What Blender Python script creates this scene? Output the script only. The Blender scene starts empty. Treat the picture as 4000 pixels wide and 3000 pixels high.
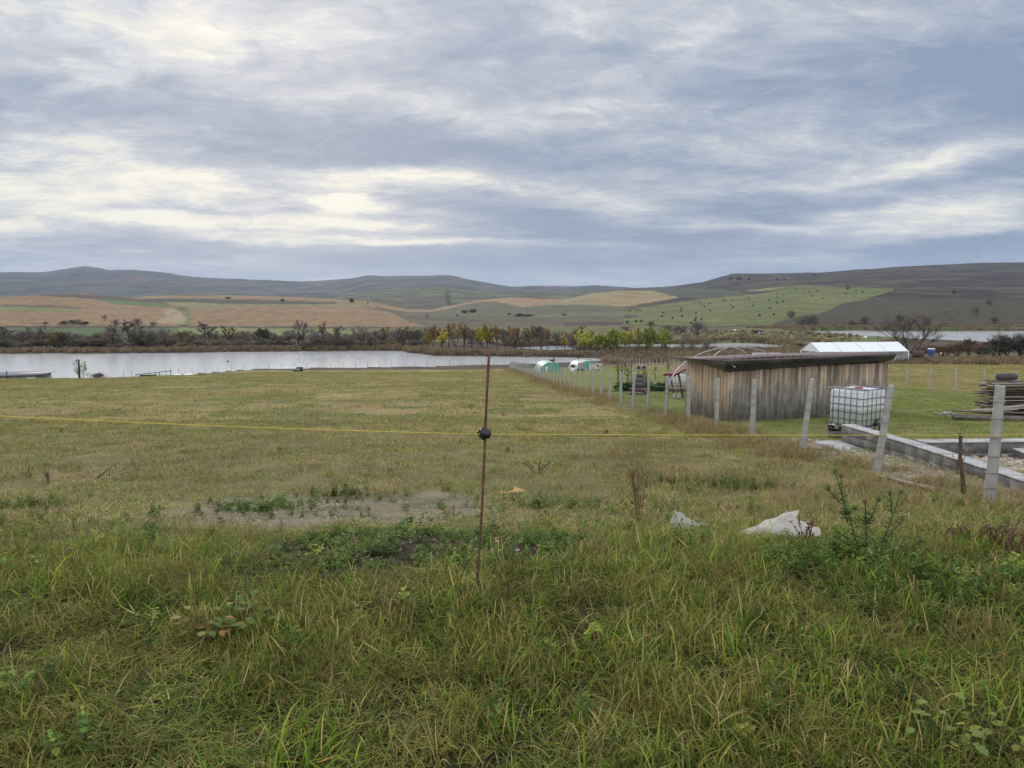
import bpy, math, random
import numpy as np
from mathutils import Vector, Matrix
R = math.radians
HAZE = 6.0e-5
rnd = random.Random(7)
rng = np.random.default_rng(11)
S = bpy.context.scene
COL = S.collection

# ------------------------------------------------------------------ camera
F = 2773.0                       # focal length in photograph pixels (4000 x 3000)
PITCH = R(6.17)
CP, SP = math.cos(PITCH), math.sin(PITCH)
cd = bpy.data.cameras.new('camera'); cam = bpy.data.objects.new('camera', cd); COL.objects.link(cam)
cd.sensor_width = 36.0; cd.lens = 36.0 * F / 4000.0
cd.clip_start = 0.05; cd.clip_end = 30000
cam.location = (0, 0, 0); cam.rotation_euler = (R(90) - PITCH, 0, 0)
S.camera = cam
S.render.resolution_x = 1024; S.render.resolution_y = 768
S.view_settings.view_transform = 'Standard'
S.view_settings.look = 'None'; S.view_settings.gamma = 1
S.view_settings.exposure = 0.0
S.cycles.volume_max_steps = 64
S.cycles.max_bounces = 6; S.cycles.diffuse_bounces = 3; S.cycles.transparent_max_bounces = 8
S.cycles.volume_bounces = 0

# ------------------------------------------------------------------ world: Nishita + a deck of broken cloud
SUN_EL, SUN_AZ = R(24), R(-16)   # azimuth measured from +Y towards +X
w = bpy.data.worlds.new('World'); S.world = w; w.use_nodes = True
nt = w.node_tree; nt.nodes.clear()
class NT:
    def __init__(s, t): s.t = t
    def n(s, typ, **kw):
        nd = s.t.nodes.new(typ)
        for k, v in kw.items():
            if k.startswith('i_'):
                key = k[2:]; key = int(key) if key.isdigit() else key.replace('_', ' ')
                s.put(nd.inputs[key], v)
            else: setattr(nd, k, v)
        return nd
    def put(s, sock, v):
        if hasattr(v, 'is_linked') or hasattr(v, 'links'): s.t.links.new(v, sock)
        else:
            if isinstance(v, (tuple, list)):
                v = tuple(v)[:3] if sock.type == 'VECTOR' else (tuple(v) if len(v) == 4 else (*v, 1.0))
            sock.default_value = v
    def math(s, op, a, b=None, c=None, clamp=False):
        nd = s.t.nodes.new('ShaderNodeMath'); nd.operation = op; nd.use_clamp = clamp
        for i, v in enumerate((a, b, c)):
            if v is not None: s.put(nd.inputs[i], v)
        return nd.outputs[0]
    def mix(s, f, a, b, mode='MIX'):
        nd = s.t.nodes.new('ShaderNodeMix'); nd.data_type = 'RGBA'; nd.blend_type = mode
        s.put(nd.inputs[0], f)
        for sock, v in ((nd.inputs[6], a), (nd.inputs[7], b)):
            if isinstance(v, (tuple, list)) and len(v) == 3: v = (*v, 1)
            s.put(sock, v)
        return nd.outputs[2]
    def noise(s, vec, scale, detail=4, rough=.5, dist=0, **kw):
        nd = s.n('ShaderNodeTexNoise'); s.put(nd.inputs['Vector'], vec)
        nd.inputs['Scale'].default_value = scale; nd.inputs['Detail'].default_value = detail
        nd.inputs['Roughness'].default_value = rough; nd.inputs['Distortion'].default_value = dist
        return nd
    def ramp(s, f, stops, interp='LINEAR'):
        nd = s.n('ShaderNodeValToRGB'); s.put(nd.inputs[0], f); cr = nd.color_ramp; cr.interpolation = interp
        while len(cr.elements) < len(stops): cr.elements.new(.5)
        for e, (p, c) in zip(cr.elements, stops): e.position = p; e.color = (*c, 1) if len(c) == 3 else c
        return nd.outputs[0]
    def mapr(s, v, a, b, c=0., d=1., clamp=True):
        nd = s.n('ShaderNodeMapRange'); nd.clamp = clamp
        s.put(nd.inputs[0], v)
        for i, q in enumerate((a, b, c, d)): nd.inputs[i+1].default_value = q
        return nd.outputs[0]
def lin(*c):
    return tuple(((v/255)/12.92 if v/255 <= .04045 else ((v/255+.055)/1.055)**2.4) for v in c)
N = NT(nt)
sky = N.n('ShaderNodeTexSky', sky_type='NISHITA'); sky.sun_disc = False
sky.sun_elevation = SUN_EL; sky.sun_rotation = SUN_AZ
sky.air_density = 1.0; sky.dust_density = 2.0
tc = N.n('ShaderNodeTexCoord')
sep = N.n('ShaderNodeSeparateXYZ'); N.put(sep.inputs[0], tc.outputs['Generated'])
dx, dy, dz = sep.outputs
ym = N.math('MAXIMUM', dy, .12)
sx = N.math('DIVIDE', dx, ym)            # tangent-plane direction towards the view of the valley
se = N.math('DIVIDE', dz, ym)
zc = N.math('MAXIMUM', dz, 0.0)
zz = N.math('ADD', zc, .10)
px = N.math('DIVIDE', dx, zz); py = N.math('DIVIDE', dy, zz)
cmb = N.n('ShaderNodeCombineXYZ'); N.put(cmb.inputs[0], px); N.put(cmb.inputs[1], py)
P = cmb.outputs[0]
mp = N.n('ShaderNodeMapping'); N.put(mp.inputs[0], P)
mp.inputs['Rotation'].default_value = (0, 0, R(-14)); mp.inputs['Scale'].default_value = (.8, 1.15, 1)
PM = mp.outputs[0]
warp = N.noise(PM, 1.6, 4, .55)
wv = N.n('ShaderNodeVectorMath', operation='SCALE'); N.put(wv.inputs[0], warp.outputs['Color']); wv.inputs['Scale'].default_value = .55
PW = N.n('ShaderNodeVectorMath', operation='ADD'); N.put(PW.inputs[0], PM); N.put(PW.inputs[1], wv.outputs[0]); PW = PW.outputs[0]
n_big = N.noise(PW, 1.3, 6, .55).outputs[0]
n_mid = N.noise(PW, 3.2, 10, .62).outputs[0]
n_fin = N.noise(PW, 13.0, 8, .68, .2).outputs[0]
# thin bright rifts between the cloud rolls
rf_ = N.math('ABSOLUTE', N.math('SUBTRACT', N.noise(PW, 2.1, 9, .62).outputs[0], .5)); rift = N.mapr(rf_, .0, .06, 1., 0.)
# direction-plane coords, wobbled by noise so that no bank keeps a clean outline
c2 = N.n('ShaderNodeCombineXYZ'); N.put(c2.inputs[0], sx); N.put(c2.inputs[1], se)
mw_ = N.n('ShaderNodeMapping'); N.put(mw_.inputs[0], c2.outputs[0]); mw_.inputs['Scale'].default_value = (.55, 1.7, 1)
wob = N.noise(mw_.outputs[0], 7.5, 9, .60)
wob2 = N.n('ShaderNodeVectorMath', operation='SUBTRACT'); N.put(wob2.inputs[0], wob.outputs['Color']); wob2.inputs[1].default_value = (.5, .5, .5)
wob3 = N.n('ShaderNodeVectorMath', operation='MULTIPLY'); N.put(wob3.inputs[0], wob2.outputs[0]); wob3.inputs[1].default_value = (.26, .055, 0)
c3 = N.n('ShaderNodeVectorMath', operation='ADD'); N.put(c3.inputs[0], c2.outputs[0]); N.put(c3.inputs[1], wob3.outputs[0]); C3 = c3.outputs[0]
def dirpx(x, y):
    u = (x-2000)/F; v = (1500-y)/F; Y = CP+v*SP; return u/Y, (-SP+v*CP)/Y
def bank(x, y, rx, ry, ang, amt, acc):
    s, e = dirpx(x, y)
    m = N.n('ShaderNodeMapping', vector_type='TEXTURE'); N.put(m.inputs[0], C3)
    m.inputs['Location'].default_value = (s, e, 0); m.inputs['Rotation'].default_value = (0, 0, R(ang))
    m.inputs['Scale'].default_value = (rx/F, ry/F, 1)
    g = N.n('ShaderNodeTexGradient', gradient_type='SPHERICAL'); N.put(g.inputs[0], m.outputs[0])
    return N.math('MULTIPLY_ADD', g.outputs[1], amt*.92, acc)
acc = N.math('MULTIPLY_ADD', N.math('SUBTRACT', n_big, .5), .60, .39)
lowfade = N.mapr(se, .0, .20, .30, 1.)
acc = N.math('MULTIPLY_ADD', N.math('MULTIPLY', N.math('SUBTRACT', n_mid, .5), lowfade), .85, acc)
acc = N.math('MULTIPLY_ADD', N.math('MULTIPLY', N.math('SUBTRACT', n_fin, .5), lowfade), .46, acc)
acc = N.math('MULTIPLY_ADD', rift, .07, acc)
# long thin streaks low over the horizon
ms = N.n('ShaderNodeMapping'); N.put(ms.inputs[0], C3); ms.inputs['Scale'].default_value = (2.2, 26, 1); ms.inputs['Location'].default_value = (3.1, 1.7, 0)
n_str = N.noise(ms.outputs[0], 1.4, 9, .6, .5).outputs[0]
low = N.mapr(se, .02, .20, 1., 0.)
acc = N.math('ADD', acc, N.math('MULTIPLY', N.math('SUBTRACT', n_str, .5), N.math('MULTIPLY', low, .95)))
for b in [(350, 130, 1100, 420, -12, .34), (750, 100, 500, 260, -40, .22), (1250, 60, 500, 200, -20, .18), (150, 760, 1000, 230, 4, .22), (800, 700, 900, 200, -6, .20),
          (1500, 700, 560, 60, -3, .55), (1330, 787, 170, 42, 0, .55), (1950, 740, 800, 90, -6, .38), (1320, 785, 240, 70, 0, .60), (350, 570, 500, 110, -14, .22), (640, 872, 560, 56, -5, .5), (40, 895, 200, 40, 0, .4),
          (1350, 885, 900, 46, -2, .62), (1550, 950, 900, 30, -1, .60), (1200, 1000, 500, 60, 0, .16),
          (1800, 430, 480, 110, -12, .34), (2250, 440, 420, 60, 2, .30), (3650, 600, 900, 100, 14, .34), (3250, 520, 800, 90, 6, .22), (3750, 830, 620, 110, 4, .36),
          (2750, 885, 700, 34, -3, .30), (450, 700, 1000, 120, 2, .16), (3600, 640, 700, 36, 12, .25), (2150, 80, 1200, 120, 3, .10), (2700, 130, 300, 60, 20, .20), (3000, 700, 900, 70, 10, .12), (3500, 900, 900, 60, 0, .18),
          (700, 470, 1500, 230, -10, -.34), (1900, 610, 1600, 190, -2, -.26), (3950, 330, 800, 520, 0, -.40), (3000, 330, 1300, 330, 0, -.14), (1500, 250, 900, 300, 0, -.12),
          (2150, 830, 500, 70, -6, -.5), (2900, 815, 560, 80, 2, -.46), (2500, 935, 1100, 80, -2, -.5), (1700, 1020, 1200, 60, 0, -.34), (3750, 980, 560, 60, 3, -.6), (3800, 700, 700, 60, 8, -.16),
          (-900, 400, 1200, 700, 0, .15), (200, 1000, 900, 80, 0, -.04)]:
    acc = bank(*b, acc)
acc = N.math('MULTIPLY_ADD', acc, 1.28, -.125)
cc = N.ramp(acc, [(0.0, lin(146, 161, 186)), (.20, lin(162, 175, 196)), (.38, lin(180, 189, 204)), (.55, lin(200, 205, 214)), (.70, lin(219, 222, 226)), (.84, lin(240, 238, 230)), (1.0, lin(255, 252, 240))])
# towards the hidden sun the deck thins and turns cream; away from it it is bluer
warm = bank(1400, 760, 2400, 700, 0, 1.0, 0.0)
cc = N.mix(N.math('MULTIPLY', warm, .35), cc, N.mix(1.0, cc, (1.10, 1.04, .92), 'MULTIPLY'))
hz = N.mapr(se, .0, .10, .55, 0.)
cc = N.mix(hz, cc, lin(176, 194, 216))
# the half of the sky behind the camera: plain grey-white overcast
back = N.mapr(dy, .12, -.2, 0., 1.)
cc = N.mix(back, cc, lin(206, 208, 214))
# unseen sky overhead and behind the camera: brightness added to light the land
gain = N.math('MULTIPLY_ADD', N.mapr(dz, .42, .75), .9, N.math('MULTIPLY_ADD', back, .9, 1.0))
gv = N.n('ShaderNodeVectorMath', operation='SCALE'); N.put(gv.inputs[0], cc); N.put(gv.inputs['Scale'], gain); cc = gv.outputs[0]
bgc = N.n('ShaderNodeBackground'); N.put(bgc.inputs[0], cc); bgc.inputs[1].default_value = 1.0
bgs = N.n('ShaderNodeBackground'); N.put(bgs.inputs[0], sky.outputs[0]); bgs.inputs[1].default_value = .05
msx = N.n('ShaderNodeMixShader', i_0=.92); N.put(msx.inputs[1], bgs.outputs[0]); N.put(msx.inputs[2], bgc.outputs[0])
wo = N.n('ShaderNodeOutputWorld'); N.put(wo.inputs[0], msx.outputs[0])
w.cycles.sampling_method = 'MANUAL'; w.cycles.sample_map_resolution = 512

sd = bpy.data.lights.new('sun', 'SUN'); sd.energy = 1.5; sd.angle = R(16); sd.color = (1, .93, .82)
sun = bpy.data.objects.new('sun', sd); COL.objects.link(sun)
sdir = Vector((math.sin(SUN_AZ)*math.cos(SUN_EL), math.cos(SUN_AZ)*math.cos(SUN_EL), math.sin(SUN_EL)))
sun.rotation_euler = sdir.to_track_quat('Z', 'Y').to_euler()

# ------------------------------------------------------------------ helpers
def tag(o, label=None, cat=None, group=None, kind=None):
    if label: o['label'] = label
    if cat: o['category'] = cat
    if group: o['group'] = group
    if kind: o['kind'] = kind
    return o
def empty(name, loc, rz=0.0, label=None, cat=None, group=None):
    o = bpy.data.objects.new(name, None); COL.objects.link(o); o.location = loc; o.rotation_euler = (0, 0, rz)
    o.empty_display_size = .2
    return tag(o, label, cat, group)
def mesh_from(name, V, Fc, mats=None, smooth=False, cols=None, midx=None):
    """V (n,3) array, Fc list of index tuples or an (m,k) array"""
    me = bpy.data.meshes.new(name)
    V = np.asarray(V, dtype=np.float32)
    me.vertices.add(len(V)); me.vertices.foreach_set('co', V.ravel())
    if isinstance(Fc, np.ndarray):
        m, k = Fc.shape
        me.loops.add(m*k); me.loops.foreach_set('vertex_index', Fc.astype(np.int32).ravel())
        me.polygons.add(m); me.polygons.foreach_set('loop_start', np.arange(0, m*k, k, dtype=np.int32))
        me.polygons.foreach_set('loop_total', np.full(m, k, dtype=np.int32))
    else:
        tot = np.array([len(f) for f in Fc], dtype=np.int32)
        st = np.concatenate([[0], np.cumsum(tot)[:-1]]).astype(np.int32) if len(tot) else tot
        fl = np.array([i for f in Fc for i in f], dtype=np.int32)
        me.loops.add(len(fl)); me.loops.foreach_set('vertex_index', fl)
        me.polygons.add(len(tot)); me.polygons.foreach_set('loop_start', st); me.polygons.foreach_set('loop_total', tot)
    if midx is not None: me.polygons.foreach_set('material_index', np.asarray(midx, dtype=np.int32))
    if mats:
        for m_ in (mats if isinstance(mats, (list, tuple)) else [mats]): me.materials.append(m_)
    me.update(calc_edges=True); me.validate()
    if smooth: me.polygons.foreach_set('use_smooth', np.ones(len(me.polygons), dtype=bool))
    if cols is not None:
        a = me.color_attributes.new('col', 'FLOAT_COLOR', 'POINT')
        c = np.ones((len(V), 4), dtype=np.float32); c[:, :3] = cols; a.data.foreach_set('color', c.ravel())
    return me
def link(name, me, parent=None, loc=None):
    o = bpy.data.objects.new(name, me); COL.objects.link(o)
    if parent: o.parent = parent
    if loc is not None: o.location = loc
    return o
def copy_tree(o, parent=None):
    c = o.copy(); COL.objects.link(c); c.parent = parent
    for ch in list(o.children): copy_tree(ch, c)
    return c
def rotm(rx=0, ry=0, rz=0): return Matrix.Rotation(rz, 3, 'Z') @ Matrix.Rotation(ry, 3, 'Y') @ Matrix.Rotation(rx, 3, 'X')
class MB:
    """collects shapes; build() links them as one mesh object"""
    def __init__(s): s.v = []; s.f = []; s.c = []; s.col = (1, 1, 1)
    def add(s, vs, fs):
        b = len(s.v); s.v += [tuple(v) for v in vs]; s.f += [tuple(i+b for i in f) for f in fs]; s.c += [s.col]*len(vs)
        return s
    def box(s, c, d, rot=None, taper=1.0, bev=0.0):
        hx, hy, hz = d[0]/2, d[1]/2, d[2]/2
        if bev <= 0:
            vs = [Vector((sx_*hx*(taper if sz > 0 else 1), sy*hy*(taper if sz > 0 else 1), sz*hz)) for sz in (-1, 1) for sy in (-1, 1) for sx_ in (-1, 1)]
            fs = [(0, 2, 3, 1), (4, 5, 7, 6), (0, 1, 5, 4), (2, 6, 7, 3), (0, 4, 6, 2), (1, 3, 7, 5)]
        else:
            b = min(bev, hx*.9, hy*.9, hz*.9)
            def ring(z, q, t):
                return [Vector((x*t, y*t, z)) for x, y in ((-hx+q, -hy), (hx-q, -hy), (hx, -hy+q), (hx, hy-q), (hx-q, hy), (-hx+q, hy), (-hx, hy-q), (-hx, -hy+q))]
            def ins(z, t):
                return [Vector((x*t, y*t, z)) for x, y in ((-hx+b, -hy+b), (hx-b, -hy+b), (hx-b, -hy+b), (hx-b, hy-b), (hx-b, hy-b), (-hx+b, hy-b), (-hx+b, hy-b), (-hx+b, -hy+b))]
            vs = ins(-hz, 1) + ring(-hz+b, b, 1) + ring(hz-b, b, taper) + ins(hz, taper); fs = []
            for L in range(3):
                for i in range(8):
                    j = (i+1) % 8; fs.append((L*8+i, L*8+j, L*8+8+j, L*8+8+i))
            fs.append((6, 5, 3, 1) if False else (7, 6, 5, 4, 3, 2, 1, 0)); fs.append(tuple(range(24, 32)))
        if rot is not None: vs = [rot @ v for v in vs]
        c = Vector(c)
        return s.add([v+c for v in vs], fs)
    def bar(s, a, b, w, h=None, up=(0, 0, 1)):
        a, b = Vector(a), Vector(b); d = (b-a); L = d.length
        if L < 1e-6: return s
        y = d/L; x = y.cross(Vector(up))
        if x.length < 1e-4: x = y.cross(Vector((1, 0, 0)))
        x.normalize(); z = x.cross(y); M = Matrix((x, y, z)).transposed()
        return s.box((a+b)/2, (w, L, h or w), M)
    def tube(s, pts, r, n=8, cap=True, rs=None):
        pts = [Vector(p) for p in pts]; vs = []; fs = []; m = len(pts)
        prev = None
        for i, p in enumerate(pts):
            d = (pts[min(i+1, m-1)]-pts[max(i-1, 0)])
            if d.length < 1e-9: d = Vector((0, 0, 1))
            d.normalize()
            x = d.cross(prev) if prev is not None and False else (d.cross(Vector((0, 0, 1))) if abs(d.z) < .95 else d.cross(Vector((0, 1, 0))))
            x.normalize(); y = d.cross(x); rr = rs[i] if rs else r
            for k in range(n):
                a = 2*math.pi*k/n; vs.append(p + x*math.cos(a)*rr + y*math.sin(a)*rr)
        for i in range(m-1):
            for k in range(n):
                k2 = (k+1) % n; fs.append((i*n+k, i*n+k2, (i+1)*n+k2, (i+1)*n+k))
        if cap: fs.append(tuple(range(n))[::-1]); fs.append(tuple((m-1)*n+k for k in range(n)))
        return s.add(vs, fs)
    def lathe(s, prof, c=(0, 0, 0), n=16, rot=None):
        vs = []; fs = []; m = len(prof); c = Vector(c)
        for r, z in prof:
            for k in range(n):
                a = 2*math.pi*k/n; v = Vector((r*math.cos(a), r*math.sin(a), z))
                if rot is not None: v = rot @ v
                vs.append(v+c)
        for i in range(m-1):
            for k in range(n):
                k2 = (k+1) % n; fs.append((i*n+k, i*n+k2, (i+1)*n+k2, (i+1)*n+k))
        fs.append(tuple(range(n))[::-1]); fs.append(tuple((m-1)*n+k for k in range(n)))
        return s.add(vs, fs)
    def prism(s, poly, z0, z1, M=None):
        n = len(poly); vs = [Vector((x, y, z0)) for x, y in poly] + [Vector((x, y, z1)) for x, y in poly]
        if M is not None: vs = [M @ v for v in vs]
        fs = [tuple(range(n))[::-1], tuple(range(n, 2*n))] + [(i, (i+1) % n, n+(i+1) % n, n+i) for i in range(n)]
        return s.add(vs, fs)
    def blob(s, c, r, seed=0, sub=2, rough=.2):
        q = random.Random(seed); vs = []; fs = []; nu, nv = 6*sub, 3*sub
        for j in range(nv+1):
            for i in range(nu):
                th = math.pi*j/nv; ph = 2*math.pi*i/nu; k = 1 + q.uniform(-rough, rough)*(0 < j < nv)
                vs.append((c[0]+r[0]*k*math.sin(th)*math.cos(ph), c[1]+r[1]*k*math.sin(th)*math.sin(ph), c[2]+r[2]*k*math.cos(th)))
        for j in range(nv):
            for i in range(nu):
                i2 = (i+1) % nu; fs.append((j*nu+i, (j+1)*nu+i, (j+1)*nu+i2, j*nu+i2))
        return s.add(vs, fs)
    def build(s, name, mat, parent=None, smooth=False, loc=None, usecol=False):
        me = mesh_from(name, np.array(s.v, dtype=np.float32).reshape(-1, 3), s.f, mat, smooth, cols=np.array(s.c) if usecol else None)
        return link(name, me, parent, loc)
# ---- materials
def material(name):
    m = bpy.data.materials.new(name); m.use_nodes = True; t = m.node_tree; t.nodes.clear()
    A = NT(t); out = A.n('ShaderNodeOutputMaterial'); b = A.n('ShaderNodeBsdfPrincipled'); t.links.new(b.outputs[0], out.inputs[0])
    return m, A, b, out
def simple(name, c, rough=.7, var=.25, scale=6.0, bump=0.0, metal=0.0, c2=None, f2=.5, s2=2.0, spec=.3, stretch=(1, 1, 1), bscale=None, usecol=False, tr=0.0):
    """a weathered surface: base colour broken by two sizes of noise, second colour in patches, optional bump"""
    m, A, b, out = material(name)
    t = A.n('ShaderNodeTexCoord'); mp_ = A.n('ShaderNodeMapping'); A.put(mp_.inputs[0], t.outputs['Object']); mp_.inputs['Scale'].default_value = stretch
    v = mp_.outputs[0]
    n1 = A.noise(v, scale, 6, .6).outputs[0]
    k = A.mapr(n1, .3, .7, 1-var, 1+var)
    base = (*c, 1)
    if usecol:
        at = A.n('ShaderNodeAttribute', attribute_name='col'); base = at.outputs['Color']
    if c2 is not None:
        n2 = A.noise(v, s2, 5, .6, .3).outputs[0]
        base = A.mix(A.mapr(n2, f2-.08, f2+.08), base, (*c2, 1))
    cv = A.n('ShaderNodeVectorMath', operation='SCALE'); A.put(cv.inputs[0], base); A.put(cv.inputs['Scale'], k)
    A.put(b.inputs['Base Color'], cv.outputs[0]); b.inputs['Roughness'].default_value = rough; b.inputs['Metallic'].default_value = metal
    b.inputs['Specular IOR Level'].default_value = spec
    if bump:
        bn = A.noise(v, bscale or scale*3, 5, .6).outputs[0]
        bp = A.n('ShaderNodeBump'); bp.inputs['Strength'].default_value = bump; bp.inputs['Distance'].default_value = .02; A.put(bp.inputs['Height'], bn)
        A.put(b.inputs['Normal'], bp.outputs[0])
    if tr:
        b.inputs['Transmission Weight'].default_value = 0
        ts = A.n('ShaderNodeBsdfTranslucent'); A.put(ts.inputs[0], cv.outputs[0]); mx = A.n('ShaderNodeMixShader', i_0=tr)
        A.put(mx.inputs[1], b.outputs[0]); A.put(mx.inputs[2], ts.outputs[0]); A.t.links.new(mx.outputs[0], out.inputs[0])
    return m

# ---- numpy noise
def _h(ix, iy, seed):
    n = (ix.astype(np.int64)*374761393 + iy.astype(np.int64)*668265263 + seed*974711) & 0xFFFFFFFF
    n = ((n ^ (n >> 13))*1274126177) & 0xFFFFFFFF
    return ((n ^ (n >> 16)) & 0xFFFFFF)/float(0xFFFFFF)
def vnoise(x, y, seed=0):
    x = np.asarray(x, dtype=float); y = np.asarray(y, dtype=float)
    ix = np.floor(x); iy = np.floor(y); fx = x-ix; fy = y-iy; fx = fx*fx*(3-2*fx); fy = fy*fy*(3-2*fy)
    a = _h(ix, iy, seed); b = _h(ix+1, iy, seed); c = _h(ix, iy+1, seed); d = _h(ix+1, iy+1, seed)
    return (a+(b-a)*fx)*(1-fy) + (c+(d-c)*fx)*fy
def fbm(x, y, seed=0, oct=4):
    s = 0; a = .5; t = 0
    for k in range(oct):
        s = s + a*vnoise(x*2**k, y*2**k, seed+k*17); t += a; a *= .5
    return s/t
def inpoly(x, y, poly):
    x = np.asarray(x, dtype=float); y = np.asarray(y, dtype=float)
    r = np.zeros(x.shape, dtype=bool); n = len(poly)
    for i in range(n):
        x0, y0 = poly[i]; x1, y1 = poly[(i+1) % n]
        if y0 == y1: continue
        c = ((y0 > y) != (y1 > y)) & (x < (x1-x0)*(y-y0)/(y1-y0)+x0); r ^= c
    return r
# ------------------------------------------------------------------ terrain
WATER = -14.5
def ratio(y):                    # height / forward distance of the ray through photograph row y
    v = (1500-np.asarray(y, dtype=float))/F
    return (-SP+v*CP)/(CP+v*SP)
def row(rt):                     # inverse
    v = (rt*CP+SP)/(CP-rt*SP); return 1500-F*v
def colx(s, rt):                 # photograph column of a ray with X/Y = s and Z/Y = rt
    v = (rt*CP+SP)/(CP-rt*SP); return 2000+F*s*(CP+v*SP)
XS = np.concatenate([np.linspace(-9000, -600, 60, endpoint=False), np.arange(-600, 4600, 5.5), np.linspace(4600, 13000, 60)])
SG = (XS-2000)/F/1.0
def cv(pts): a = np.array(pts, dtype=float); return np.interp(XS, a[:, 0], a[:, 1])
yP = cv([(-600, 1165), (0, 1160), (136, 1154), (253, 1147), (334, 1148), (452, 1158), (515, 1163), (601, 1156), (705, 1151), (1000, 1155), (1181, 1160), (1316, 1168), (1443, 1177), (1588, 1206), (1678, 1216), (1800, 1222), (2000, 1215), (2400, 1215), (2700, 1200), (3000, 1170), (3400, 1150), (4000, 1145)])
yE = cv([(-600, 1172), (1250, 1172), (1400, 1188), (1588, 1211), (1705, 1206), (1859, 1174), (2000, 1163), (2194, 1168), (2316, 1143), (2420, 1134), (2533, 1136), (2700, 1143), (3000, 1112), (3400, 1090), (4000, 1070)])
yD = cv([(-600, 1172), (1250, 1172), (1316, 1161), (1398, 1140), (1542, 1125), (1678, 1118), (1768, 1119), (1836, 1134), (2000, 1138), (2200, 1140), (2316, 1134), (2400, 1129), (2475, 1125), (2624, 1116), (2741, 1103), (2787, 1088.5), (2850, 1070), (3000, 1068.3), (3208, 1063.6), (3334, 1051), (3606, 1035), (3859, 1025), (4000, 1024), (4600, 1020), (6000, 1040)])
yA = cv([(-3000, 1080), (-600, 1068), (0, 1064), (81, 1061), (212, 1060), (271, 1050), (353, 1039), (443, 1055), (547, 1052), (619, 1059), (678, 1066), (768, 1084), (904, 1088), (1000, 1094), (1181, 1098), (1316, 1093), (1393, 1087), (1434, 1076), (1520, 1078), (1633, 1075), (1764, 1075), (1805, 1086), (1927, 1109), (2000, 1118), (2090, 1115.6), (2249, 1119), (2316, 1115.6), (2398, 1120), (2475, 1125), (4000, 1130)])
def Z(pts): return cv(pts)
L = [(.3, Z([(0, -1.62), (1, -1.62)])), (2, Z([(0, -1.62), (1, -1.62)])), (4.1, Z([(0, -1.64), (1, -1.64)])), (5, Z([(0, -1.78), (1, -1.78)])), (10, Z([(0, -2.76), (1, -2.76)])),
     (28, Z([(0, -4.3), (1, -4.3)])), (60, Z([(0, -6.85), (2000, -6.75)])),
     (100, Z([(300, -10.03), (1000, -9.7), (2000, -9.6), (2700, -8.8), (3400, -8.6)])),
     (115, Z([(0, -12.0), (300, -11.9), (600, -11.1), (1000, -10.8), (2000, -10.7), (2700, -10.0), (3400, -9.4)])),
     (130, Z([(0, -13.7), (300, -13.6), (700, -12.7), (1000, -11.9), (2000, -11.7), (2700, -11.0), (3400, -10.2)])),
     (150, Z([(300, -14.7), (700, -14.4), (1000, -13.4), (2000, -13.1), (2700, -12.0), (3400, -11.0)])),
     (165, Z([(300, -15.5), (1000, -14.45), (1500, -14.5), (2000, -14.15), (2300, -13.9), (2700, -12.8), (3400, -11.4)])),
     (178, Z([(0, -15.5), (1000, -15.2), (2000, -14.7), (2300, -14.2), (2700, -13.4), (3400, -12.0)])),
     (228, Z([(0, -14.0), (3400, -14.0)])), (250, Z([(0, -13.9)])),
     (290, Z([(2600, -13.8), (2850, -13.4), (3200, -13.3), (3500, -14.0)])), (360, Z([(2500, -13.7), (2850, -12.6), (3050, -12.8), (3400, -13.3)])),
     (480, 480*ratio(cv([(0, 1278), (1700, 1278), (2438, 1268), (2760, 1277), (3000, 1272), (4000, 1268)]))),
     (900, 900*ratio(yP)), (1180, 1180*ratio(np.where(XS < 1650, yP+12, (yP+yE)/2))),
     (1500, 1500*ratio(yE)), (1850, 1850*ratio(np.where(XS < 1316, yE+4, np.where(XS < 1750, (yE+yD)/2, np.where(XS < 2600, yE+8, (yE+yD)/2))))),
     (2400, 2400*ratio(yD)), (3000, 3000*ratio(np.where(XS < 1316, 1168, yD+14))), (5000, 5000*ratio(yA)), (7500, 7500*ratio(yA+30)), (9500, 9500*ratio(yA+40))]
DG = np.unique(np.concatenate([np.linspace(.3, 5, 40), np.geomspace(5, 200, 230), np.geomspace(200, 9500, 560)]))
LD = np.array([l[0] for l in L]); LZ = np.array([l[1] for l in L])          # layers x columns
ZG = np.empty((len(DG), len(XS)))
for j in range(len(XS)): ZG[:, j] = np.interp(DG, LD, LZ[:, j])
def smooth(a, n, ax):
    k = np.hanning(n+2)[1:-1]; k /= k.sum(); pad = [(0, 0), (0, 0)]; pad[ax] = (n//2, n//2)
    return np.apply_along_axis(lambda q: np.convolve(q, k, 'valid'), ax, np.pad(a, pad, 'edge'))
ZG = smooth(ZG, 9, 0); ZG = smooth(ZG, 5, 1)
DD, SS = np.meshgrid(DG, SG, indexing='ij')
XW = DD*SS; YW = DD.copy()
# natural relief
far = np.clip((DD-450)/500, 0, 1)
ZG += far*DD*.0028*(fbm(XW/170, YW/170, 3, 5)-.5)
ZG += far*DD*.0010*(fbm(XW/28, YW/45, 5, 3)-.5)
far2 = np.clip((DD-2400)/900, 0, 1)
ZG += far2*(fbm(XW/300, YW/420, 9, 5)-.5)*26*np.clip((5200-DD)/800, .15, 1)
mid = np.clip((DD-12)/30, 0, 1)*np.clip((240-DD)/80, 0, 1)
ZG += mid*.35*(fbm(XW/14, YW/14, 21, 3)-.5)
ZG += np.clip((DD-1)/3, 0, 1)*np.clip((60-DD)/30, 0, 1)*.12*(fbm(XW/1.1, YW/1.1, 31, 4)-.5)
# a low weedy heap where the bank drops to the field
def bump(cx, cy, rx, ry, h): 
    global ZG
    ZG += h*np.exp(-((XW-cx)/rx)**2-((YW-cy)/ry)**2)
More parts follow.
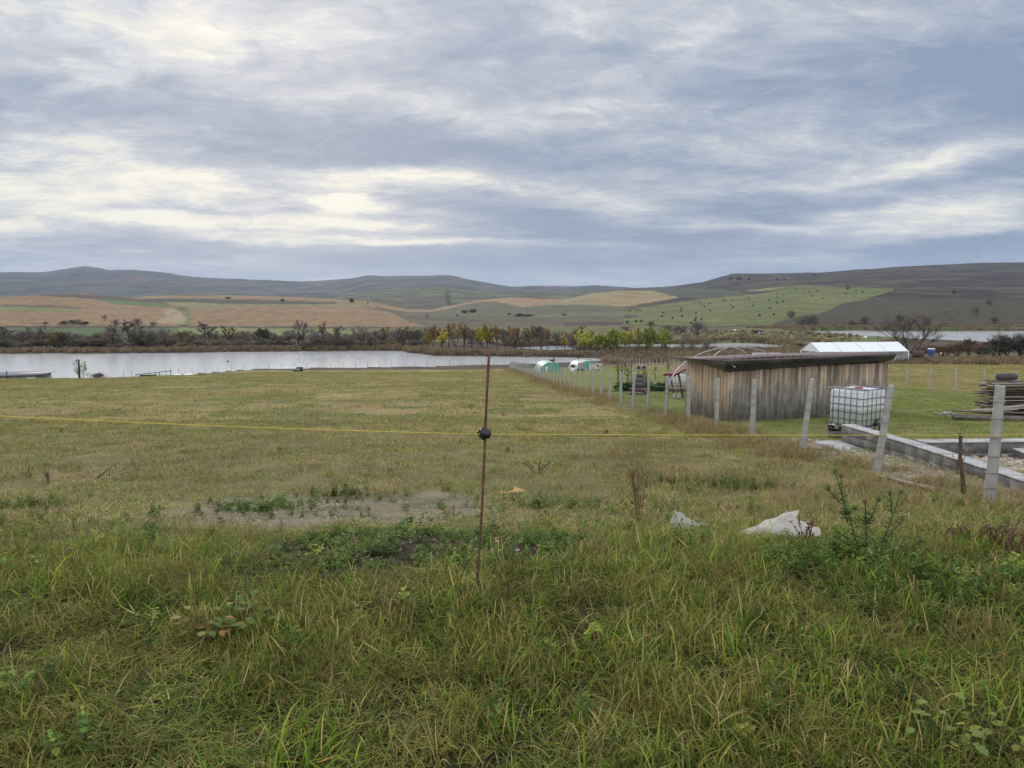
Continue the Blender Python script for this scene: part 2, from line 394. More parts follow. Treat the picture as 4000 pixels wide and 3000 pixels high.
# ponds
def at_level(x, y, z):           # where the ray through (x, y) of the photograph meets a horizontal plane
    u = (x-2000)/F; v = (1500-y)/F; Zr = -SP+v*CP; t = z/Zr; return (u*t, (CP+v*SP)*t)
def wpoly(p): return [at_level(x, y, WATER) for x, y in p]
POND1 = wpoly([(-2600, 1390), (-600, 1384), (0, 1382), (400, 1381), (700, 1378), (1000, 1374), (1400, 1371), (1560, 1371), (1620, 1380), (1700, 1390), (2000, 1394), (2160, 1396), (2300, 1398), (2400, 1402), (2330, 1414), (2200, 1422), (2050, 1430), (1990, 1432), (1900, 1430), (1500, 1441), (1000, 1447), (600, 1478), (300, 1490), (-600, 1492), (-2600, 1492)])
POND2 = wpoly([(1990, 1358), (2154, 1351), (2253, 1348), (2407, 1346), (2624, 1344), (2723, 1346), (2800, 1341), (2859, 1338), (2930, 1340), (3000, 1344), (3060, 1352), (3113, 1364), (3100, 1372), (3000, 1375), (2830, 1375), (2624, 1374), (2407, 1370), (2253, 1369), (2140, 1374), (2010, 1366)])
POND3 = wpoly([(3030, 1297), (3100, 1294.5), (3200, 1292.5), (3380, 1290.5), (3400, 1293), (4000, 1293), (4600, 1292), (6500, 1292), (6500, 1356), (4600, 1354), (4000, 1347), (3800, 1337), (3700, 1333), (3600, 1329), (3450, 1322), (3330, 1318), (3200, 1310), (3050, 1301)])
jx = XW + 5*(fbm(XW/9, YW/9, 41, 3)-.5)*np.clip(DD/250, 0, 1); jy = YW + 5*(fbm(XW/9, YW/9, 47, 3)-.5)*np.clip(DD/250, 0, 1)
pond = np.zeros(ZG.shape, dtype=bool)
zone = (DD > 120) & (DD < 700)
for pl in (POND1, POND2, POND3):
    pond[zone] |= inpoly(jx[zone], jy[zone], pl)
dry = zone & ~pond & (ZG < WATER+.35)
ZG[dry] = WATER+.35+.3*fbm(XW[dry]/6, YW[dry]/6, 51, 2)
ZG[pond] = np.minimum(ZG[pond], WATER-.9)
LGD = np.log(DG)
def height(X, Y):
    X = np.asarray(X, dtype=float); Y = np.maximum(np.asarray(Y, dtype=float), .31)
    s = X/Y
    fi = np.interp(Y, DG, np.arange(len(DG))); fj = np.interp(s, SG, np.arange(len(SG)))
    i = np.clip(fi.astype(int), 0, len(DG)-2); j = np.clip(fj.astype(int), 0, len(SG)-2); a = fi-i; b = fj-j
    return (ZG[i, j]*(1-a)+ZG[i+1, j]*a)*(1-b) + (ZG[i, j+1]*(1-a)+ZG[i+1, j+1]*a)*b
def hit(x, y, dmin=1.0, dmax=9000):
    """first terrain point met by the ray through photograph pixel (x, y)"""
    u = (x-2000)/F; v = (1500-y)/F; Yr = CP+v*SP; Zr = -SP+v*CP
    d = np.geomspace(dmin, dmax, 4000); z = height(u/Yr*d, d); r = Zr/Yr*d
    k = np.nonzero(r <= z)[0]
    k = k[0] if len(k) else len(d)-1
    if k > 0:
        a = r[k-1]-z[k-1]; b = z[k]-r[k]; f = a/(a+b) if a+b > 0 else 0; dd = d[k-1]+(d[k]-d[k-1])*f
    else: dd = d[0]
    X = u/Yr*dd
    return Vector((X, dd, float(height(X, dd))))
def atd(x, d):                   # ground point in column x at forward distance d
    s = (x-2000)/F
    for _ in range(3):
        z = float(height(s*d, d)); rt = z/d; v = (rt*CP+SP)/(CP-rt*SP); s = (x-2000)/F/(CP+v*SP)
    return Vector((s*d, d, float(height(s*d, d))))
def ray(x, y, d):                # point on the ray at forward distance d
    u = (x-2000)/F; v = (1500-y)/F; return Vector((u*d/(CP+v*SP), d, (-SP+v*CP)*d/(CP+v*SP)))

# ---- ground cover colour, by field boundaries on the land (vertex attribute)
RT = ZG/DD; PXc = colx(SS, RT); PYc = row(RT)
Q = (fbm(XW/25, YW/25, 61, 4)-.5); Q2 = fbm(XW/7, YW/7, 63, 4); Q3 = fbm(XW/70, YW/70, 65, 4)
jit = 6.0
PXj = PXc + jit*2*(fbm(XW/12, YW/12, 67, 3)-.5); PYj = PYc + jit*(fbm(XW/12, YW/12, 69, 3)-.5)*np.clip(DD/400, .1, 1)
C = np.zeros(ZG.shape+(3,))
def paint(mask, c, var=0.0, c2=None, f=None):
    c = np.array(c); base = np.broadcast_to(c, C.shape)[mask]
    if c2 is not None:
        k = np.clip((f[mask]-.42)/.16, 0, 1)[:, None]; base = base*(1-k)+np.array(c2)*k
    C[mask] = base*(1+var*(Q2[mask]-.5)[:, None]*2)
ALL = np.ones(ZG.shape, dtype=bool)
olive = (.215, .175, .070); straw = (.30, .225, .105); green = (.105, .135, .040); garden = (.150, .170, .040)
brush = (.085, .068, .045); corn = (.215, .142, .076); soil = (.11, .085, .06)
paint(ALL, olive, .10, (.25, .195, .085), fbm(XW/9, YW/5, 71, 4))
paint((DD > 18) & (DD < 160) & (fbm(XW/3.5, YW/2.2, 72, 4) > .56), (.120, .125, .042), .15)
paint(DD < 20, (.15, .14, .055), .10, (.20, .16, .075), fbm(XW/1.3, YW/1.3, 73, 4))
paint(DD < 6.2, (.036, .036, .018), .2)  # shadow between the grass blades put into a darker ground colour
paint(((XW+.72)/1.15)**2+((YW-5.2)/1.05)**2 < 1, (.045, .033, .024), .2)
fenceX = lambda Y: 7.4-.048*Y
paint((XW > fenceX(YW)+.3) & (DD > 14) & (DD < 150), garden, .15, (.17, .165, .055), fbm(XW/6, YW/4, 75, 4))
paint((XW > 35.6-.052*YW) & (DD > 14) & (DD < 230), (.24, .185, .075), .12, (.20, .17, .06), fbm(XW/9, YW/6, 77, 4))
paint((DD > 215) & (DD <= 470), (.13, .11, .058), .25, (.10, .115, .045), Q3)
paint((DD > 150) & (DD < 235) & (SS > .1) , (.15, .105, .062), .25, (.12, .10, .05), Q3)
paint((DD > 228) & (DD < 420) & (SS > .27), (.135, .150, .052), .15, (.12, .09, .05), fbm(XW/16, YW/16, 79, 4))
def field(poly, d0, d1, c, var=.1, c2=None, f=None):
    m = (DD > d0) & (DD < d1); idx = np.nonzero(m); mm = np.zeros(ZG.shape, dtype=bool)
    mm[idx] = inpoly(PXj[idx], PYj[idx], poly); paint(mm, c, var, c2, f)
# general hill tones
hillb = (.105, .085, .066)
paint((DD > 470) & (DD <= 1300), (.125, .125, .070), .2, (.10, .085, .060), Q3)
paint((DD > 1300) & (DD <= 2700), (.105, .110, .062), .25, (.085, .075, .052), fbm(XW/60, YW/160, 81, 4))
paint((DD > 2700), (.115, .085, .080), .2, (.080, .080, .064), fbm(XW/260, YW/500, 83, 4))
terr = np.sin(YW/26 + 4*fbm(XW/260, YW/260, 85, 3)*3)
mt = (DD > 1300) & (DD < 2600) & (SS < .05); C[mt] *= (1-.30*(terr[mt] > .45))[:, None]
terr2 = np.sin(YW/70 + 9*fbm(XW/500, YW/500, 87, 3)); mt = (DD > 2700) & (DD < 5200); C[mt] *= (1-.26*(terr2[mt] > .3)*(fbm(XW/300, YW/300, 89, 3)[mt] > .38))[:, None]
sc = (DD > 2700) & (DD < 5100) & (fbm(XW/110, YW/260, 91, 5) > .60); C[sc] = np.array((.045, .050, .038))
# right-hand hill
paint((DD > 470) & (DD < 2700) & (PXc > 2440), (.062, .049, .038), .18, (.085, .070, .046), fbm(XW/90, YW/120, 93, 5))
paint((DD > 470) & (DD < 2700) & (PXc > 2440) & (fbm(XW/45, YW/60, 95, 5) > .56), (.040, .034, .029), .15)
field([(3860, 1170), (3700, 1165), (3500, 1168), (3200, 1200), (3050, 1262), (3400, 1262), (4200, 1262), (4200, 1230), (4050, 1205)], 470, 1500, (.068, .058, .040), .2)
field([(2475, 1125), (2560, 1140), (2640, 1158), (2760, 1165), (2900, 1150), (2900, 1138), (2600, 1118)], 1000, 2700, (.075, .078, .055), .15)
# left: cornfields, ploughed strip, winter wheat
field([(-3000, 1160), (0, 1158), (136, 1150), (253, 1144), (600, 1155), (1000, 1153), (1181, 1159), (1316, 1166), (1443, 1175), (1588, 1204), (1560, 1212), (1380, 1190), (1200, 1186), (1000, 1186), (760, 1185), (640, 1215), (700, 1276), (-3000, 1276)], 470, 950, corn, .10)
field([(720, 1178), (1000, 1190), (1390, 1193), (1538, 1224), (1601, 1260), (1710, 1282), (730, 1280), (752, 1240)], 470, 950, (.205, .132, .070), .10)
field([(640, 1180), (1000, 1181), (1450, 1188), (1440, 1196), (1000, 1196), (735, 1205), (690, 1190)], 600, 1000, (.17, .165, .075), .12)
field([(510, 1168), (700, 1166), (1000, 1170), (1320, 1180), (1310, 1188), (1000, 1190), (640, 1180)], 600, 1000, (.065, .065, .045), .15)
field([(136, 1153), (253, 1147), (452, 1156), (640, 1180), (660, 1188), (480, 1178), (300, 1163)], 500, 1000, (.085, .062, .048), .15)
field([(360, 1166), (450, 1170), (660, 1188), (690, 1200), (560, 1198), (440, 1186)], 500, 1000, (.085, .120, .048), .1)
field([(0, 1195), (140, 1200), (310, 1212), (290, 1220), (0, 1212), (-600, 1205), (-600, 1190)], 500, 1000, (.16, .165, .065), .1)
field([(0, 1190), (200, 1192), (320, 1202), (318, 1207), (200, 1203), (0, 1195)], 500, 1000, (.11, .085, .055), .2)
field([(640, 1205), (700, 1208), (733, 1252), (712, 1265), (640, 1262), (600, 1258), (650, 1235)], 500, 1000, (.27, .21, .125), .12)
field([(660, 1188), (690, 1196), (725, 1225), (754, 1242), (722, 1278), (700, 1278), (735, 1244), (700, 1218)], 500, 1000, (.13, .15, .055), .1)
field([(-3000, 1274), (400, 1273), (900, 1275), (1760, 1277), (1760, 1282), (-3000, 1280)], 400, 620, (.06, .055, .035), .2)
field([(-3000, 1279), (0, 1280), (700, 1282), (700, 1322), (0, 1322), (-3000, 1322)], 300, 540, (.070, .105, .042), .1)
field([(700, 1280), (1300, 1284), (1400, 1300), (1000, 1318), (700, 1320)], 300, 540, (.15, .165, .058), .1)
# middle: orange and straw-coloured stubble over the valley
field([(1440, 1198), (1560, 1207), (1678, 1212), (1704, 1206), (1859, 1172), (2000, 1160), (2194, 1164), (2200, 1172), (2136, 1190), (2045, 1200), (1930, 1178), (1870, 1180), (1780, 1198), (1690, 1218), (1600, 1219), (1500, 1206)], 700, 1700, (.25, .165, .09), .08)
field([(2100, 1190), (2194, 1166), (2316, 1140), (2420, 1130), (2533, 1132), (2655, 1162), (2542, 1182), (2434, 1199), (2384, 1193), (2271, 1190), (2136, 1190)], 700, 1700, (.25, .19, .10), .07)
field([(2194, 1168), (2316, 1146), (2450, 1136), (2400, 1148), (2300, 1165), (2200, 1180)], 700, 1700, (.24, .21, .11), .1)
field([(1600, 1222), (1700, 1222), (1790, 1200), (1927, 1178), (2045, 1202), (2136, 1193), (2384, 1196), (2440, 1203), (2200, 1225), (1900, 1245), (1700, 1240)], 600, 1600, (.100, .096, .058), .15)
field([(1450, 1192), (1600, 1228), (1700, 1232), (2000, 1240), (2350, 1240), (2440, 1270), (1700, 1276), (1600, 1258), (1538, 1222)], 480, 1300, (.072, .060, .044), .2, (.10, .088, .055), Q3)
# green hay meadow with bales
GF = [(2380, 1222), (2506, 1204), (2651, 1179), (2814, 1161), (3000, 1143), (3113, 1112), (3289, 1120), (3490, 1129), (3488, 1136), (3402, 1161), (3371, 1174), (3289, 1186), (3253, 1206), (3212, 1220), (3127, 1235), (3072, 1247), (3000, 1269), (2769, 1275), (2678, 1273), (2434, 1269), (2438, 1258), (2371, 1256), (2520, 1234)]
field(GF, 470, 1800, (.112, .128, .046), .09, (.140, .142, .056), fbm(XW/50, YW/50, 97, 4))
field([(2380, 1226), (2506, 1224), (2700, 1221), (2950, 1224), (3070, 1229), (3070, 1231), (2950, 1226.5), (2700, 1223.5), (2506, 1227)], 470, 1500, (.12, .12, .055), .1)
field([(2905, 1137), (3000, 1124), (3070, 1120), (3060, 1127), (2990, 1136)], 600, 1900, (.19, .20, .08), .05)
field([(2360, 1256), (2436, 1259), (2434, 1271), (2200, 1280), (2200, 1262)], 470, 900, (.065, .055, .045), .1)
# near ground patches
gp = (fbm(XW/.9, YW/.9, 99, 3)-.5)*1.2
gr = ((XW+2.2+(fbm(XW/.8, YW/.8, 99, 3)-.5)*1.3)/2.1)**2 + ((YW-8.5+(fbm(XW/.9, YW/.9, 98, 3)-.5)*1.6)/2.1)**2 < 1
paint(gr, (.21, .175, .115), .15, (.13, .125, .065), fbm(XW/.4, YW/.4, 101, 3))
wallstrip = (XW > fenceX(YW)-.15) & (XW < 8.3) & (DD > 8) & (DD < 19)
paint(wallstrip, (.30, .24, .19), .12, (.17, .16, .07), fbm(XW/1.2, YW/1.6, 103, 3))
edge = (np.abs(XW-fenceX(YW)+.3) < .9) & (DD > 15) & (DD < 168)
paint(edge, (.20, .145, .085), .15, (.13, .125, .05), fbm(XW/1.5, YW/3, 105, 3))
bed = (np.abs(YW-52-.5*gp) < 2.6) & (XW > 6.2) & (XW < 13.5); paint(bed, (.10, .075, .055), .1)
mud = zone & (ZG < WATER+.7); paint(mud, (.085, .065, .045), .2)

def mat_ground():
    m, A, b, out = material('ground_cover')
    at = A.n('ShaderNodeAttribute', attribute_name='col')
    g = A.n('ShaderNodeNewGeometry'); pos = g.outputs['Position']
    ln = A.n('ShaderNodeVectorMath', operation='LENGTH'); A.put(ln.inputs[0], pos); dist = ln.outputs['Value']
    n1 = A.noise(pos, 14.0, 6, .65).outputs[0]; n2 = A.noise(pos, 1.1, 6, .62).outputs[0]; n3 = A.noise(pos, .13, 7, .62).outputs[0]; n4 = A.noise(pos, .02, 7, .65).outputs[0]
    k = A.math('ADD', A.math('MULTIPLY', A.math('SUBTRACT', n1, .5), A.mapr(dist, 8, 40, 1.3, 0.)), 1.0)
    k = A.math('MULTIPLY_ADD', A.math('SUBTRACT', n2, .5), A.mapr(dist, 60, 300, 1.0, .1), k)
    k = A.math('MULTIPLY_ADD', A.math('SUBTRACT', n3, .5), A.mapr(dist, 30, 300, .5, 1.9), k)
    k = A.math('MULTIPLY_ADD', A.math('SUBTRACT', n4, .5), A.mapr(dist, 300, 1500, 0., 1.7), k)
    k = A.math('MAXIMUM', k, .25)
    s_ = A.n('ShaderNodeVectorMath', operation='SCALE'); A.put(s_.inputs[0], at.outputs['Color']); A.put(s_.inputs['Scale'], k)
    A.put(b.inputs['Base Color'], s_.outputs[0]); b.inputs['Roughness'].default_value = .95; b.inputs['Specular IOR Level'].default_value = .1
    bp = A.n('ShaderNodeBump'); bp.inputs['Strength'].default_value = .6; bp.inputs['Distance'].default_value = .05; A.put(bp.inputs['Height'], n1)
    A.put(b.inputs['Normal'], bp.outputs[0])
    return m
GM = mat_ground()
nd, ns = ZG.shape
V = np.stack([XW, YW, ZG], -1).reshape(-1, 3)
ii, jj = np.meshgrid(np.arange(nd-1), np.arange(ns-1), indexing='ij'); a0 = ii*ns+jj
quads = np.stack([a0, a0+1, a0+ns+1, a0+ns], -1).reshape(-1, 4)
# apron behind the viewpoint so the sheet closes round the camera
base = len(V); ap = np.array([(XW[0, 0]-3, -3, -1.62), (XW[0, -1]+3, -3, -1.62), (-9000, -3000, 20), (9000, -3000, 20), (XW[-1, 0], 4000, 60), (XW[-1, -1], 4000, 60)], dtype=float)
meg = mesh_from('ground', V, quads, GM, True, cols=C.reshape(-1, 3))
ground = link('ground', meg); tag(ground, kind='structure')
b2 = MB(); b2.add([(-12000, -4000, 30), (12000, -4000, 30), (float(XW[0, -1]), .3, -1.63), (float(XW[0, 0]), .3, -1.63), (-30000, 9000, 30), (30000, 9000, 30)], [(0, 1, 2, 3)])
bg = link('meadow', mesh_from('meadow', np.array(b2.v), b2.f, simple('meadow_turf', (.10, .11, .04), .95, .3, .5))); tag(bg, kind='structure')

# ---- water
def mat_water():
    m, A, b, out = material('pond_water')
    g = A.n('ShaderNodeNewGeometry'); pos = g.outputs['Position']
    mpw = A.n('ShaderNodeMapping'); A.put(mpw.inputs[0], pos); mpw.inputs['Scale'].default_value = (.8, 1.6, 1)
    n1 = A.noise(mpw.outputs[0], 1.2, 5, .6).outputs[0]; n2 = A.noise(mpw.outputs[0], .10, 4, .5).outputs[0]
    b.inputs['Base Color'].default_value = (.62, .64, .64, 1); b.inputs['Roughness'].default_value = .10; b.inputs['IOR'].default_value = 1.33  # turbid water, paler still: reflected sky brightness put into the base colour
    b.inputs['Specular IOR Level'].default_value = .8
    bp = A.n('ShaderNodeBump'); A.put(bp.inputs['Strength'], A.mapr(n2, .35, .65, .6, 1.)); bp.inputs['Distance'].default_value = .06; A.put(bp.inputs['Height'], n1)
    A.put(b.inputs['Normal'], bp.outputs[0])
    return m
WM = mat_water()
def water(poly, grow=9):
    cx = sum(p[0] for p in poly)/len(poly); cy = sum(p[1] for p in poly)/len(poly)
    vs = []
    n = len(poly)
    ar = sum(poly[i][0]*poly[(i+1) % n][1]-poly[(i+1) % n][0]*poly[i][1] for i in range(n)); sg = 1 if ar > 0 else -1
    for i in range(n):
        p0, p1, p2 = Vector(poly[i-1]), Vector(poly[i]), Vector(poly[(i+1) % n])
        d = ((p1-p0).normalized()+(p2-p1).normalized()); nrm = Vector((d.y, -d.x)).normalized()*sg*grow if d.length > 1e-3 else Vector((0, 0))
        q = p1+nrm; vs.append((q.x, q.y, WATER))
    me = mesh_from('water', np.array(vs), [tuple(range(n)) if sg > 0 else tuple(range(n))[::-1]], WM); o = link('water', me); tag(o, kind='structure'); return o
for pl in (POND1, POND2, POND3): water(pl)
# ------------------------------------------------------------------ grass and low plants
def leafmat(name, tr=.35, rough=.55, patch=(.36, .29, .15), amt=.0, var=.30, spec=.25, pscale=.7):
    m, A, b, out = material(name)
    at = A.n('ShaderNodeAttribute', attribute_name='col'); oi = A.n('ShaderNodeObjectInfo')
    g = A.n('ShaderNodeNewGeometry')
    c = at.outputs['Color']
    if amt > 0:
        n = A.noise(g.outputs['Position'], pscale, 4, .6).outputs[0]
        c = A.mix(A.mapr(n, .40, .64, 0., amt), c, patch)
    s_ = A.n('ShaderNodeVectorMath', operation='SCALE'); A.put(s_.inputs[0], c); A.put(s_.inputs['Scale'], A.mapr(oi.outputs['Random'], 0, 1, 1-var, 1+var))
    A.put(b.inputs['Base Color'], s_.outputs[0]); b.inputs['Roughness'].default_value = rough; b.inputs['Specular IOR Level'].default_value = spec
    ts = A.n('ShaderNodeBsdfTranslucent'); A.put(ts.inputs[0], s_.outputs[0]); mx = A.n('ShaderNodeMixShader', i_0=tr)
    A.put(mx.inputs[1], b.outputs[0]); A.put(mx.inputs[2], ts.outputs[0]); A.t.links.new(mx.outputs[0], out.inputs[0])
    return m
def blades(n, Rr, h, wd, lean, droop, pal, wts, seed, lev=5, comb=None, flat=0.0):
    q = np.random.default_rng(seed)
    a = q.uniform(0, 2*np.pi, n); r = Rr*np.sqrt(q.uniform(0, 1, n)); root = np.stack([r*np.cos(a), r*np.sin(a), np.zeros(n)], 1)
    da = q.uniform(0, 2*np.pi, n)
    if comb is not None: da = comb + q.normal(0, .8, n)
    d = np.stack([np.cos(da), np.sin(da), np.zeros(n)], 1)
    Lh = q.uniform(h[0], h[1], n)*(1-.25*r/max(Rr, 1e-6)); W = q.uniform(.6, 1.3, n)*wd
    le = np.abs(q.normal(0, lean, n))+.08; dr = np.abs(q.normal(droop, droop*.5, n))
    fl = q.uniform(0, 1, n) < flat; le[fl] += q.uniform(1.0, 2.5, fl.sum())
    t = np.linspace(0, 1, lev)
    th = le[:, None] + dr[:, None]*t[None]**1.4            # angle from vertical along the blade
    th = np.minimum(th, 2.3)
    ds = Lh[:, None]/(lev-1)
    hx = np.concatenate([np.zeros((n, 1)), np.cumsum(np.sin(th[:, :-1])*ds, 1)], 1); hz_ = np.concatenate([np.zeros((n, 1)), np.cumsum(np.cos(th[:, :-1])*ds, 1)], 1)
    hz_ = np.maximum(hz_, .004) - .01
    P = root[:, None, :] + d[:, None, :]*hx[..., None] + np.array([0, 0, 1.])*hz_[..., None]
    ta = da + np.pi/2 + q.normal(0, .5, n); side = np.stack([np.cos(ta), np.sin(ta), q.normal(0, .25, n)], 1)
    wprof = np.array([.75, 1, .95, .7, .06]) if lev == 5 else np.interp(t, [0, .3, .7, 1], [.8, 1, .8, .06])
    off = side[:, None, :]*(W[:, None]*wprof[None])[..., None]*.5
    V = np.stack([P-off, P+off], 2).reshape(n*lev*2, 3)
    k = np.arange(n)[:, None]*lev*2 + np.arange(lev-1)[None]*2
    Q = np.stack([k, k+1, k+3, k+2], -1).reshape(-1, 4)
    pal = np.array(pal); ci = q.choice(len(pal), n, p=np.array(wts)/sum(wts)); c = pal[ci]*q.uniform(.6, 1.5, (n, 1))
    tipc = c*(1-.0) ; cc_ = np.repeat(tipc[:, None, :], lev*2, 1).copy()
    dryt = q.uniform(0, 1, n) < .35; st = np.array((.30, .24, .10)); f = np.repeat(np.linspace(0, 1, lev), 2)[None, :, None]**2
    cc_[dryt] = cc_[dryt]*(1-f*.7)+st*f*.7
    return V, Q, cc_.reshape(-1, 3)
HID = {}
def source_collection(name, meshes):
    c = bpy.data.collections.new(name)
    for i, me in enumerate(meshes):
        o = bpy.data.objects.new(me.name, me); c.objects.link(o)
    return c
def scatter(name, pts, rot, scl, idx, coll, kind='stuff', label=None, cat=None):
    n = len(pts)
    me = bpy.data.meshes.new(name); me.vertices.add(n); me.vertices.foreach_set('co', np.asarray(pts, dtype=np.float32).ravel())
    a = me.attributes.new('rot', 'FLOAT_VECTOR', 'POINT'); a.data.foreach_set('vector', np.asarray(rot, dtype=np.float32).ravel())
    a = me.attributes.new('scl', 'FLOAT_VECTOR', 'POINT'); a.data.foreach_set('vector', np.asarray(scl, dtype=np.float32).ravel())
    a = me.attributes.new('idx', 'INT', 'POINT'); a.data.foreach_set('value', np.asarray(idx, dtype=np.int32))
    o = link(name, me)
    g = bpy.data.node_groups.new(name+'_scatter', 'GeometryNodeTree')
    g.interface.new_socket('Geometry', in_out='INPUT', socket_type='NodeSocketGeometry'); g.interface.new_socket('Geometry', in_out='OUTPUT', socket_type='NodeSocketGeometry')
    gi = g.nodes.new('NodeGroupInput'); go = g.nodes.new('NodeGroupOutput'); ip = g.nodes.new('GeometryNodeInstanceOnPoints'); ci = g.nodes.new('GeometryNodeCollectionInfo')
    ci.inputs['Collection'].default_value = coll; ci.inputs['Separate Children'].default_value = True; ci.inputs['Reset Children'].default_value = True
    def att(nm, ty):
        q = g.nodes.new('GeometryNodeInputNamedAttribute'); q.data_type = ty; q.inputs['Name'].default_value = nm; return q.outputs['Attribute']
    g.links.new(gi.outputs[0], ip.inputs['Points']); g.links.new(ci.outputs[0], ip.inputs['Instance'])
    ip.inputs['Pick Instance'].default_value = True
    g.links.new(att('idx', 'INT'), ip.inputs['Instance Index']); g.links.new(att('rot', 'FLOAT_VECTOR'), ip.inputs['Rotation']); g.links.new(att('scl', 'FLOAT_VECTOR'), ip.inputs['Scale'])
    g.links.new(ip.outputs[0], go.inputs[0])
    md = o.modifiers.new('scatter', 'NODES'); md.node_group = g
    return tag(o, label, cat, None, kind)
def wedge(d0, d1, dens, seed, xl=-500, xr=4500):
    q = np.random.default_rng(seed); sl, sr = (xl-2000)/F, (xr-2000)/F
    area = (sr-sl)*(d1**2-d0**2)/2; n = int(area*dens)
    Y = np.sqrt(q.uniform(d0**2, d1**2, n)); s = q.uniform(sl, sr, n); return s*Y, Y, q
def place(name, X, Y, q, coll, nv, smin, smax, tilt=.12, keep=None, zoff=0.0, label=None, cat=None, hs=None, yaw=None):
    if keep is not None: X, Y = X[keep], Y[keep]; hs = hs[keep] if hs is not None else None
    Zh = height(X, Y)+zoff; n = len(X); s = q.uniform(smin, smax, n)
    sc_ = np.stack([s, s, s if hs is None else s*hs], 1)
    yw = q.uniform(0, 6.28, n) if yaw is None else yaw
    return scatter(name, np.stack([X, Y, Zh], 1), np.stack([q.normal(0, tilt, n), q.normal(0, tilt, n), yw], 1), sc_, q.integers(0, nv, n), coll, label=label, cat=cat)
G1, G2, G3, YG, ST, BR, OR = (.045, .110, .010), (.105, .215, .018), (.035, .080, .018), (.215, .265, .026), (.380, .300, .120), (.170, .115, .055), (.330, .220, .050)
gm_long = leafmat('long_grass', .40, .6, (.25, .225, .060), .60, .48, spec=.10, pscale=2.0)
gm_mid = leafmat('field_grass', .30, .65, (.28, .215, .105), .65, .35)
gm_far = leafmat('far_grass', .25, .8, (.34, .26, .12), .55, .30, pscale=.16)
gm_gard = leafmat('lawn_grass', .30, .7, (.22, .22, .07), .5, .25)
gm_dry = leafmat('dry_grass', .30, .7, (.25, .17, .09), .35, .30)
gm_weed = leafmat('weed_leaves', .30, .75, (.14, .16, .05), .3, .30, spec=.08)
def tuftset(nm, k, mat, **kw):
    out = []
    for i in range(k):
        V, Q, c = blades(seed=1000+i*7+hash(nm) % 1 + len(nm)*31, **kw); out.append(mesh_from(nm, V, Q, mat, cols=c))
    return source_collection(nm+'_kinds', out)
c_long = tuftset('grass_tuft', 9, gm_long, n=96, Rr=.14, h=(.05, .20), wd=.0043, lean=.80, droop=1.5, pal=[G1, G2, G3, YG, ST, OR, BR], wts=[3.5, 6, 1.5, 4.5, 4, 1.4, 1.4], flat=.4)
c_lay = tuftset('laid_grass', 5, gm_long, n=40, Rr=.11, h=(.12, .26), wd=.0055, lean=.8, droop=1.6, comb=0.0, pal=[G1, G2, YG, ST], wts=[4, 5, 2.5, 1], flat=.3)
c_mid = tuftset('field_tuft', 7, gm_mid, n=70, Rr=.22, h=(.05, .15), wd=.0065, lean=.7, droop=1.1, pal=[G2, YG, ST, BR, G3], wts=[2.2, 3.4, 6, 1.8, 1], flat=.4, lev=4)
c_far = tuftset('meadow_tuft', 5, gm_far, n=50, Rr=.6, h=(.05, .17), wd=.020, lean=.8, droop=.9, pal=[G2, YG, ST, BR], wts=[1.5, 4, 6, 1], lev=3)
c_gard = tuftset('lawn_tuft', 5, gm_gard, n=60, Rr=.45, h=(.04, .12), wd=.012, lean=.7, droop=.9, pal=[G2, YG, ST, G1], wts=[6, 4, 1, 2], lev=3)
c_dry = tuftset('dry_tuft', 6, gm_dry, n=60, Rr=.24, h=(.15, .50), wd=.006, lean=.45, droop=1.0, pal=[ST, BR, YG, (.24, .18, .10)], wts=[4, 3, 1.2, 3], lev=5, flat=.15)
# small broad-leaved sprigs (nettle / dead-nettle)
def sprig(seed, n=14, h=.16, leaf=.035, pal=((.085, .165, .035), (.12, .22, .045), (.055, .11, .030), (.22, .26, .05))):
    q = random.Random(seed); vs = []; fs = []; cs = []
    def leafq(p, d, L, W, c):
        d = Vector(d).normalized(); s_ = d.cross(Vector((0, 0, 1))).normalized(); up = s_.cross(d)
        b0 = len(vs); p = Vector(p)
        for t, wv_, zz_ in ((0, 0, 0), (.35, 1, .06), (.35, -1, .06), (.75, .7, .0), (.75, -.7, .0), (1, 0, -.12), (.45, 0, -.04)):
            vs.append(p+d*L*t+s_*W*.5*wv_+up*L*zz_); cs.append(c)
        for f in ((0, 6, 1), (0, 2, 6), (1, 6, 3), (2, 4, 6), (6, 4, 5), (3, 6, 5)): fs.append(tuple(b0+i for i in f))
    for st in range(q.randint(2, 4)):
        bx, by = q.uniform(-.05, .05), q.uniform(-.05, .05); hh = h*q.uniform(.5, 1.1); lx, ly = q.uniform(-.4, .4), q.uniform(-.4, .4)
        for k in range(n//2):
            t = (k+1)/(n//2); p = (bx+lx*hh*t, by+ly*hh*t, hh*t); a = k*1.57+q.uniform(-.3, .3); c = np.array(q.choice(pal))*q.uniform(.7, 1.25)
            for sg in (0, math.pi):
                L_ = leaf*q.uniform(.7, 1.3)*(1.25-.6*t); leafq(p, (math.cos(a+sg), math.sin(a+sg), q.uniform(-.3, .5)), L_, L_*.6, c)
        b0 = len(vs); e = Vector((bx+lx*hh, by+ly*hh, hh)); 
        for v in (Vector((bx-.002, by, 0)), Vector((bx+.002, by, 0)), e): vs.append(v); cs.append((.10, .11, .04))
        fs.append((b0, b0+1, b0+2))
    return mesh_from('sprig', np.array([tuple(v) for v in vs]), fs, gm_weed, cols=np.array(cs))
c_weed = source_collection('sprig_kinds', [sprig(i) for i in range(7)])
yel = ((.30, .33, .07), (.24, .30, .06), (.36, .33, .08))
c_yel = source_collection('yellow_sprig_kinds', [sprig(50+i, 6, .10, .04, yel) for i in range(4)])

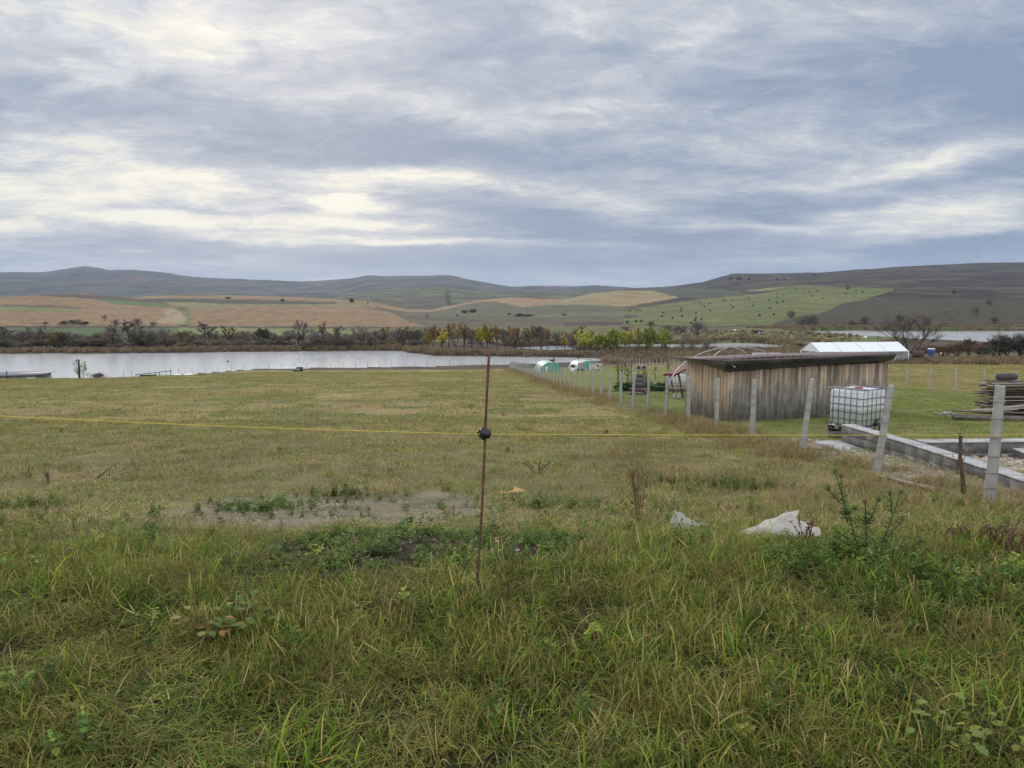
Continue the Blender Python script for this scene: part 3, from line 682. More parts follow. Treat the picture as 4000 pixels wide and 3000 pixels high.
gravel_f = lambda X, Y: ((X+2.2+(fbm(X/.8, Y/.8, 99, 3)-.5)*1.3)/2.1)**2 + ((Y-8.5+(fbm(X/.9, Y/.9, 98, 3)-.5)*1.6)/2.1)**2
weed_f = lambda X, Y: ((X+.70+(fbm(X/.7, Y/.7, 97, 3)-.5)*1.0)/1.15)**2 + ((Y-5.2+(fbm(X/.6, Y/.6, 96, 3)-.5)*.9)/1.05)**2
weed2_f = lambda X, Y: ((X-2.9)/1.2)**2 + ((Y-4.3)/1.25)**2
strip_f = lambda X, Y: (X > 7.4-.048*Y+.1) & (X < 8.45) & (Y > 8) & (Y < 18.6)
def inpit(X, Y): return (X > 8.0) & (Y < 15.6) & (Y > 7)
q = rng
# bank: long tangled grass round the viewpoint
X, Y, q1 = wedge(1.2, 8.2, 128, 1, -1500, 5900)
k = (gravel_f(X, Y) > 1) & (q1.uniform(0, 1, len(X)) < np.where(weed_f(X, Y) < 1.15, .05, 1.0)) & (q1.uniform(0, 1, len(X)) < np.clip((7.0-Y)/1.8, .10, 1)) & ~inpit(X, Y) & ~((weed2_f(X, Y) < 1) & (q1.uniform(0, 1, len(X)) < .45))
hs = np.clip(-.25+2.2*fbm(X/.38, Y/.38, 201, 3)+.6*(fbm(X/1.6, Y/1.6, 202, 2)-.5), .28, 1.12)*np.clip((6.6-Y)/1.6, .38, 1)
hs *= np.clip(.55+Y/6, .7, 1.0)
place('long_grass', X, Y, q1, c_long, 9, .75, 1.25, .16, k, hs=hs)
X, Y, q1 = wedge(1.8, 6.4, 9, 2)
k = (gravel_f(X, Y) > 1) & (weed_f(X, Y) > 1) & (fbm(X/.8, Y/.8, 205, 3) > .42) & ~inpit(X, Y)
yaw = 6.28*fbm(X[k]/1.4, Y[k]/1.4, 207, 2)*1.6+2.2
place('laid_grass', X, Y, q1, c_lay, 5, .7, 1.15, .12, k, yaw=yaw)
# mown field beyond the bank
X, Y, q1 = wedge(5.4, 26, 14, 3, -1200, 4700)
fx = 7.4-.048*Y
k = (X < fx) & (gravel_f(X, Y) > .92) & (q1.uniform(0, 1, len(X)) < np.clip((Y-5.0)/1.6, .1, 1)) & ~((weed_f(X, Y) < 1))
place('field_grass', X, Y, q1, c_mid, 7, .8, 1.4, .10, k, hs=.5+1.0*fbm(X/1.2, Y/1.2, 211, 3))
X, Y, q1 = wedge(24, 128, 1.9, 4, -200, 4200)
fx = 7.4-.048*Y; k = (X < fx-.2) & (fbm(X/5, Y/3, 213, 3) > .12)
place('meadow_grass', X, Y, q1, c_far, 5, .7, 1.3, .08, k, hs=.5+1.0*fbm(X/3, Y/3, 215, 3))
# garden side
X, Y, q1 = wedge(9, 60, 3.2, 5, 2000, 4500)
k = (X > 7.4-.048*Y+.5) & ~inpit(X, Y) & ~strip_f(X, Y) & (X < 35-.052*Y)
k |= strip_f(X, Y) & (fbm(X/.9, Y/1.3, 219, 3) > .53)
place('lawn_grass', X, Y, q1, c_gard, 5, .6, 1.15, .08, k, hs=.5+1.0*fbm(X/2, Y/2, 217, 3))
X, Y, q1 = wedge(40, 150, .9, 6, 2600, 4500)
k = (X > 35.8-.052*Y)
place('rough_meadow_grass', X, Y, q1, c_far, 5, 1.0, 1.6, .08, k)
# tall dead grass: along the fence, the rough corner on the right
Yf = q.uniform(9.5, 150, 2600)**1.0; Yf = 10+(q.uniform(0, 1, 2600)**1.7)*140
Xf = 7.4-.048*Yf-.35+q.normal(0, .42+.004*Yf, len(Yf))
kf = (fbm(Xf/1.5, Yf/2.5, 221, 3) > np.where(Yf < 19, .47, .36))
q1 = np.random.default_rng(8); place('fence_line_dead_grass', Xf, Yf, q1, c_dry, 6, .7, 1.25, .12, kf, hs=(.6+.8*fbm(Xf/2, Yf/3, 222, 2))*np.where(Yf < 19, .55, 1.0))
X, Y, q1 = wedge(7.0, 17, 7, 9, 2200, 4400)
k = (X < 7.4-.048*Y+.1) & (fbm(X/1.3, Y/1.3, 223, 3) > .50)
place('rough_dead_grass', X, Y, q1, c_dry, 6, .45, .95, .14, k)
X, Y, q1 = wedge(2.2, 7.5, 5, 10)
k = (gravel_f(X, Y) > 1.1) & (weed_f(X, Y) > 1.1) & (fbm(X/.7, Y/.7, 225, 3) > .55)
place('straw_tufts', X, Y, q1, c_dry, 6, .35, .6, .2, k)
# broad-leaved weeds
X, Y, q1 = wedge(3.6, 7.0, 115, 11, 700, 2500); k = (weed_f(X, Y) < 1.05) & (fbm(X/.25, Y/.25, 227, 3) > .40)
place('nettle_patch', X, Y, q1, c_weed, 7, .5, 1.05, .25, k, hs=np.full(len(X), .62))
X, Y, q1 = wedge(2.8, 6.0, 90, 12, 3000, 5200); k = (weed2_f(X, Y) < 1.3) & (fbm(X/.3, Y/.3, 229, 3) > .50)
place('creeping_weeds', X, Y, q1, c_weed, 7, .5, 1.0, .35, k, hs=np.full(len(X), .6))
X, Y, q1 = wedge(1.8, 9.5, 2.0, 13); k = (gravel_f(X, Y) > .75)
place('scattered_weeds', X, Y, q1, c_weed, 7, .5, 1.2, .3, k, zoff=.03)
X, Y, q1 = wedge(6.3, 11.5, 9, 14, 700, 2300); k = (gravel_f(X, Y) < 1.25) & (fbm(X/.5, Y/.5, 231, 3) > .45)
place('gravel_weeds', X, Y, q1, c_weed, 7, .4, .9, .3, k)
X, Y, q1 = wedge(9, 45, .10, 22, 0, 3000); k = (X < 7.2-.048*Y) & (fbm(X/3, Y/3, 235, 3) > .42)
place('field_weeds', X, Y, q1, c_weed, 7, .7, 1.8, .3, k, hs=np.full(len(X), .6))
X, Y, q1 = wedge(9, 40, .06, 23, 0, 3000); k = (X < 7.2-.048*Y)
place('field_dead_stalks', X, Y, q1, c_dry, 6, .3, .7, .2, k)
X, Y, q1 = wedge(1.9, 6, 1.2, 15); place('yellow_leaves', X, Y, q1, c_yel, 4, .5, 1.0, .4, None, zoff=.07)
for k_, (x_, y_, r_, n_, lab_) in enumerate([(60, 1985, .42, 70, 0), (2840, 1900, .55, 110, 1), (1000, 1990, .35, 60, 0), (2230, 1990, .5, 90, 0), (3150, 2200, .4, 60, 1), (3560, 2250, .5, 90, 1), (1330, 1935, .25, 30, 0)]):
    p_ = hit(x_, y_, 2, 30); q1 = np.random.default_rng(400+k_); X = p_.x+q1.normal(0, r_*.8, n_); Y = p_.y+q1.normal(0, r_*.55, n_); place('low_weed_clump', X, Y, q1, c_weed, 7, .5, 1.2, .3, None)
# stones
def stone(seed, mat):
    b_ = MB(); b_.blob((0, 0, 0), (.5, .36, .26), seed, 2, .16); return mesh_from('stone', np.array(b_.v), b_.f, mat, True)
sm = []
for i, c in enumerate([(.33, .28, .22), (.40, .33, .24), (.28, .26, .23), (.30, .21, .14), (.46, .42, .35)]): sm.append(simple('stone_%s' % ['grey', 'tan', 'slate', 'brown', 'pale'][i], c, .9, .25, 5, .2))
c_st = source_collection('stone_kinds', [stone(i, sm[i % 5]) for i in range(10)])
X, Y, q1 = wedge(6.2, 11.5, 230, 16, 600, 2500); k = (gravel_f(X, Y) < 1.08)
k &= q1.uniform(0, 1, len(X)) < .4
place('bare_gravel', X, Y, q1, c_st, 10, .008, .032, .5, k)
X, Y, q1 = wedge(4.0, 7, 60, 17, 900, 2400); k = (weed_f(X, Y) < 1.1)
k &= q1.uniform(0, 1, len(X)) < .35
place('rubble_stones', X, Y, q1, c_st, 10, .012, .045, .5, k)
X, Y, q1 = wedge(8.5, 19.5, 90, 18, 2500, 4500); k = strip_f(X, Y) & (fbm(X/.9, Y/1.3, 219, 3) < .56)
place('gravel_strip', X, Y, q1, c_st, 10, .02, .09, .5, k)
# reed belts and dead stalks round the ponds
c_reed = tuftset('reed_clump', 5, leafmat('reeds', .3, .8, (.16, .11, .06), .4, .3), n=60, Rr=1.0, h=(1.0, 2.3), wd=.085, lean=.16, droop=.5, pal=[(.34, .25, .16), (.24, .175, .115), (.17, .13, .085), (.19, .165, .085)], wts=[3, 4, 3, 1.5], lev=4)
def along(poly, i0, i1, n, out, wid, seed):
    q_ = np.random.default_rng(seed); pts = [Vector(p) for p in poly[i0:i1+1]]; Ls = [(pts[i+1]-pts[i]).length for i in range(len(pts)-1)]; T = sum(Ls)
    c_ = Vector((sum(p[0] for p in poly)/len(poly), sum(p[1] for p in poly)/len(poly))); X = []; Y = []
    for _ in range(n):
        t = q_.uniform(0, T); i = 0
        while t > Ls[i]: t -= Ls[i]; i += 1
        d = (pts[i+1]-pts[i])/Ls[i]; p = pts[i]+d*t; nr = Vector((-d.y, d.x))
        if out[1]*nr.y+out[0]*nr.x < 0: nr = -nr
        p = p+nr*(q_.uniform(0, wid)**1.0); X.append(p.x); Y.append(p.y)
    return np.array(X), np.array(Y), q_
RX, RY = [], []
for args in [(POND1, 0, 12, 2300, (0, 1), 6, 31), (POND3, 10, 13, 100, (0, 1), 10, 32), (POND3, 0, 7, 2000, (0, 1), 22, 33), (POND2, 0, 10, 500, (0, 1), 4, 34), (POND2, 12, 17, 700, (0, -1), 5, 35)]:
    a_, b__, q_ = along(*args); RX.append(a_); RY.append(b__)
RX = np.concatenate(RX); RY = np.concatenate(RY); kk = height(RX, RY) > WATER-.05
place('reed_beds', RX, RY, np.random.default_rng(30), c_reed, 5, .55, 1.05, .08, kk)
# brown stand of dead reed between garden and second pond, weeds on the dyke
X, Y, q1 = wedge(172, 232, .22, 19, 2050, 3300); k = (height(X, Y) > WATER+.1) & (~inpoly(X, Y, POND1)) & (X/Y > .125)
place('dead_reed_stand', X, Y, q1, c_reed, 5, .55, .95, .08, k)
X, Y, q1 = wedge(122, 150, .5, 20, 3050, 4500); k = fbm(X/9, Y/4, 233, 3)+(X/Y-.45)*.5 > .50
place('dead_weed_belt', X, Y, q1, c_reed, 5, .4, .7, .08, k)
X, Y, q1 = wedge(240, 370, .035, 21, 2500, 3350); k = (height(X, Y) > WATER+.2)
place('dyke_scrub', X, Y, q1, c_reed, 5, .5, 1.0, .1, k)
# ------------------------------------------------------------------ materials for built things
M_conc = simple('post_concrete', (.40, .39, .36), .9, .18, 9, .4, c2=(.28, .28, .25), f2=.56, s2=4, stretch=(1, 1, .5))
M_conc2 = simple('block_concrete', (.150, .143, .132), .92, .25, 5, .5, c2=(.30, .29, .265), f2=.60, s2=2.2, stretch=(1, 1, 1.6))
M_cap = simple('screed_concrete', (.43, .43, .42), .85, .18, 6, .4, c2=(.26, .25, .235), f2=.58, s2=3)
M_wire = simple('galvanised_wire', (.22, .22, .22), .55, .2, 20, metal=.5)
M_rust = simple('rusty_rebar', (.115, .052, .036), .8, .3, 40, .4, c2=(.20, .085, .045), f2=.55, s2=18)
M_blk = simple('black_plastic', (.015, .015, .017), .38, .2, 20, spec=.5)
M_yel = simple('yellow_rope', (.62, .50, .07), .7, .15, 60)
M_tarp = simple('black_tarpaulin', (.022, .024, .027), .36, .25, 3, .6, bscale=6, spec=.5)
M_print = simple('tarpaulin_print', (.006, .006, .007), .6, .1, 3)
M_roof = simple('brown_roof_sheet', (.155, .115, .110), .55, .15, 5, .1, c2=(.21, .17, .16), f2=.6, s2=2)
M_white = simple('white_pvc', (.80, .82, .84), .5, .04, 3, .1, bscale=2)
M_clear = None
M_beam = simple('weathered_timber', (.20, .175, .150), .85, .3, 8, .4, c2=(.11, .09, .075), f2=.55, s2=3, stretch=(1, 1, 6))
M_brown = simple('brown_stained_wood', (.115, .052, .030), .7, .25, 12, .2)
M_redtile = simple('red_tile_sheet', (.165, .042, .036), .6, .2, 8, .1, c2=(.11, .035, .03), f2=.6, s2=6)
M_galv = simple('galvanised_tube', (.42, .43, .43), .35, .1, 10, metal=.85)
M_tank = simple('milky_tank_plastic', (.66, .69, .66), .35, .05, 2, tr=.25)
M_cage = simple('cage_steel', (.16, .16, .17), .45, .15, 20, metal=.5)
M_teal = simple('mint_greenhouse_film', (.17, .50, .39), .4, .12, 2.5, .3, bscale=4, tr=.45)
M_pale = simple('pale_greenhouse_film', (.55, .72, .66), .4, .06, 2, .2, tr=.3)
M_grill = simple('grey_cast_concrete', (.085, .087, .095), .9, .15, 12, .3)
M_brick = simple('terracotta_slab', (.28, .085, .05), .8, .2, 12)
M_blue = simple('blue_plastic', (.05, .11, .34), .4, .12, 5)
M_dark = simple('dark_stain', (.03, .028, .026), .8, .3, 10)
M_bark = simple('bark', (.105, .080, .060), .95, .3, 6, .4, stretch=(1, 1, .4))

# shed boards: aged larch, each board with its own tone (vertex colour), warm under the eaves, silver and damp-dark lower down
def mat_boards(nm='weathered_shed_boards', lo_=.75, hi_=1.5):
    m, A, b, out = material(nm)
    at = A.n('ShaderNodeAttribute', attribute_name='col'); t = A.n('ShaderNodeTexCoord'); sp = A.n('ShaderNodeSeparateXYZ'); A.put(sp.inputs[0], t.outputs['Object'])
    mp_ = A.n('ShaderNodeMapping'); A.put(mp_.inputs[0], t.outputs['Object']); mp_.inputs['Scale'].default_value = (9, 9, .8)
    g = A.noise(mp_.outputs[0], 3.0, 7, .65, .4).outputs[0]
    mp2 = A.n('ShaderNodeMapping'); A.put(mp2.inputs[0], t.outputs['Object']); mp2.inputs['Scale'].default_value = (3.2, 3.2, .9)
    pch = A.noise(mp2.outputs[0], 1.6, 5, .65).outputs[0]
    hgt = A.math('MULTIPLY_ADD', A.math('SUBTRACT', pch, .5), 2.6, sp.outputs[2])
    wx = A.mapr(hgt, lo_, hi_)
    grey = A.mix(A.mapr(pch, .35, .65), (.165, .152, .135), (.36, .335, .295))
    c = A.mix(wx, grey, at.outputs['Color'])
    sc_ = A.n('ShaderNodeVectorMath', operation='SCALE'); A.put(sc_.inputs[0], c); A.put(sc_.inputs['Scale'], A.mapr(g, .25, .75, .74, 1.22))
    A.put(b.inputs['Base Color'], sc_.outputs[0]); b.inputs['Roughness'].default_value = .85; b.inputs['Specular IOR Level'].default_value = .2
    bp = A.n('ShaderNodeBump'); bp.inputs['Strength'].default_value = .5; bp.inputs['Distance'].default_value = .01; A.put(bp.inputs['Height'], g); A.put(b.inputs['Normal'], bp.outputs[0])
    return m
M_board = mat_boards(); M_board2 = mat_boards('warm_shed_boards', -.1, 1.35)  # side-wall boards: a warmer, lighter wood colour of their own

# ------------------------------------------------------------------ the rebar stake with its screw-on insulator and the yellow electric rope
base = hit(1860, 2300, 2, 8); top = ray(1915, 1376, base.y+.06)
stake = empty('rebar_stake', base, 0, 'tall rusty ribbed steel stake standing in the foreground grass', 'stake')
b_ = MB(); axis = Vector(top)-base; n_ = 96; Lb = axis.length; rs = []; pts = []
for i in range(n_*2+1):
    t = i/(n_*2); pts.append(axis*(t*1.03-.03) + Vector((.006*math.sin(t*5), 0, 0))); rs.append(.0068 if i % 2 else .0086)
b_.tube(pts, .008, 8, rs=rs); b_.build('rod', M_rust, stake, True)
P0 = ray(1896, 1694, base.y+.03)-base
ins = MB()
rx_ = Matrix.Rotation(R(90), 3, 'Y') @ Matrix.Rotation(R(18), 3, 'X')
ins.lathe([(.012, -.032), (.028, -.030), (.030, -.006), (.026, 0), (.030, .006), (.028, .022), (.016, .030), (.012, .034)], P0, 14, rx_)
for k in range(7):
    a = k*2*math.pi/7; e = rx_ @ Vector((math.cos(a)*.027, math.sin(a)*.027, -.014)); ins.blob(P0+e, (.008, .008, .014), k, 1, .05)
ins.tube([P0+Vector((-.02, .0, .015)), P0+Vector((-.035, -.012, .02)), P0+Vector((-.036, -.02, 0)), P0+Vector((-.02, -.016, -.014))], .004, 6)
ins_o = ins.build('insulator', M_blk, stake, True)
wb = MB(); wb.lathe([(.010, 0), (.014, .001), (.013, .010), (.004, .012)], P0+Vector((-.038, -.006, .004)), 10, Matrix.Rotation(R(-90), 3, 'Y')); wb.build('screw_knob', M_blk, ins_o, True)
b_ = MB(); Pw = base+P0+Vector((0, -.018, .0))
lp = ray(-900, 1573, 3.6); rp = ray(5200, 1690, 5.6)
def sag(a, b, n, s):
    return [Vector(a).lerp(Vector(b), i/n)+Vector((0, 0, -s*4*(i/n)*(1-i/n))) for i in range(n+1)]
b_.tube(sag(lp, Pw, 24, .02)[:-1]+sag(Pw, rp, 30, .012), .0022, 5)
tag(b_.build('fence_rope', M_yel), 'thin yellow rope stretched level across the foreground past the stake', 'rope')

# ------------------------------------------------------------------ concrete post fences with woven wire
postmeshes = []
for sd_ in range(4):
    qq = random.Random(sd_); b_ = MB()
    w0, w1, d0_, d1_, h = .067, .054, .056, .048, 1.64
    pf = [(-1, -1), (1, -1), (1, .2), (.35, 1), (-.35, 1), (-1, .2)]
    vs = []; fs = []; lv = [(-.3, 0), (0, 0), (.4, .2), (.9, .5), (1.3, .8), (h-.03, .97), (h, 1.0)]
    for z, t in lv:
        for x, y in pf:
            k_ = .93 if z == h else 1
            vs.append(((w0+(w1-w0)*t)*x*k_+qq.uniform(-.002, .002), (d0_+(d1_-d0_)*t)*y*k_+qq.uniform(-.002, .002), z+(qq.uniform(-.012, .012) if z == h else 0)))
    n6 = 6
    for i in range(len(lv)-1):
        for k in range(n6): k2 = (k+1) % n6; fs.append((i*n6+k, i*n6+k2, (i+1)*n6+k2, (i+1)*n6+k))
    fs.append(tuple((len(lv)-1)*n6+k for k in range(n6))); b_.add(vs, fs)
    postmeshes.append(mesh_from('post', np.array(b_.v), b_.f, M_conc))
tie = MB(); tie.tube([(-.076, .05, 0), (-.076, -.064, 0), (.075, -.064, .004), (.07, .05, .002)], .0035, 4)
tie_me = mesh_from('wire_tie', np.array(tie.v), tie.f, M_wire)
def post_fence(name, label, pts, near=0, group=None, ties=0, lean=None, mesh=True, mesh_n=None):
    f = empty(name, pts[0], 0, label, 'fence', group); o0 = Vector(pts[0]); mb = MB()
    for i, p in enumerate(pts):
        qq = random.Random(i*7+3); p = Vector(p)
        o = link('concrete_post', postmeshes[i % 4], f); o.location = p-o0
        lx, ly = (lean[i] if lean and i < len(lean) else (qq.gauss(0, .014), qq.gauss(0, .012)))
        o.rotation_euler = (ly, lx, qq.uniform(-.25, .25)-.5); sc_ = qq.uniform(.97, 1.03) if i > 2 else 1.0; o.scale = (1, 1, sc_)
        if i < ties:
            for z_ in (.08, .28, .48, .70, .95, 1.2, 1.42): c = link('wire_tie', tie_me, o); c.location = (0, 0, z_)
    rows = [.08, .28, .48, .70, .95, 1.2, 1.46]
    mn = mesh_n or len(pts)-1
    for i in range(min(mn, len(pts)-1)):
        a, b = Vector(pts[i])-o0, Vector(pts[i+1])-o0; d_ = b-a
        rad = .0017 if i < 6 else .0030 if i < 14 else .004
        for r_ in rows:
            ln_ = [a.lerp(b, t/4)+Vector((-.05, -.05, r_-.02*math.sin(math.pi*t/4)*(2 if r_ > 1.4 else 1))) for t in range(5)]
            mb.tube(ln_, rad, 3, False)
        if i < 9:
            nv = int(d_.length/.16)
            for k in range(1, nv):
                p = a.lerp(b, k/nv)+Vector((-.05, -.05, 0)); mb.tube([p+Vector((0, 0, .06)), p+Vector((.006*math.sin(k*3), 0, .6)), p+Vector((0, 0, 1.19))], rad*.75, 3, False)
        if i < 12:   # barbs on the top strand
            for k in range(int(d_.length/.12)):
                p = a.lerp(b, (k+.5)*.12/d_.length)+Vector((-.05, -.05, 1.44)); mb.tube([p+Vector((0, .012, .012)), p-Vector((0, .012, .012))], .0015, 3, False)
    if mesh: mb.build('wire_mesh', M_wire, f)
    return f
pa = []
for k in range(53):
    t = 10.05+2.965*k; X_ = 7.4-.048*t; Y_ = t*.985 if t < 14 else t*.992
    pa.append(Vector((X_, Y_, float(height(X_, Y_)))))
pa[0] = Vector((6.30, 9.15, float(height(6.30, 9.15))-.03))
pa[1] = Vector((6.75, 12.9, float(height(6.75, 12.9)))); pa[2] = Vector((6.60, 15.9, float(height(6.60, 15.9)))) ; pa[3] = Vector((6.5, 18.95, float(height(6.5, 18.95))))
pa.insert(0, Vector((6.9, 6.2, float(height(6.9, 6.2)))))
post_fence('wire_fence', 'long woven-wire fence on pale concrete posts running from near right down to the pond', pa, ties=8, lean=[(0, 0), (.012, .02), (.10, .02), (.085, .01), (.012, 0)])
pb = []
for k in range(-4, 42):
    t = 57.8+2.95*k if True else 0
    X_ = 35.3-.052*t; pb.append(Vector((X_, t, float(height(X_, t)))))
pb = [p for p in pb if p.y > 44.5]
pb.insert(0, Vector((33.3, 43.6, float(height(33.3, 43.6)))))
post_fence('wire_fence', 'far row of concrete fence posts along the other side of the garden', pb, mesh_n=24)
# thin stake fence along the pond
ps = [hit(x, y, 60, 200) for x, y in [(484, 1489), (515, 1489)]]
st_me = MB(); st_me.tube([(0, 0, -.2), (.02, 0, 1.45)], .035, 5); st_me.tube([(0, 0, 1.38), (0, 0, 1.47)], .045, 5); st_me = mesh_from('thin_stake', np.array(st_me.v), st_me.f, M_beam)
sf = None; spts = []
xs_ = [484, 515, 583, 649, 700, 751, 802, 852, 903, 953, 1000, 1051, 1100, 1149, 1198, 1245, 1293, 1341, 1389, 1436, 1483, 1530, 1577, 1621, 1668, 1712, 1757, 1800, 1843, 1884, 1930]
for i, x in enumerate(xs_):
    d_ = np.interp(x, [484, 700, 1000, 1500, 1930], [139, 140, 158, 163, 166]); spts.append(atd(x, float(d_)))
sf = empty('stake_fence', spts[0], 0, 'low fence of thin grey stakes along the near edge of the pond', 'fence')
wr = MB()
for i, p in enumerate(spts):
    o = link('thin_stake', st_me, sf); o.location = p-spts[0]; o.rotation_euler = (0, rnd.gauss(0, .04), 0)
    if i: wr.tube([spts[i-1]-spts[0]+Vector((0, 0, 1.0)), p-spts[0]+Vector((0, 0, 1.0))], .008, 3, False)
wr.build('wire', M_wire, sf)

# ------------------------------------------------------------------ plank shed
A0 = hit(2846, 1648, 15, 40); 
SA = Vector((7.95, 26.0)); SA = Vector((A0.x, A0.y))
e1 = ray(3452, 1600, 28.0); SB = Vector((e1.x, 28.0)); sl = ray(2676, 1600, 29.8); SC = Vector((sl.x, 29.6))
gz = float(height(SA.x, SA.y)); 
shed = empty('plank_shed', (SA.x, SA.y, gz), 0, 'weathered vertical-plank shed with black tarpaulin round its eaves', 'shed')
def loc2(p): return Vector((p.x-SA.x, p.y-SA.y, 0))
B_, C_ = loc2(SB), loc2(SC); D_ = B_+C_
ztop = ray(2850, 1433, 26.0).z-gz; zrf = ray(2850, 1392.5, 25.6).z-gz; DZ = zrf-ztop-.52; TZ = zrf-ztop-.46
def plank_wall(name, a, b, z0a, z0b, h, seed, cols, out):
    qq = random.Random(seed); mb = MB(); d_ = b-a; Lw = d_.length; u_ = d_/Lw; nrm = Vector((u_.y, -u_.x, 0))*out; x = 0; i = 0
    ang = math.atan2(u_.y, u_.x)
    while x < Lw:
        wd_ = qq.uniform(.10, .21) if Lw > 5 else qq.uniform(.09, .16); wd_ = min(wd_, Lw-x+.001)
        kf_ = qq.uniform(.72, 1.22); mb.col = tuple(v*kf_ for v in qq.choice(cols)); t0 = (x+wd_/2)/Lw; zb = z0a+(z0b-z0a)*t0-qq.uniform(0, .06); zt_ = h+qq.uniform(-.01, .02)
        off = nrm*(.012+.008*(i % 2)+qq.uniform(0, .004)); c_ = a+u_*(x+wd_/2)+off; c_.z = (zb+zt_)/2
        mb.box(c_, (wd_-.008, .022, zt_-zb), Matrix.Rotation(ang, 3, 'Z') @ Matrix.Rotation(qq.gauss(0, .004), 3, 'Y')); x += wd_; i += 1
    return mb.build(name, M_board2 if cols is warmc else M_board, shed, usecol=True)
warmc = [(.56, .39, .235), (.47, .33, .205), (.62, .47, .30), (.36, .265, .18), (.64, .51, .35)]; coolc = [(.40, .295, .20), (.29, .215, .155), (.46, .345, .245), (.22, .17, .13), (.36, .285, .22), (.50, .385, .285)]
zB = float(height(SB.x, SB.y))-gz; zC = float(height(SC.x, SC.y))-gz
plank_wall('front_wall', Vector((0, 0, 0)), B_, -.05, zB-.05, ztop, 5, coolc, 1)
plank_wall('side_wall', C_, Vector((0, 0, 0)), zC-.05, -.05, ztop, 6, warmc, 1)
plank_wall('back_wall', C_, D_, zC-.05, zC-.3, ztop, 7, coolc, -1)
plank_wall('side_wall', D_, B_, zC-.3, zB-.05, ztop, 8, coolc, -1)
ub = B_.normalized(); uc = C_.normalized()
mb = MB()
for p in (Vector((0, 0, 0)), B_*.34, B_*.655, B_, C_, D_): mb.box(p+ub*.05+uc*.06+Vector((0, 0, ztop/2-.1)), (.09, .09, ztop+.1), Matrix.Rotation(math.atan2(ub.y, ub.x), 3, 'Z'))
mb.build('frame', M_beam, shed)
rb = MB(); ang = math.atan2(ub.y, ub.x)
o_, e_ = .34, .40
r00 = -ub*o_-uc*e_; r10 = B_+ub*.22-uc*e_; r01 = C_-ub*o_*2.0+uc*.25; r11 = D_+ub*.22+uc*.25
nr_ = 56; vs = []; fs = []
for i in range(nr_*2+1):
    t = i/(nr_*2); a = r00.lerp(r10, t); b = r01.lerp(r11, t); hz_ = .018 if (i % 4) < 2 else 0
    sagz = .03*math.sin(math.pi*t*2)
    vs += [Vector((a.x, a.y, zrf+hz_+sagz)), Vector((b.x, b.y, zrf-.32+hz_)), Vector((a.x, a.y, zrf-.02+hz_+sagz)), Vector((b.x, b.y, zrf-.34+hz_))]
for i in range(nr_*2): k = i*4; fs += [(k, k+4, k+5, k+1), (k+2, k+3, k+7, k+6), (k, k+2, k+6, k+4), (k+1, k+5, k+7, k+3)]
fs += [(0, 1, 3, 2), (nr_*8, nr_*8+2, nr_*8+3, nr_*8+1)]
rb.add(vs, fs); rf = rb.build('roof', M_roof, shed)
fb = MB(); fb.bar(r00+Vector((0, 0, zrf-.05)), r10+Vector((0, 0, zrf-.05)), .03, .075); fb.bar(r00+Vector((0, 0, zrf-.05))-ub*.01, r01+Vector((0, 0, zrf-.29))-ub*.01, .03, .06); fb.build('fascia', M_roof, rf)
# tarpaulin: billows under the eave, along the front and the left side
def tarp(a, b, outv, hz0, hz1, drop0, drop1, seed, n=46, m=9, bulge=.16, hs_=1.0):
    mb = MB(); vs = []; fs = []
    for i in range(n+1):
        t = i/n
        for j in range(m+1):
            s_ = j/m; top_ = hz0+(hz1-hz0)*t; dp = drop0+(drop1-drop0)*t
            p = a.lerp(b, t); wob_ = .045*math.sin(t*19+seed)+.05*(vnoise(t*14, s_*3, seed)-.5)
            o = (1-s_)*.33+bulge*math.sin(math.pi*min(1, s_*1.0))*(.8+wob_*3)+.035*(vnoise(t*30, s_*5, seed+3)-.5)+.045
            z = top_-dp*s_+.02*(vnoise(t*18, 7, seed+9)-.5)*s_
            vs.append(p+outv*o*hs_+Vector((0, 0, float(z))))
    for i in range(n):
        for j in range(m): k = i*(m+1)+j; fs.append((k, k+m+1, k+m+2, k+1))
    mb.add(vs, fs); return mb.build('tarpaulin', M_tarp, shed, True)
tp = tarp(-ub*.36, B_+ub*.18, -uc, zrf-.06, zrf-.06, .42, .28, 3)
tarp(Vector((0, 0, 0))-uc*.34, C_+uc*.1, -ub, zrf-.08, zrf-.26, .42, .14, 5, n=24)
fl = MB(); q0 = B_+ub*.20-uc*.30; fl.add([q0+Vector((0, 0, zrf-.06)), q0+ub*.02+Vector((-.7, 0, zrf-.06)), q0+Vector((-.42, 0, ztop+.02)), q0+Vector((-.05, 0, zrf-.18)), q0+Vector((-.42, .03, ztop+.04))], [(0, 1, 2, 3), (0, 3, 4, 1)]); fl.build('tarpaulin_flap', M_tarp, shed)
ft = MB(); cpos = -ub*.20-uc*.33; ft.bar(cpos+Vector((-.05, 0, zrf-.04)), cpos+Vector((.16, -.03, zrf-.26)), .012, .03); ft.blob(cpos+Vector((.17, -.03, zrf-.27)), (.04, .03, .03), 2, 1); ft.build('loose_tie', M_galv, shed)
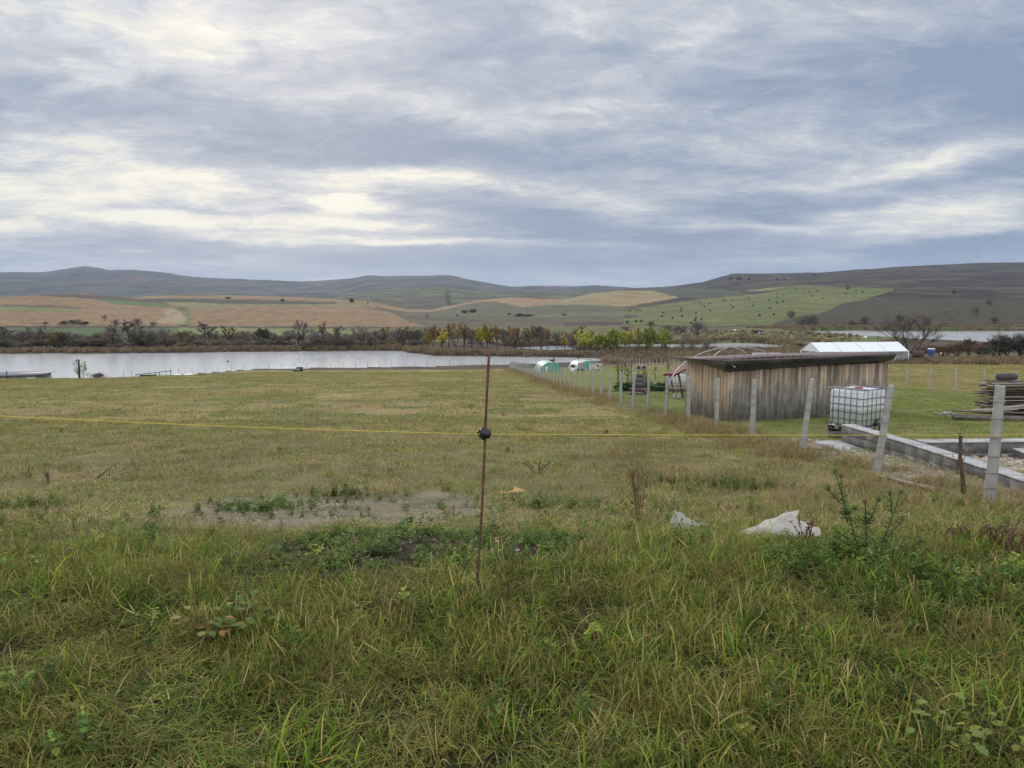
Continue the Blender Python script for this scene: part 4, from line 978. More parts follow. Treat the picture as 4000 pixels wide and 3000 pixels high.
# repeated print on the tarpaulin, dark on dark
def textmesh(name, s, size, mat, parent, loc, rot, ext=.002):
    cu = bpy.data.curves.new(name, 'FONT'); cu.body = s; cu.size = size; cu.extrude = ext; cu.align_x = 'CENTER'; cu.align_y = 'CENTER'; cu.resolution_u = 2
    o = bpy.data.objects.new(name, cu); dg = bpy.context.evaluated_depsgraph_get(); me = bpy.data.meshes.new_from_object(o, depsgraph=dg) if False else o.to_mesh().copy() if False else None
    COL.objects.link(o); bpy.context.view_layer.update(); me = bpy.data.meshes.new_from_object(o.evaluated_get(bpy.context.evaluated_depsgraph_get())); bpy.data.objects.remove(o)
    me.materials.clear(); me.materials.append(mat); r = link(name, me, parent); r.location = loc; r.rotation_euler = rot; return r
for k in range(9):
    t = .10+.093*k; p = B_*t - uc*(.045+.33*.55+.16+.035)+Vector((0, 0, zrf-.06-(.42-.14*t)*.45))
    textmesh('print_mark', 'DB', .22, M_print, tp, p, (R(76), 0, ang))

# hoop frame of a tunnel behind the shed
hp = empty('hoop_frame', (9.0, 33.0, float(height(9.0, 33.0))), 0, 'bare grey steel hoops arching up behind the shed roof', 'frame')
hb = Vector(hp.location)
def hoop(pl, pk, pr, n=26):
    pl, pk, pr = Vector(pl)-hb, Vector(pk)-hb, Vector(pr)-hb; mb = MB(); pts = []
    for i in range(n+1):
        t = i/n; a = math.pi*(1-t); c_ = (pl+pr)/2
        ex = (pr-pl)/2; up_ = pk-c_; pts.append(c_+ex*math.cos(a)+up_*max(0, math.sin(a))**.8)
    mb.tube(pts, .024, 8); return mb.build('hoop', M_galv, hp, True)
g1 = ray(2606, 1553, 31.5); g1.z = float(height(g1.x, g1.y))
pk = ray(2856, 1355.5, 33.2); r1 = ray(3125, 1560, 34.5)
hoop(g1, pk, r1)
g2 = ray(2745, 1560, 36.5); r2 = ray(2965, 1560, 36.5); pk2 = ray(2857, 1357.5, 36.6)
hoop(g2, pk2, r2)
mb = MB(); mb.tube([pk-hb, pk2-hb], .02, 6); mb.build('ridge_tube', M_galv, hp)

# ------------------------------------------------------------------ IBC water tank in its cage
def ibc(name, loc, rz, label, level=None):
    t = empty(name, loc, rz, label, 'water tank'); W_, D__, H_ = 1.2, 1.0, 1.0
    mb = MB(); prof = []
    n = 5
    def rr(z, ins_): 
        r_ = .13; hx, hy = W_/2-.02-ins_, D__/2-.02-ins_; out = []
        for cx, cy, a0 in ((hx-r_, hy-r_, 0), (-hx+r_, hy-r_, 90), (-hx+r_, -hy+r_, 180), (hx-r_, -hy+r_, 270)):
            for k in range(n): a = R(a0+90*k/(n-1)); out.append((cx+r_*math.cos(a), cy+r_*math.sin(a), z))
        return out
    lv = [(.16, .10), (.19, .03), (.25, 0), (.60, -.005), (1.05, 0), (1.11, .025), (1.135, .10)]
    vs = []; fs = []
    for z, i_ in lv: vs += rr(z, i_)
    m_ = 4*n
    for i in range(len(lv)-1):
        for k in range(m_): k2 = (k+1) % m_; fs.append((i*m_+k, i*m_+k2, (i+1)*m_+k2, (i+1)*m_+k))
    fs.append(tuple((len(lv)-1)*m_+k for k in range(m_))); fs.append(tuple(range(m_))[::-1]); mb.add(vs, fs)
    bt = mb.build('bottle', M_tank2, t, True)
    mb = MB(); mb.lathe([(.10, 1.10), (.11, 1.12), (.11, 1.15), (.09, 1.165)], (0, 0, 0), 14); mb.build('lid', M_redcap, bt, True)
    mb = MB(); x0, y0 = W_/2, D__/2
    for z in (.17, .36, .55, .74, .93, 1.15):
        mb.tube([(-x0, -y0, z), (x0, -y0, z), (x0, y0, z), (-x0, y0, z), (-x0, -y0, z)], .011 if z < 1.1 else .016, 6)
    for i in range(7): x = -x0+W_*i/6; mb.tube([(x, -y0-.012, .15), (x, -y0-.012, 1.15)], .010, 6); mb.tube([(x, y0+.012, .15), (x, y0+.012, 1.15)], .010, 6)
    for i in range(1, 6): y = -y0+D__*i/6; mb.tube([(-x0-.012, y, .15), (-x0-.012, y, 1.15)], .010, 6); mb.tube([(x0+.012, y, .15), (x0+.012, y, 1.15)], .010, 6)
    mb.tube([(-.35, -y0, 1.155), (-.35, y0, 1.155)], .014, 6); mb.tube([(.35, -y0, 1.155), (.35, y0, 1.155)], .014, 6)
    mb.build('cage', M_cage, t)
    mb = MB(); mb.box((0, 0, .145), (W_+.02, D__+.02, .025))
    pal_t = mb.build('tray', M_galv, t)
    mb = MB()
    for x in (-.5, 0, .5):
        for y in (-.42, 0, .42): mb.box((x, y, .066), (.15, .12, .13), bev=.01)
    for y in (-.42, 0, .42): mb.box((0, y, -.008), (1.2, .12, .018))
    mb.build('pallet', M_blk, t)
    mb = MB(); mb.tube([(.0, -.44, .24), (0, -.57, .24)], .05, 10); mb.tube([(0, -.55, .26), (0, -.55, .34)], .022, 6); mb.box((0, -.55, .35), (.12, .03, .025)); mb.build('valve', M_blk, t)
    return t
M_redcap = simple('red_cap', (.35, .03, .03), .5, .1, 5)
def mat_ibc():
    m, A, b, out = material('tank_with_water'); t = A.n('ShaderNodeTexCoord'); sp = A.n('ShaderNodeSeparateXYZ'); A.put(sp.inputs[0], t.outputs['Object'])
    n_ = A.noise(t.outputs['Object'], 5, 4, .6).outputs[0]
    k = A.mapr(sp.outputs[2], .625, .635); c = A.mix(k, (.56, .62, .56), (.84, .85, .86)); c = A.mix(A.mapr(sp.outputs[2], .20, .16), c, (.40, .36, .20))
    s_ = A.n('ShaderNodeVectorMath', operation='SCALE'); A.put(s_.inputs[0], c); A.put(s_.inputs['Scale'], A.mapr(n_, .3, .7, .93, 1.05))
    A.put(b.inputs['Base Color'], s_.outputs[0]); b.inputs['Roughness'].default_value = .35; b.inputs['Subsurface Weight'].default_value = 0
    ts = A.n('ShaderNodeBsdfTranslucent'); A.put(ts.inputs[0], s_.outputs[0]); mx = A.n('ShaderNodeMixShader', i_0=.2); A.put(mx.inputs[1], b.outputs[0]); A.put(mx.inputs[2], ts.outputs[0]); A.t.links.new(mx.outputs[0], out.inputs[0])
    return m
M_tank2 = mat_ibc()
pc = ray(3345, 1690, 18.9); ibc_h = ray(3345, 1512, 18.9).z-1.165
ibc('water_tank', (pc.x, 18.9, ibc_h), R(33), 'large white caged water tank half full, on a black pallet before the shed', 1)
ub_ = MB(); ub_.box((0, 0, 0), (1.15, .9, .16), bev=.02); o = ub_.build('concrete_plinth', M_conc2); o.location = (pc.x, 18.95, ibc_h-.115); o.rotation_euler = (0, 0, R(33)); tag(o, 'low concrete plinth under the large caged water tank', 'plinth')
ip = ray(2640, 1500, 47); ibc('water_tank', (ip.x, 47, ray(2640, 1457, 47).z-1.16), R(4), 'white caged water tank seen under the red tiled canopy')

# ------------------------------------------------------------------ block foundation with stone fill
def fpt(x, y, z): X_, Y_ = at_level(x, y, z); return Vector((X_, Y_, z))
fz = lambda Y_: -2.70-.055*(Y_-11)*.6 if Y_ > 11 else -2.70+.0*(11-Y_)
W0 = Vector((8.08, 17.4)); W1 = Vector((8.02, 9.0)); th = .30
fd = empty('block_foundation', (8.1, 14.0, -3.2), 0, 'unfinished low concrete-block foundation walls with a pale screed top', 'foundation')
fo = Vector(fd.location)
def bwall(name, a, b, za, zb, zbase_a, zbase_b, th, capw=.012, bs=.5, seed=0):
    qq = random.Random(seed); a = Vector((a.x, a.y, 0)); b = Vector((b.x, b.y, 0)); d_ = b-a; Lw = d_.length; u_ = d_/Lw; nrm = Vector((-u_.y, u_.x, 0)); n = max(1, int(Lw/bs)); mb = MB(); cp = MB()
    for i in range(n):
        t0, t1 = i/n, (i+1)/n; p0 = a+d_*t0; p1 = a+d_*t1; zt0 = za+(zb-za)*t0; zt1 = za+(zb-za)*t1; zb0 = zbase_a+(zbase_b-zbase_a)*(t0+t1)/2
        nrow = max(1, round((zt0-zb0)/.21)); hh = (zt0-zb0)/nrow
        for r_ in range(nrow):
            sh = Vector((0, 0, 0))
            jit_ = nrm*qq.uniform(-.004, .004)
            c_ = (p0+p1)/2+sh+jit_; c_.z = zt0-hh*(r_+.5)
            mb.box(c_-fo, (Lw/n-.005, th+qq.uniform(-.008, .008), hh-.006), Matrix.Rotation(math.atan2(u_.y, u_.x), 3, 'Z'), bev=.006)
        c_ = (p0+p1)/2; c_.z = (zt0+zt1)/2+.012
        cp.box(c_-fo, (Lw/n-.002, th+.03, .03), Matrix.Rotation(math.atan2(u_.y, u_.x), 3, 'Z') @ Matrix.Rotation(-math.atan2(zt1-zt0, Lw/n), 3, 'Y'), bev=.008)
    w_ = mb.build(name, M_conc2, fd); cp.build('screed_top', M_cap, w_); return w_
# long wall parallel with the fence, then the cross wall
def topz(Y_): return np.interp(Y_, [9, 11.1, 15, 17.4], [-2.66, -2.70, -2.86, -2.90])
segs = [17.35, 14.95, 9.0]
xo = lambda Y_: np.interp(Y_, [9, 11.1, 14.7, 17.4], [7.98, 8.10, 8.42, 8.30])
a = Vector((float(xo(17.35)), 17.35)); b = Vector((float(xo(14.7)), 14.7)); c = Vector((float(xo(11.1)), 11.1)); d = Vector((float(xo(9.0)), 9.0))
bwall('wall', a, b, topz(17.35), topz(14.7), -3.55, -3.3, th, seed=1); bwall('wall', b, c, topz(14.7), topz(11.1), -3.3, -3.0, th, seed=2); bwall('wall', c, d, topz(11.1), topz(9), -3.0, -2.9, th, seed=3)
bk0 = Vector((8.75, 15.0)); bk1 = Vector((14.8, 15.45)); bwall('wall', bk0, bk1, -2.87, -2.90, -3.55, -3.6, .30, seed=4)
pt0 = Vector((10.75, 14.85)); pt1 = Vector((10.55, 13.1)); bwall('wall', pt0, pt1, -3.0, -3.05, -3.5, -3.5, .2, seed=5)
bp_ = MB(); bp_.box(Vector((11.35, 13.7, -3.22))-fo, (1.1, .9, .45), bev=.03); bp_.build('black_membrane', M_tarp, fd)
ftg = MB(); ftg.box(Vector((8.02, 14.2, -3.32))-fo, (.62, 6.2, .10), Matrix.Rotation(.075, 3, 'Z'), bev=.02); ftg.build('footing', M_cap, fd)
floor_ = MB(); vs = []; fs = []; nn = 22
for i in range(nn+1):
    for j in range(nn+1):
        x = 8.25+6.5*i/nn; y = 8.2+6.8*j/nn; vs.append((x, y, float(-3.28+.22*fbm(x*1.3, y*1.3, 300, 3)+.12*math.exp(-((x-9.6)**2+(y-13)**2)/3))))
for i in range(nn):
    for j in range(nn): k = i*(nn+1)+j; fs.append((k, k+nn+1, k+nn+2, k+1))
floor_.add(vs, fs); PITZ = {}
o = floor_.build('soil_fill', simple('dark_soil', (.09, .06, .045), .95, .3, 6, .5), None, True); tag(o, kind='structure')
X = rng.uniform(8.35, 12.6, 2600); Y = rng.uniform(9.2, 14.8, 2600); kk = (X > 8.35+(14.7-Y)*.0) & ((X < 10.4) | (Y < 13))
X, Y = X[kk], Y[kk]; Zs = -3.28+.22*fbm(X*1.3, Y*1.3, 300, 3)+.12*np.exp(-((X-9.6)**2+(Y-13)**2)/3)
s_ = rng.uniform(.05, .20, len(X))
scatter('stone_fill', np.stack([X, Y, Zs+.02], 1), rng.uniform(-1, 1, (len(X), 3))*[.5, .5, 3], np.stack([s_, s_, s_], 1), rng.integers(0, 10, len(X)), c_st)

# ------------------------------------------------------------------ timber stack on the right
tpile = empty('timber_stack', (17.6, 26.0, float(height(17.6, 26))), 0, 'tall untidy stack of grey boards and pallets at the right edge', 'timber stack')
to = Vector(tpile.location); bcol = [(.20, .175, .15), (.12, .10, .085), (.28, .25, .22), (.09, .075, .06), (.34, .28, .20), (.16, .10, .08)]
M_bcol = simple('mixed_boards', (.2, .18, .15), .85, .3, 8, .3, usecol=True, stretch=(.4, 3, 3))
mb = MB(); qq = random.Random(3)
xl = ray(3840, 1500, 26).x; 
for r_ in range(20):
    z = .22+r_*.062; x0 = xl-to.x+qq.uniform(-.25, .15)+(.1 if r_ > 14 else 0); 
    for k in range(3):
        kf_ = qq.uniform(.7, 1.2); mb.col = tuple(v*kf_ for v in qq.choice(bcol)); Lb_ = qq.uniform(3.4, 4.2)
        mb.box((x0+Lb_/2, -.4+.3*k+qq.uniform(-.05, .05), z), (Lb_, .2, .026), rotm(0, qq.gauss(0, .012), qq.gauss(0, .03)))
    if r_ % 3 == 0:
        for k in range(3): mb.col = (.40, .36, .28); mb.box((1.25+1.1*k+qq.uniform(-.1, .1), -.46, z+.035), (.11, .1, .075))
mb.build('boards', M_bcol, tpile, usecol=True)
mb = MB()
for a_, b__, w_, h_ in (((-1.62, -.55, .20), (3.6, -1.35, .10), .16, .17), ((-1.5, -.3, .38), (3.2, -.9, .30), .2, .05), ((-1.45, -.3, .05), (3.4, -1.1, -.10), .18, .16)): mb.bar(a_, b__, w_, h_)
mb.build('beam', M_beam, tpile)
mb = MB()
for k in range(9):
    mb.col = qq.choice([(.45, .42, .38), (.40, .20, .15), (.12, .09, .08), (.3, .27, .24)]); x = -.75+k*.16; mb.bar((x-.5, -.5, .40+.015*k), (x+.9+qq.uniform(0, .4), -.6, .36+.05*k), .09, .025)
mb.build('loose_boards', M_bcol, tpile, usecol=True)
mb = MB(); mb.tube([(2.2, -.5, .60), (3.0, -.55, .58)], .075, 10); mb.build('pink_roll', simple('pink_wrap', (.62, .10, .13), .5, .15, 6), tpile, True)
rl = MB(); 
rl.tube([(-.42, 0, 0), (-.36, 0, .0), (.1, 0, .01), (.30, .02, .0)], .12, 12, rs=[.09, .12, .13, .11]); o = rl.build('felt_roll', simple('grey_felt', (.07, .075, .08), .9, .25, 8), None, True); rp_ = ray(3935, 1512, 26); o.location = (rp_.x, 26, to.z+1.58); tag(o, 'dark grey roll of roofing felt lying on top of the timber stack', 'roll')
rb_ = MB(); pp = hit(3690, 1622, 15, 40)
for k in range(12): rb_.blob((rnd.uniform(-.35, .35), rnd.uniform(-.2, .2), rnd.uniform(.0, .1)), (rnd.uniform(.06, .14), .08, .06), k, 1, .3)
o = rb_.build('rubble_heap', M_conc); o.location = pp; tag(o, 'small pale heap of broken rubble on the lawn left of the timber', 'rubble')

# ------------------------------------------------------------------ stake, log, sheets, branches near the fence
sp_ = hit(3768, 1935, 6, 12); st = empty('old_stake', sp_, 0, 'crooked brown wooden stake between the two nearest concrete posts', 'stake')
tt = ray(3752, 1692, sp_.y)-sp_; mb = MB(); mb.tube([(0, 0, -.1), Vector(tt)*.3+Vector((-.012, 0, 0)), Vector(tt)*.6+Vector((-.03, 0, 0)), Vector(tt)*.97, Vector(tt)+Vector((-.01, 0, .0))], .024, 8, rs=[.034, .031, .027, .024, .026]); mb.build('shaft', simple('old_bark_wood', (.12, .075, .05), .9, .35, 25, .6), st, True)
la, lb = hit(3420, 1868, 7, 14), hit(3648, 1924, 6, 13); lg = MB(); d_ = lb-la
lg.tube([Vector((0, 0, .05)), d_*.3+Vector((0, .03, .06)), d_*.65+Vector((0, -.02, .05)), d_+Vector((0, 0, .05))], .03, 9, rs=[.022, .028, .038, .043]); lg.tube([d_*.72+Vector((0, 0, .07)), d_*.78+Vector((.02, .02, .14))], .010, 5)
o = lg.build('log', simple('barkless_log', (.33, .25, .17), .8, .25, 20, .4, c2=(.16, .12, .09), f2=.55, s2=8, stretch=(1, 1, 1)), None, True); o.location = la; tag(o, 'slim pale log lying in the grass before the fence', 'log')
M_sheet = simple('dirty_white_plastic', (.50, .475, .40), .6, .2, 10, .3, bscale=14, c2=(.52, .47, .36), f2=.62, s2=6, tr=.25)
def sheet(name, loc, pts, label, zs=1.0):
    """crumpled cloth over a fan of points: (x, y, z) ridge outline given as rows"""
    vs = []; fs = []; rows_ = len(pts); cols_ = len(pts[0]); G = np.array(pts, dtype=float); n = 5
    U = np.linspace(0, rows_-1, (rows_-1)*n+1); Vv = np.linspace(0, cols_-1, (cols_-1)*n+1)
    for u in U:
        i = min(int(u), rows_-2); a_ = u-i
        for v in Vv:
            j = min(int(v), cols_-2); b__ = v-j
            p = (G[i, j]*(1-a_)+G[i+1, j]*a_)*(1-b__)+(G[i, j+1]*(1-a_)+G[i+1, j+1]*a_)*b__
            c_ = .085*(float(fbm(u*1.9, v*1.9, 5, 4))-.5)+.022*abs(math.sin(u*2.9+v*2.3+2*float(vnoise(u, v, 8)))); vs.append((p[0]+c_*.5, p[1]+c_, p[2]+c_))
    m_ = len(Vv)
    for i in range(len(U)-1):
        for j in range(m_-1): k = i*m_+j; fs.append((k, k+m_, k+m_+1, k+1))
    mb = MB(); mb.add([(v_[0], v_[1], v_[2]*zs) for v_ in vs], fs); o = mb.build(name, M_sheet, None, False); o.location = loc; return tag(o, label, 'plastic sheet')
l1 = hit(2680, 2068, 4, 10)
sheet('plastic_sheet', l1, [[(-.16, .05, .0), (-.13, .02, .10), (-.10, .04, .05), (.08, .05, .0)], [(-.155, -.02, .04), (-.10, -.01, .19), (-.02, .0, .10), (.10, -.0, .04)], [(-.16, -.08, -.01), (-.08, -.06, .07), (.03, -.05, .035), (.12, -.03, .045)], [(-.12, -.14, -.02), (-.02, -.12, .02), (.07, -.10, .03), (.20, -.07, .07)]], 'small peaked scrap of dirty white plastic between two weeds', .95)
l2 = hit(3060, 2105, 4, 10)
sheet('plastic_sheet', l2, [[(-.40, .06, .0), (-.15, .20, .06), (.06, .30, .16), (.27, .34, .20)], [(-.38, .0, .03), (-.12, .08, .10), (.02, .10, .24), (.16, .16, .20)], [(-.30, -.06, .0), (-.10, -.02, .13), (.10, .0, .17), (.30, .04, .10)], [(-.10, -.14, -.02), (.04, -.12, .05), (.16, -.10, .04), (.33, -.06, .04)]], 'larger folded white plastic sheet lying beside the thistle', .62)
def branch(name, p0, segs_, r0, mat, label, cat='branch'):
    mb = MB()
    for pts in segs_: mb.tube(pts, r0, 6, rs=[r0*(1-.6*i/(len(pts)-1))*(.6 if pts is not segs_[0] else 1) for i in range(len(pts))])
    o = mb.build(name, mat, None, True); o.location = p0; return tag(o, label, cat)
bp0 = hit(372, 1878, 5, 20); e1_ = ray(452, 1812, bp0.y+.2)-bp0
branch('fallen_branch', bp0, [[(0, 0, .02), Vector(e1_)*.5+Vector((0, 0, .015)), e1_], [Vector(e1_)*.68, Vector(e1_)*.70+Vector((-.01, 0, -.16))], [Vector(e1_)*.96, Vector(e1_)*.98+Vector((.02, 0, -.08))]], .016, M_bark, 'dark crooked branch end rising from the grass at the left')
bp1 = hit(420, 1880, 5, 20); e2_ = hit(540, 1845, 5, 20)-bp1
branch('fallen_branch', bp1, [[(0, 0, .04), Vector(e2_)*.5+Vector((0, 0, .08)), Vector(e2_)+Vector((0, 0, .06))], [Vector(e2_)*.3+Vector((0, 0, .06)), Vector(e2_)*1.15+Vector((0, 0, -.0))], [(-.2, .1, .1), Vector(e2_)*.4+Vector((0, 0, .05))]], .015, simple('bleached_branch', (.30, .24, .17), .8, .3, 20), 'pale bleached branch lying flat in the grass at the left')
bp2 = hit(180, 1995, 5, 14); branch('fallen_branch', bp2, [[(-.02, 0, .03), (.05, 0, .07), (.12, .02, .11)]], .014, M_bark, 'short brown stick at the far left edge of the bank')
# yellow maize husk
hk = hit(2010, 1930, 5, 14); mb = MB(); M_husk = simple('dry_husk', (.62, .42, .14), .6, .2, 12, tr=.3)
for k in range(5):
    y = k*.01; mb.add([(-.10+.02*k, y, .02), (0, y+.03, .05+.006*k), (.10+.01*k, y, .03), (0, y-.02, .03)], [(0, 1, 2, 3)])
mb.add([(-.2, .0, .02), (-.12, .02, .04), (-.10, 0, .02), (-.14, -.02, .02)], [(0, 1, 2, 3)])
o = mb.build('maize_husk', M_husk); o.location = hk; o.scale = (1.3, 1.3, 1.3); tag(o, 'flat yellow dry husk lying on the ground right of the rusty stake', 'husk')
# ------------------------------------------------------------------ garden things
def scale_at(d): return d/F            # metres per photograph pixel at distance d
# tiled canopy over a swing bench
cd_ = 42.0; cg = ray(2640, 1560, cd_); cg.z = float(height(cg.x, cg.y)); sw = empty('swing_canopy', cg, 0, 'brown wooden garden swing seat under a sloping dark red tiled roof', 'garden swing')
def L_(x, y, dy=0.0): p = ray(x, y, cd_+dy); return p-cg
mb = MB(); p = [L_(2592, 1458), L_(2634, 1458, -.1), L_(2720, 1418, .6), L_(2686, 1412, 2.4), L_(2672, 1408, 2.6)]
a, b, c, d = L_(2591, 1461, .9), L_(2638, 1463, -.4), L_(2734, 1413, .2), L_(2700, 1405, 1.9)
nx, ny = 9, 8; vs = []; fs = []
for i in range(nx*2+1):
    for j in range(ny+1):
        u_, v_ = i/(nx*2), j/ny; q_ = a.lerp(b, u_).lerp(d.lerp(c, u_), v_); vs.append(q_+Vector((0, 0, (.02 if i % 2 else 0)+.025*((j % 2) == 0))))
for i in range(nx*2):
    for j in range(ny): k = i*(ny+1)+j; fs.append((k, k+ny+1, k+ny+2, k+1))
mb.add(vs, fs); n0 = len(mb.v); mb.add([v-Vector((0, 0, .05)) for v in vs], [f[::-1] for f in fs])
rf = mb.build('roof', M_redtile, sw)
mb = MB(); qn = 14
for i in range(qn):
    for (s_, e_) in ((a, b),):
        u0, u1 = i/qn, (i+1)/qn; p0, p1 = s_.lerp(e_, u0), s_.lerp(e_, u1); m_ = (p0+p1)/2; mb.add([p0, p1, p1-Vector((0, 0, .09)), m_-Vector((0, 0, .15)), p0-Vector((0, 0, .09))], [(0, 1, 2, 3, 4)])
mb.bar(b-Vector((0, 0, .03)), c-Vector((0, 0, .03)), .04, .10)
mb.build('valance', M_redtile, rf)
mb = MB(); mb.bar(L_(2619, 1470), L_(2634, 1548), .09, .09); mb.build('leg', M_brown, sw)
mb = MB(); mb.bar(L_(2651, 1462), L_(2672, 1570), .10, .10); mb.build('leg', M_brown, sw)
mb = MB(); mb.bar(L_(2690, 1455, 1.0), L_(2700, 1560, 1.0), .10, .10); mb.build('leg', M_brown, sw)
mb = MB(); mb.bar(L_(2622, 1515), L_(2680, 1518), .30, .035); mb.bar(L_(2624, 1524), L_(2676, 1527), .05, .06); mb.build('seat', simple('bare_bench_board', (.30, .23, .14), .8, .2, 9), sw)
mb = MB(); mb.bar(L_(2655, 1522), L_(2672, 1556), .05, .05); mb.bar(L_(2646, 1522), L_(2640, 1545), .05, .06); mb.build('brace', M_brown, sw)
# hollow block leaning by it
cb = empty('hollow_block', L_(2641, 1551, -1.2)+cg, R(8), 'grey hollow concrete block standing tilted by the swing leg', 'block'); mb = MB()
t_ = rotm(0, R(8), 0)
for c_, d_ in (((-.14, 0, 0), (.04, .2, .38)), ((.14, 0, 0), (.04, .2, .38)), ((0, 0, .175), (.32, .2, .035)), ((0, 0, -.175), (.32, .2, .035)), ((0, 0, 0), (.32, .2, .03))): mb.box(t_ @ Vector(c_), d_, t_)
mb.build('block_shell', M_cap, cb)
# cast barbecue
gd = 46.0; gp_ = atd(2499, gd); bq = empty('barbecue', gp_, 0, 'grey cast-concrete garden barbecue with a stepped chimney hood', 'barbecue'); gz0 = gp_.z
def H(y): return ray(2499, y, gd).z-gz0
s_ = scale_at(gd)
mb = MB()
def frus(mb, z0, z1, w0, w1, d0, d1, cx=0.0):
    mb.add([(cx-w0/2, -d0/2, z0), (cx+w0/2, -d0/2, z0), (cx+w0/2, d0/2, z0), (cx-w0/2, d0/2, z0), (cx-w1/2, -d1/2, z1), (cx+w1/2, -d1/2, z1), (cx+w1/2, d1/2, z1), (cx-w1/2, d1/2, z1)], [(3, 2, 1, 0), (4, 5, 6, 7), (0, 1, 5, 4), (1, 2, 6, 5), (2, 3, 7, 6), (3, 0, 4, 7)])
frus(mb, H(1491), H(1474), 36*s_, 22*s_, .50, .30, -.03); frus(mb, H(1474), H(1461), 22*s_, 23*s_, .30, .32, -.03); mb.build('chimney', M_grill, bq)
mb = MB(); frus(mb, H(1513), H(1491), 34*s_, 36*s_, .50, .50, -.03); mb.build('hood', M_grill, bq)
mb = MB(); mb.box((-.0, -.1, H(1517)), (48*s_, .85, .07), bev=.01); mb.build('slab', M_brick, bq)
mb = MB(); mb.box((.12, 0, H(1519)/2), (26*s_, .5, H(1519))); mb.box((-.30, .1, H(1519)/2), (.12, .5, H(1519))); mb.build('base', M_grill, bq)
mb = MB(); mb.box((-.42, -.1, H(1510)), (.10, .3, .25)); mb.box((-.43, -.1, H(1503)), (.16, .32, .03)); mb.build('side_shelf', M_brick, bq)
fw = empty('firewood_pile', gp_+Vector((-.1, -.55, 0)), 0, 'heap of grey split boards and sticks under the barbecue', 'firewood'); mb = MB(); qq = random.Random(5)
for k in range(22):
    mb.col = qq.choice([(.10, .085, .07), (.25, .22, .19), (.06, .05, .045), (.42, .39, .35)]); z = .04+.022*k*qq.uniform(.6, 1.1); x = qq.uniform(-.45, .25); mb.bar((x-.45, qq.uniform(-.1, .3), z), (x+.45, qq.uniform(-.1, .3), z+qq.uniform(-.12, .10)), .07, .03)
mb.build('boards', M_bcol, fw, usecol=True)
mb = MB()
for k in range(14): mb.col = (.05, .04, .04); mb.bar((-.55+qq.uniform(-.25, .1), qq.uniform(-.1, .3), .02), (-.35, qq.uniform(-.1, .3), .5*qq.random()+.15), .05, .03)
mb.build('sticks', M_bcol, fw, usecol=True)
# two old round drum ends on poles
for i, (x, lab) in enumerate(((2493, 'left of two round grey wheel rims propped above the barbecue'), (2513, 'right of two round grey wheel rims propped above the barbecue'))):
    dd = 60.0; p = atd(x, dd); top_ = ray(x, 1437, dd).z-p.z; wr_ = empty('wheel_rim', p, R(-20 if i == 0 else 25), lab, 'wheel rim'); mb = MB(); r_ = 10.5*scale_at(dd)
    pts = [Vector((r_*math.cos(k*math.pi/10), 0, top_+r_*math.sin(k*math.pi/10))) for k in range(21)]; mb.tube(pts, .055, 7, False); mb.tube([v+Vector((0, .14, 0)) for v in pts], .045, 7, False)
    mb.build('rim', simple('grey_rim_%s' % ('light' if i else 'dark'), (.30, .31, .31), .6, .2, 9), wr_, True)
    mb = MB(); 
    for k in range(4): a_ = k*math.pi/4+.3; mb.bar((r_*math.cos(a_), .05, top_+r_*math.sin(a_)), (-r_*math.cos(a_), .05, top_-r_*math.sin(a_)), .03, .03)
    mb.blob((0, .03, top_), (.13, .08, .13), i, 1, .1); mb.build('spokes', M_dark, wr_)
    mb = MB(); mb.tube([(0, 0, -.1), (0, 0, top_-r_)], .04, 6); mb.build('pole', M_brown, wr_)
# mint tunnels
def tunnel(name, xl, xr, ytop, ybot, d, depth, yawv, label, door=True):
    s_ = scale_at(d); wd_ = (xr-xl)*s_; cx = (xl+xr)/2; p = atd(cx, d); top_ = ray(cx, ytop, d).z; p.z = ray(cx, ybot, d).z; h = top_-p.z; g = empty(name, p, yawv, label, 'greenhouse')
    n = 18; m_ = 6; r_ = wd_/2*.93
    def arc(y, k): return [Vector((-r_*math.cos(math.pi*i/n)*k, y, h*(max(0, math.sin(math.pi*i/n))**.72)*(.98+.02*k)-.0)) for i in range(n+1)]
    vs = []; fs = []
    for j in range(m_+1):
        y = depth*j/m_; vs += arc(y, 1+.01*math.sin(j*math.pi))
    for j in range(m_):
        for i in range(n): k = j*(n+1)+i; fs.append((k, k+1, k+n+2, k+n+1))
    mb = MB(); mb.add(vs, fs); mb.build('roof_film', M_pale, g, True)
    mb = MB(); a_ = arc(-.01, .985); vs = a_+[Vector((v.x, v.y, 0)) for v in a_]; fs = [(i, i+1, n+1+i+1, n+1+i) for i in range(n)]; mb.add(vs, fs); e_ = mb.build('end_film', M_teal, g); mb = MB(); a2 = [v+Vector((0, depth+.02, 0)) for v in vs]; mb.add(a2, fs); mb.build('end_film', M_teal, g)
    mb = MB(); mb.tube(arc(-.03, .99), .03, 5); mb.tube([(0, -.03, 0), (0, -.03, h*.97)], .02, 5); mb.tube([(r_*.45, -.03, 0), (0, -.03, h*.95)], .018, 5); mb.build('frame', M_galv, g)
    return g, h, r_
g, h, r_ = tunnel('greenhouse', 2104, 2204, 1415, 1467, 119, 5.0, R(9), 'left mint-green plastic tunnel greenhouse with a small white door sheet')
mb = MB(); mb.box((-.75, -.10, .95), (.45, .05, 1.0)); mb.box((-.75, -.16, 1.2), (.5, .05, .3)); mb.build('door_sheet', M_white, g)
g2, h2, r2 = tunnel('greenhouse', 2246, 2356, 1410, 1456, 133, 5.0, R(14), 'right mint-green plastic tunnel greenhouse behind hanging sheets')
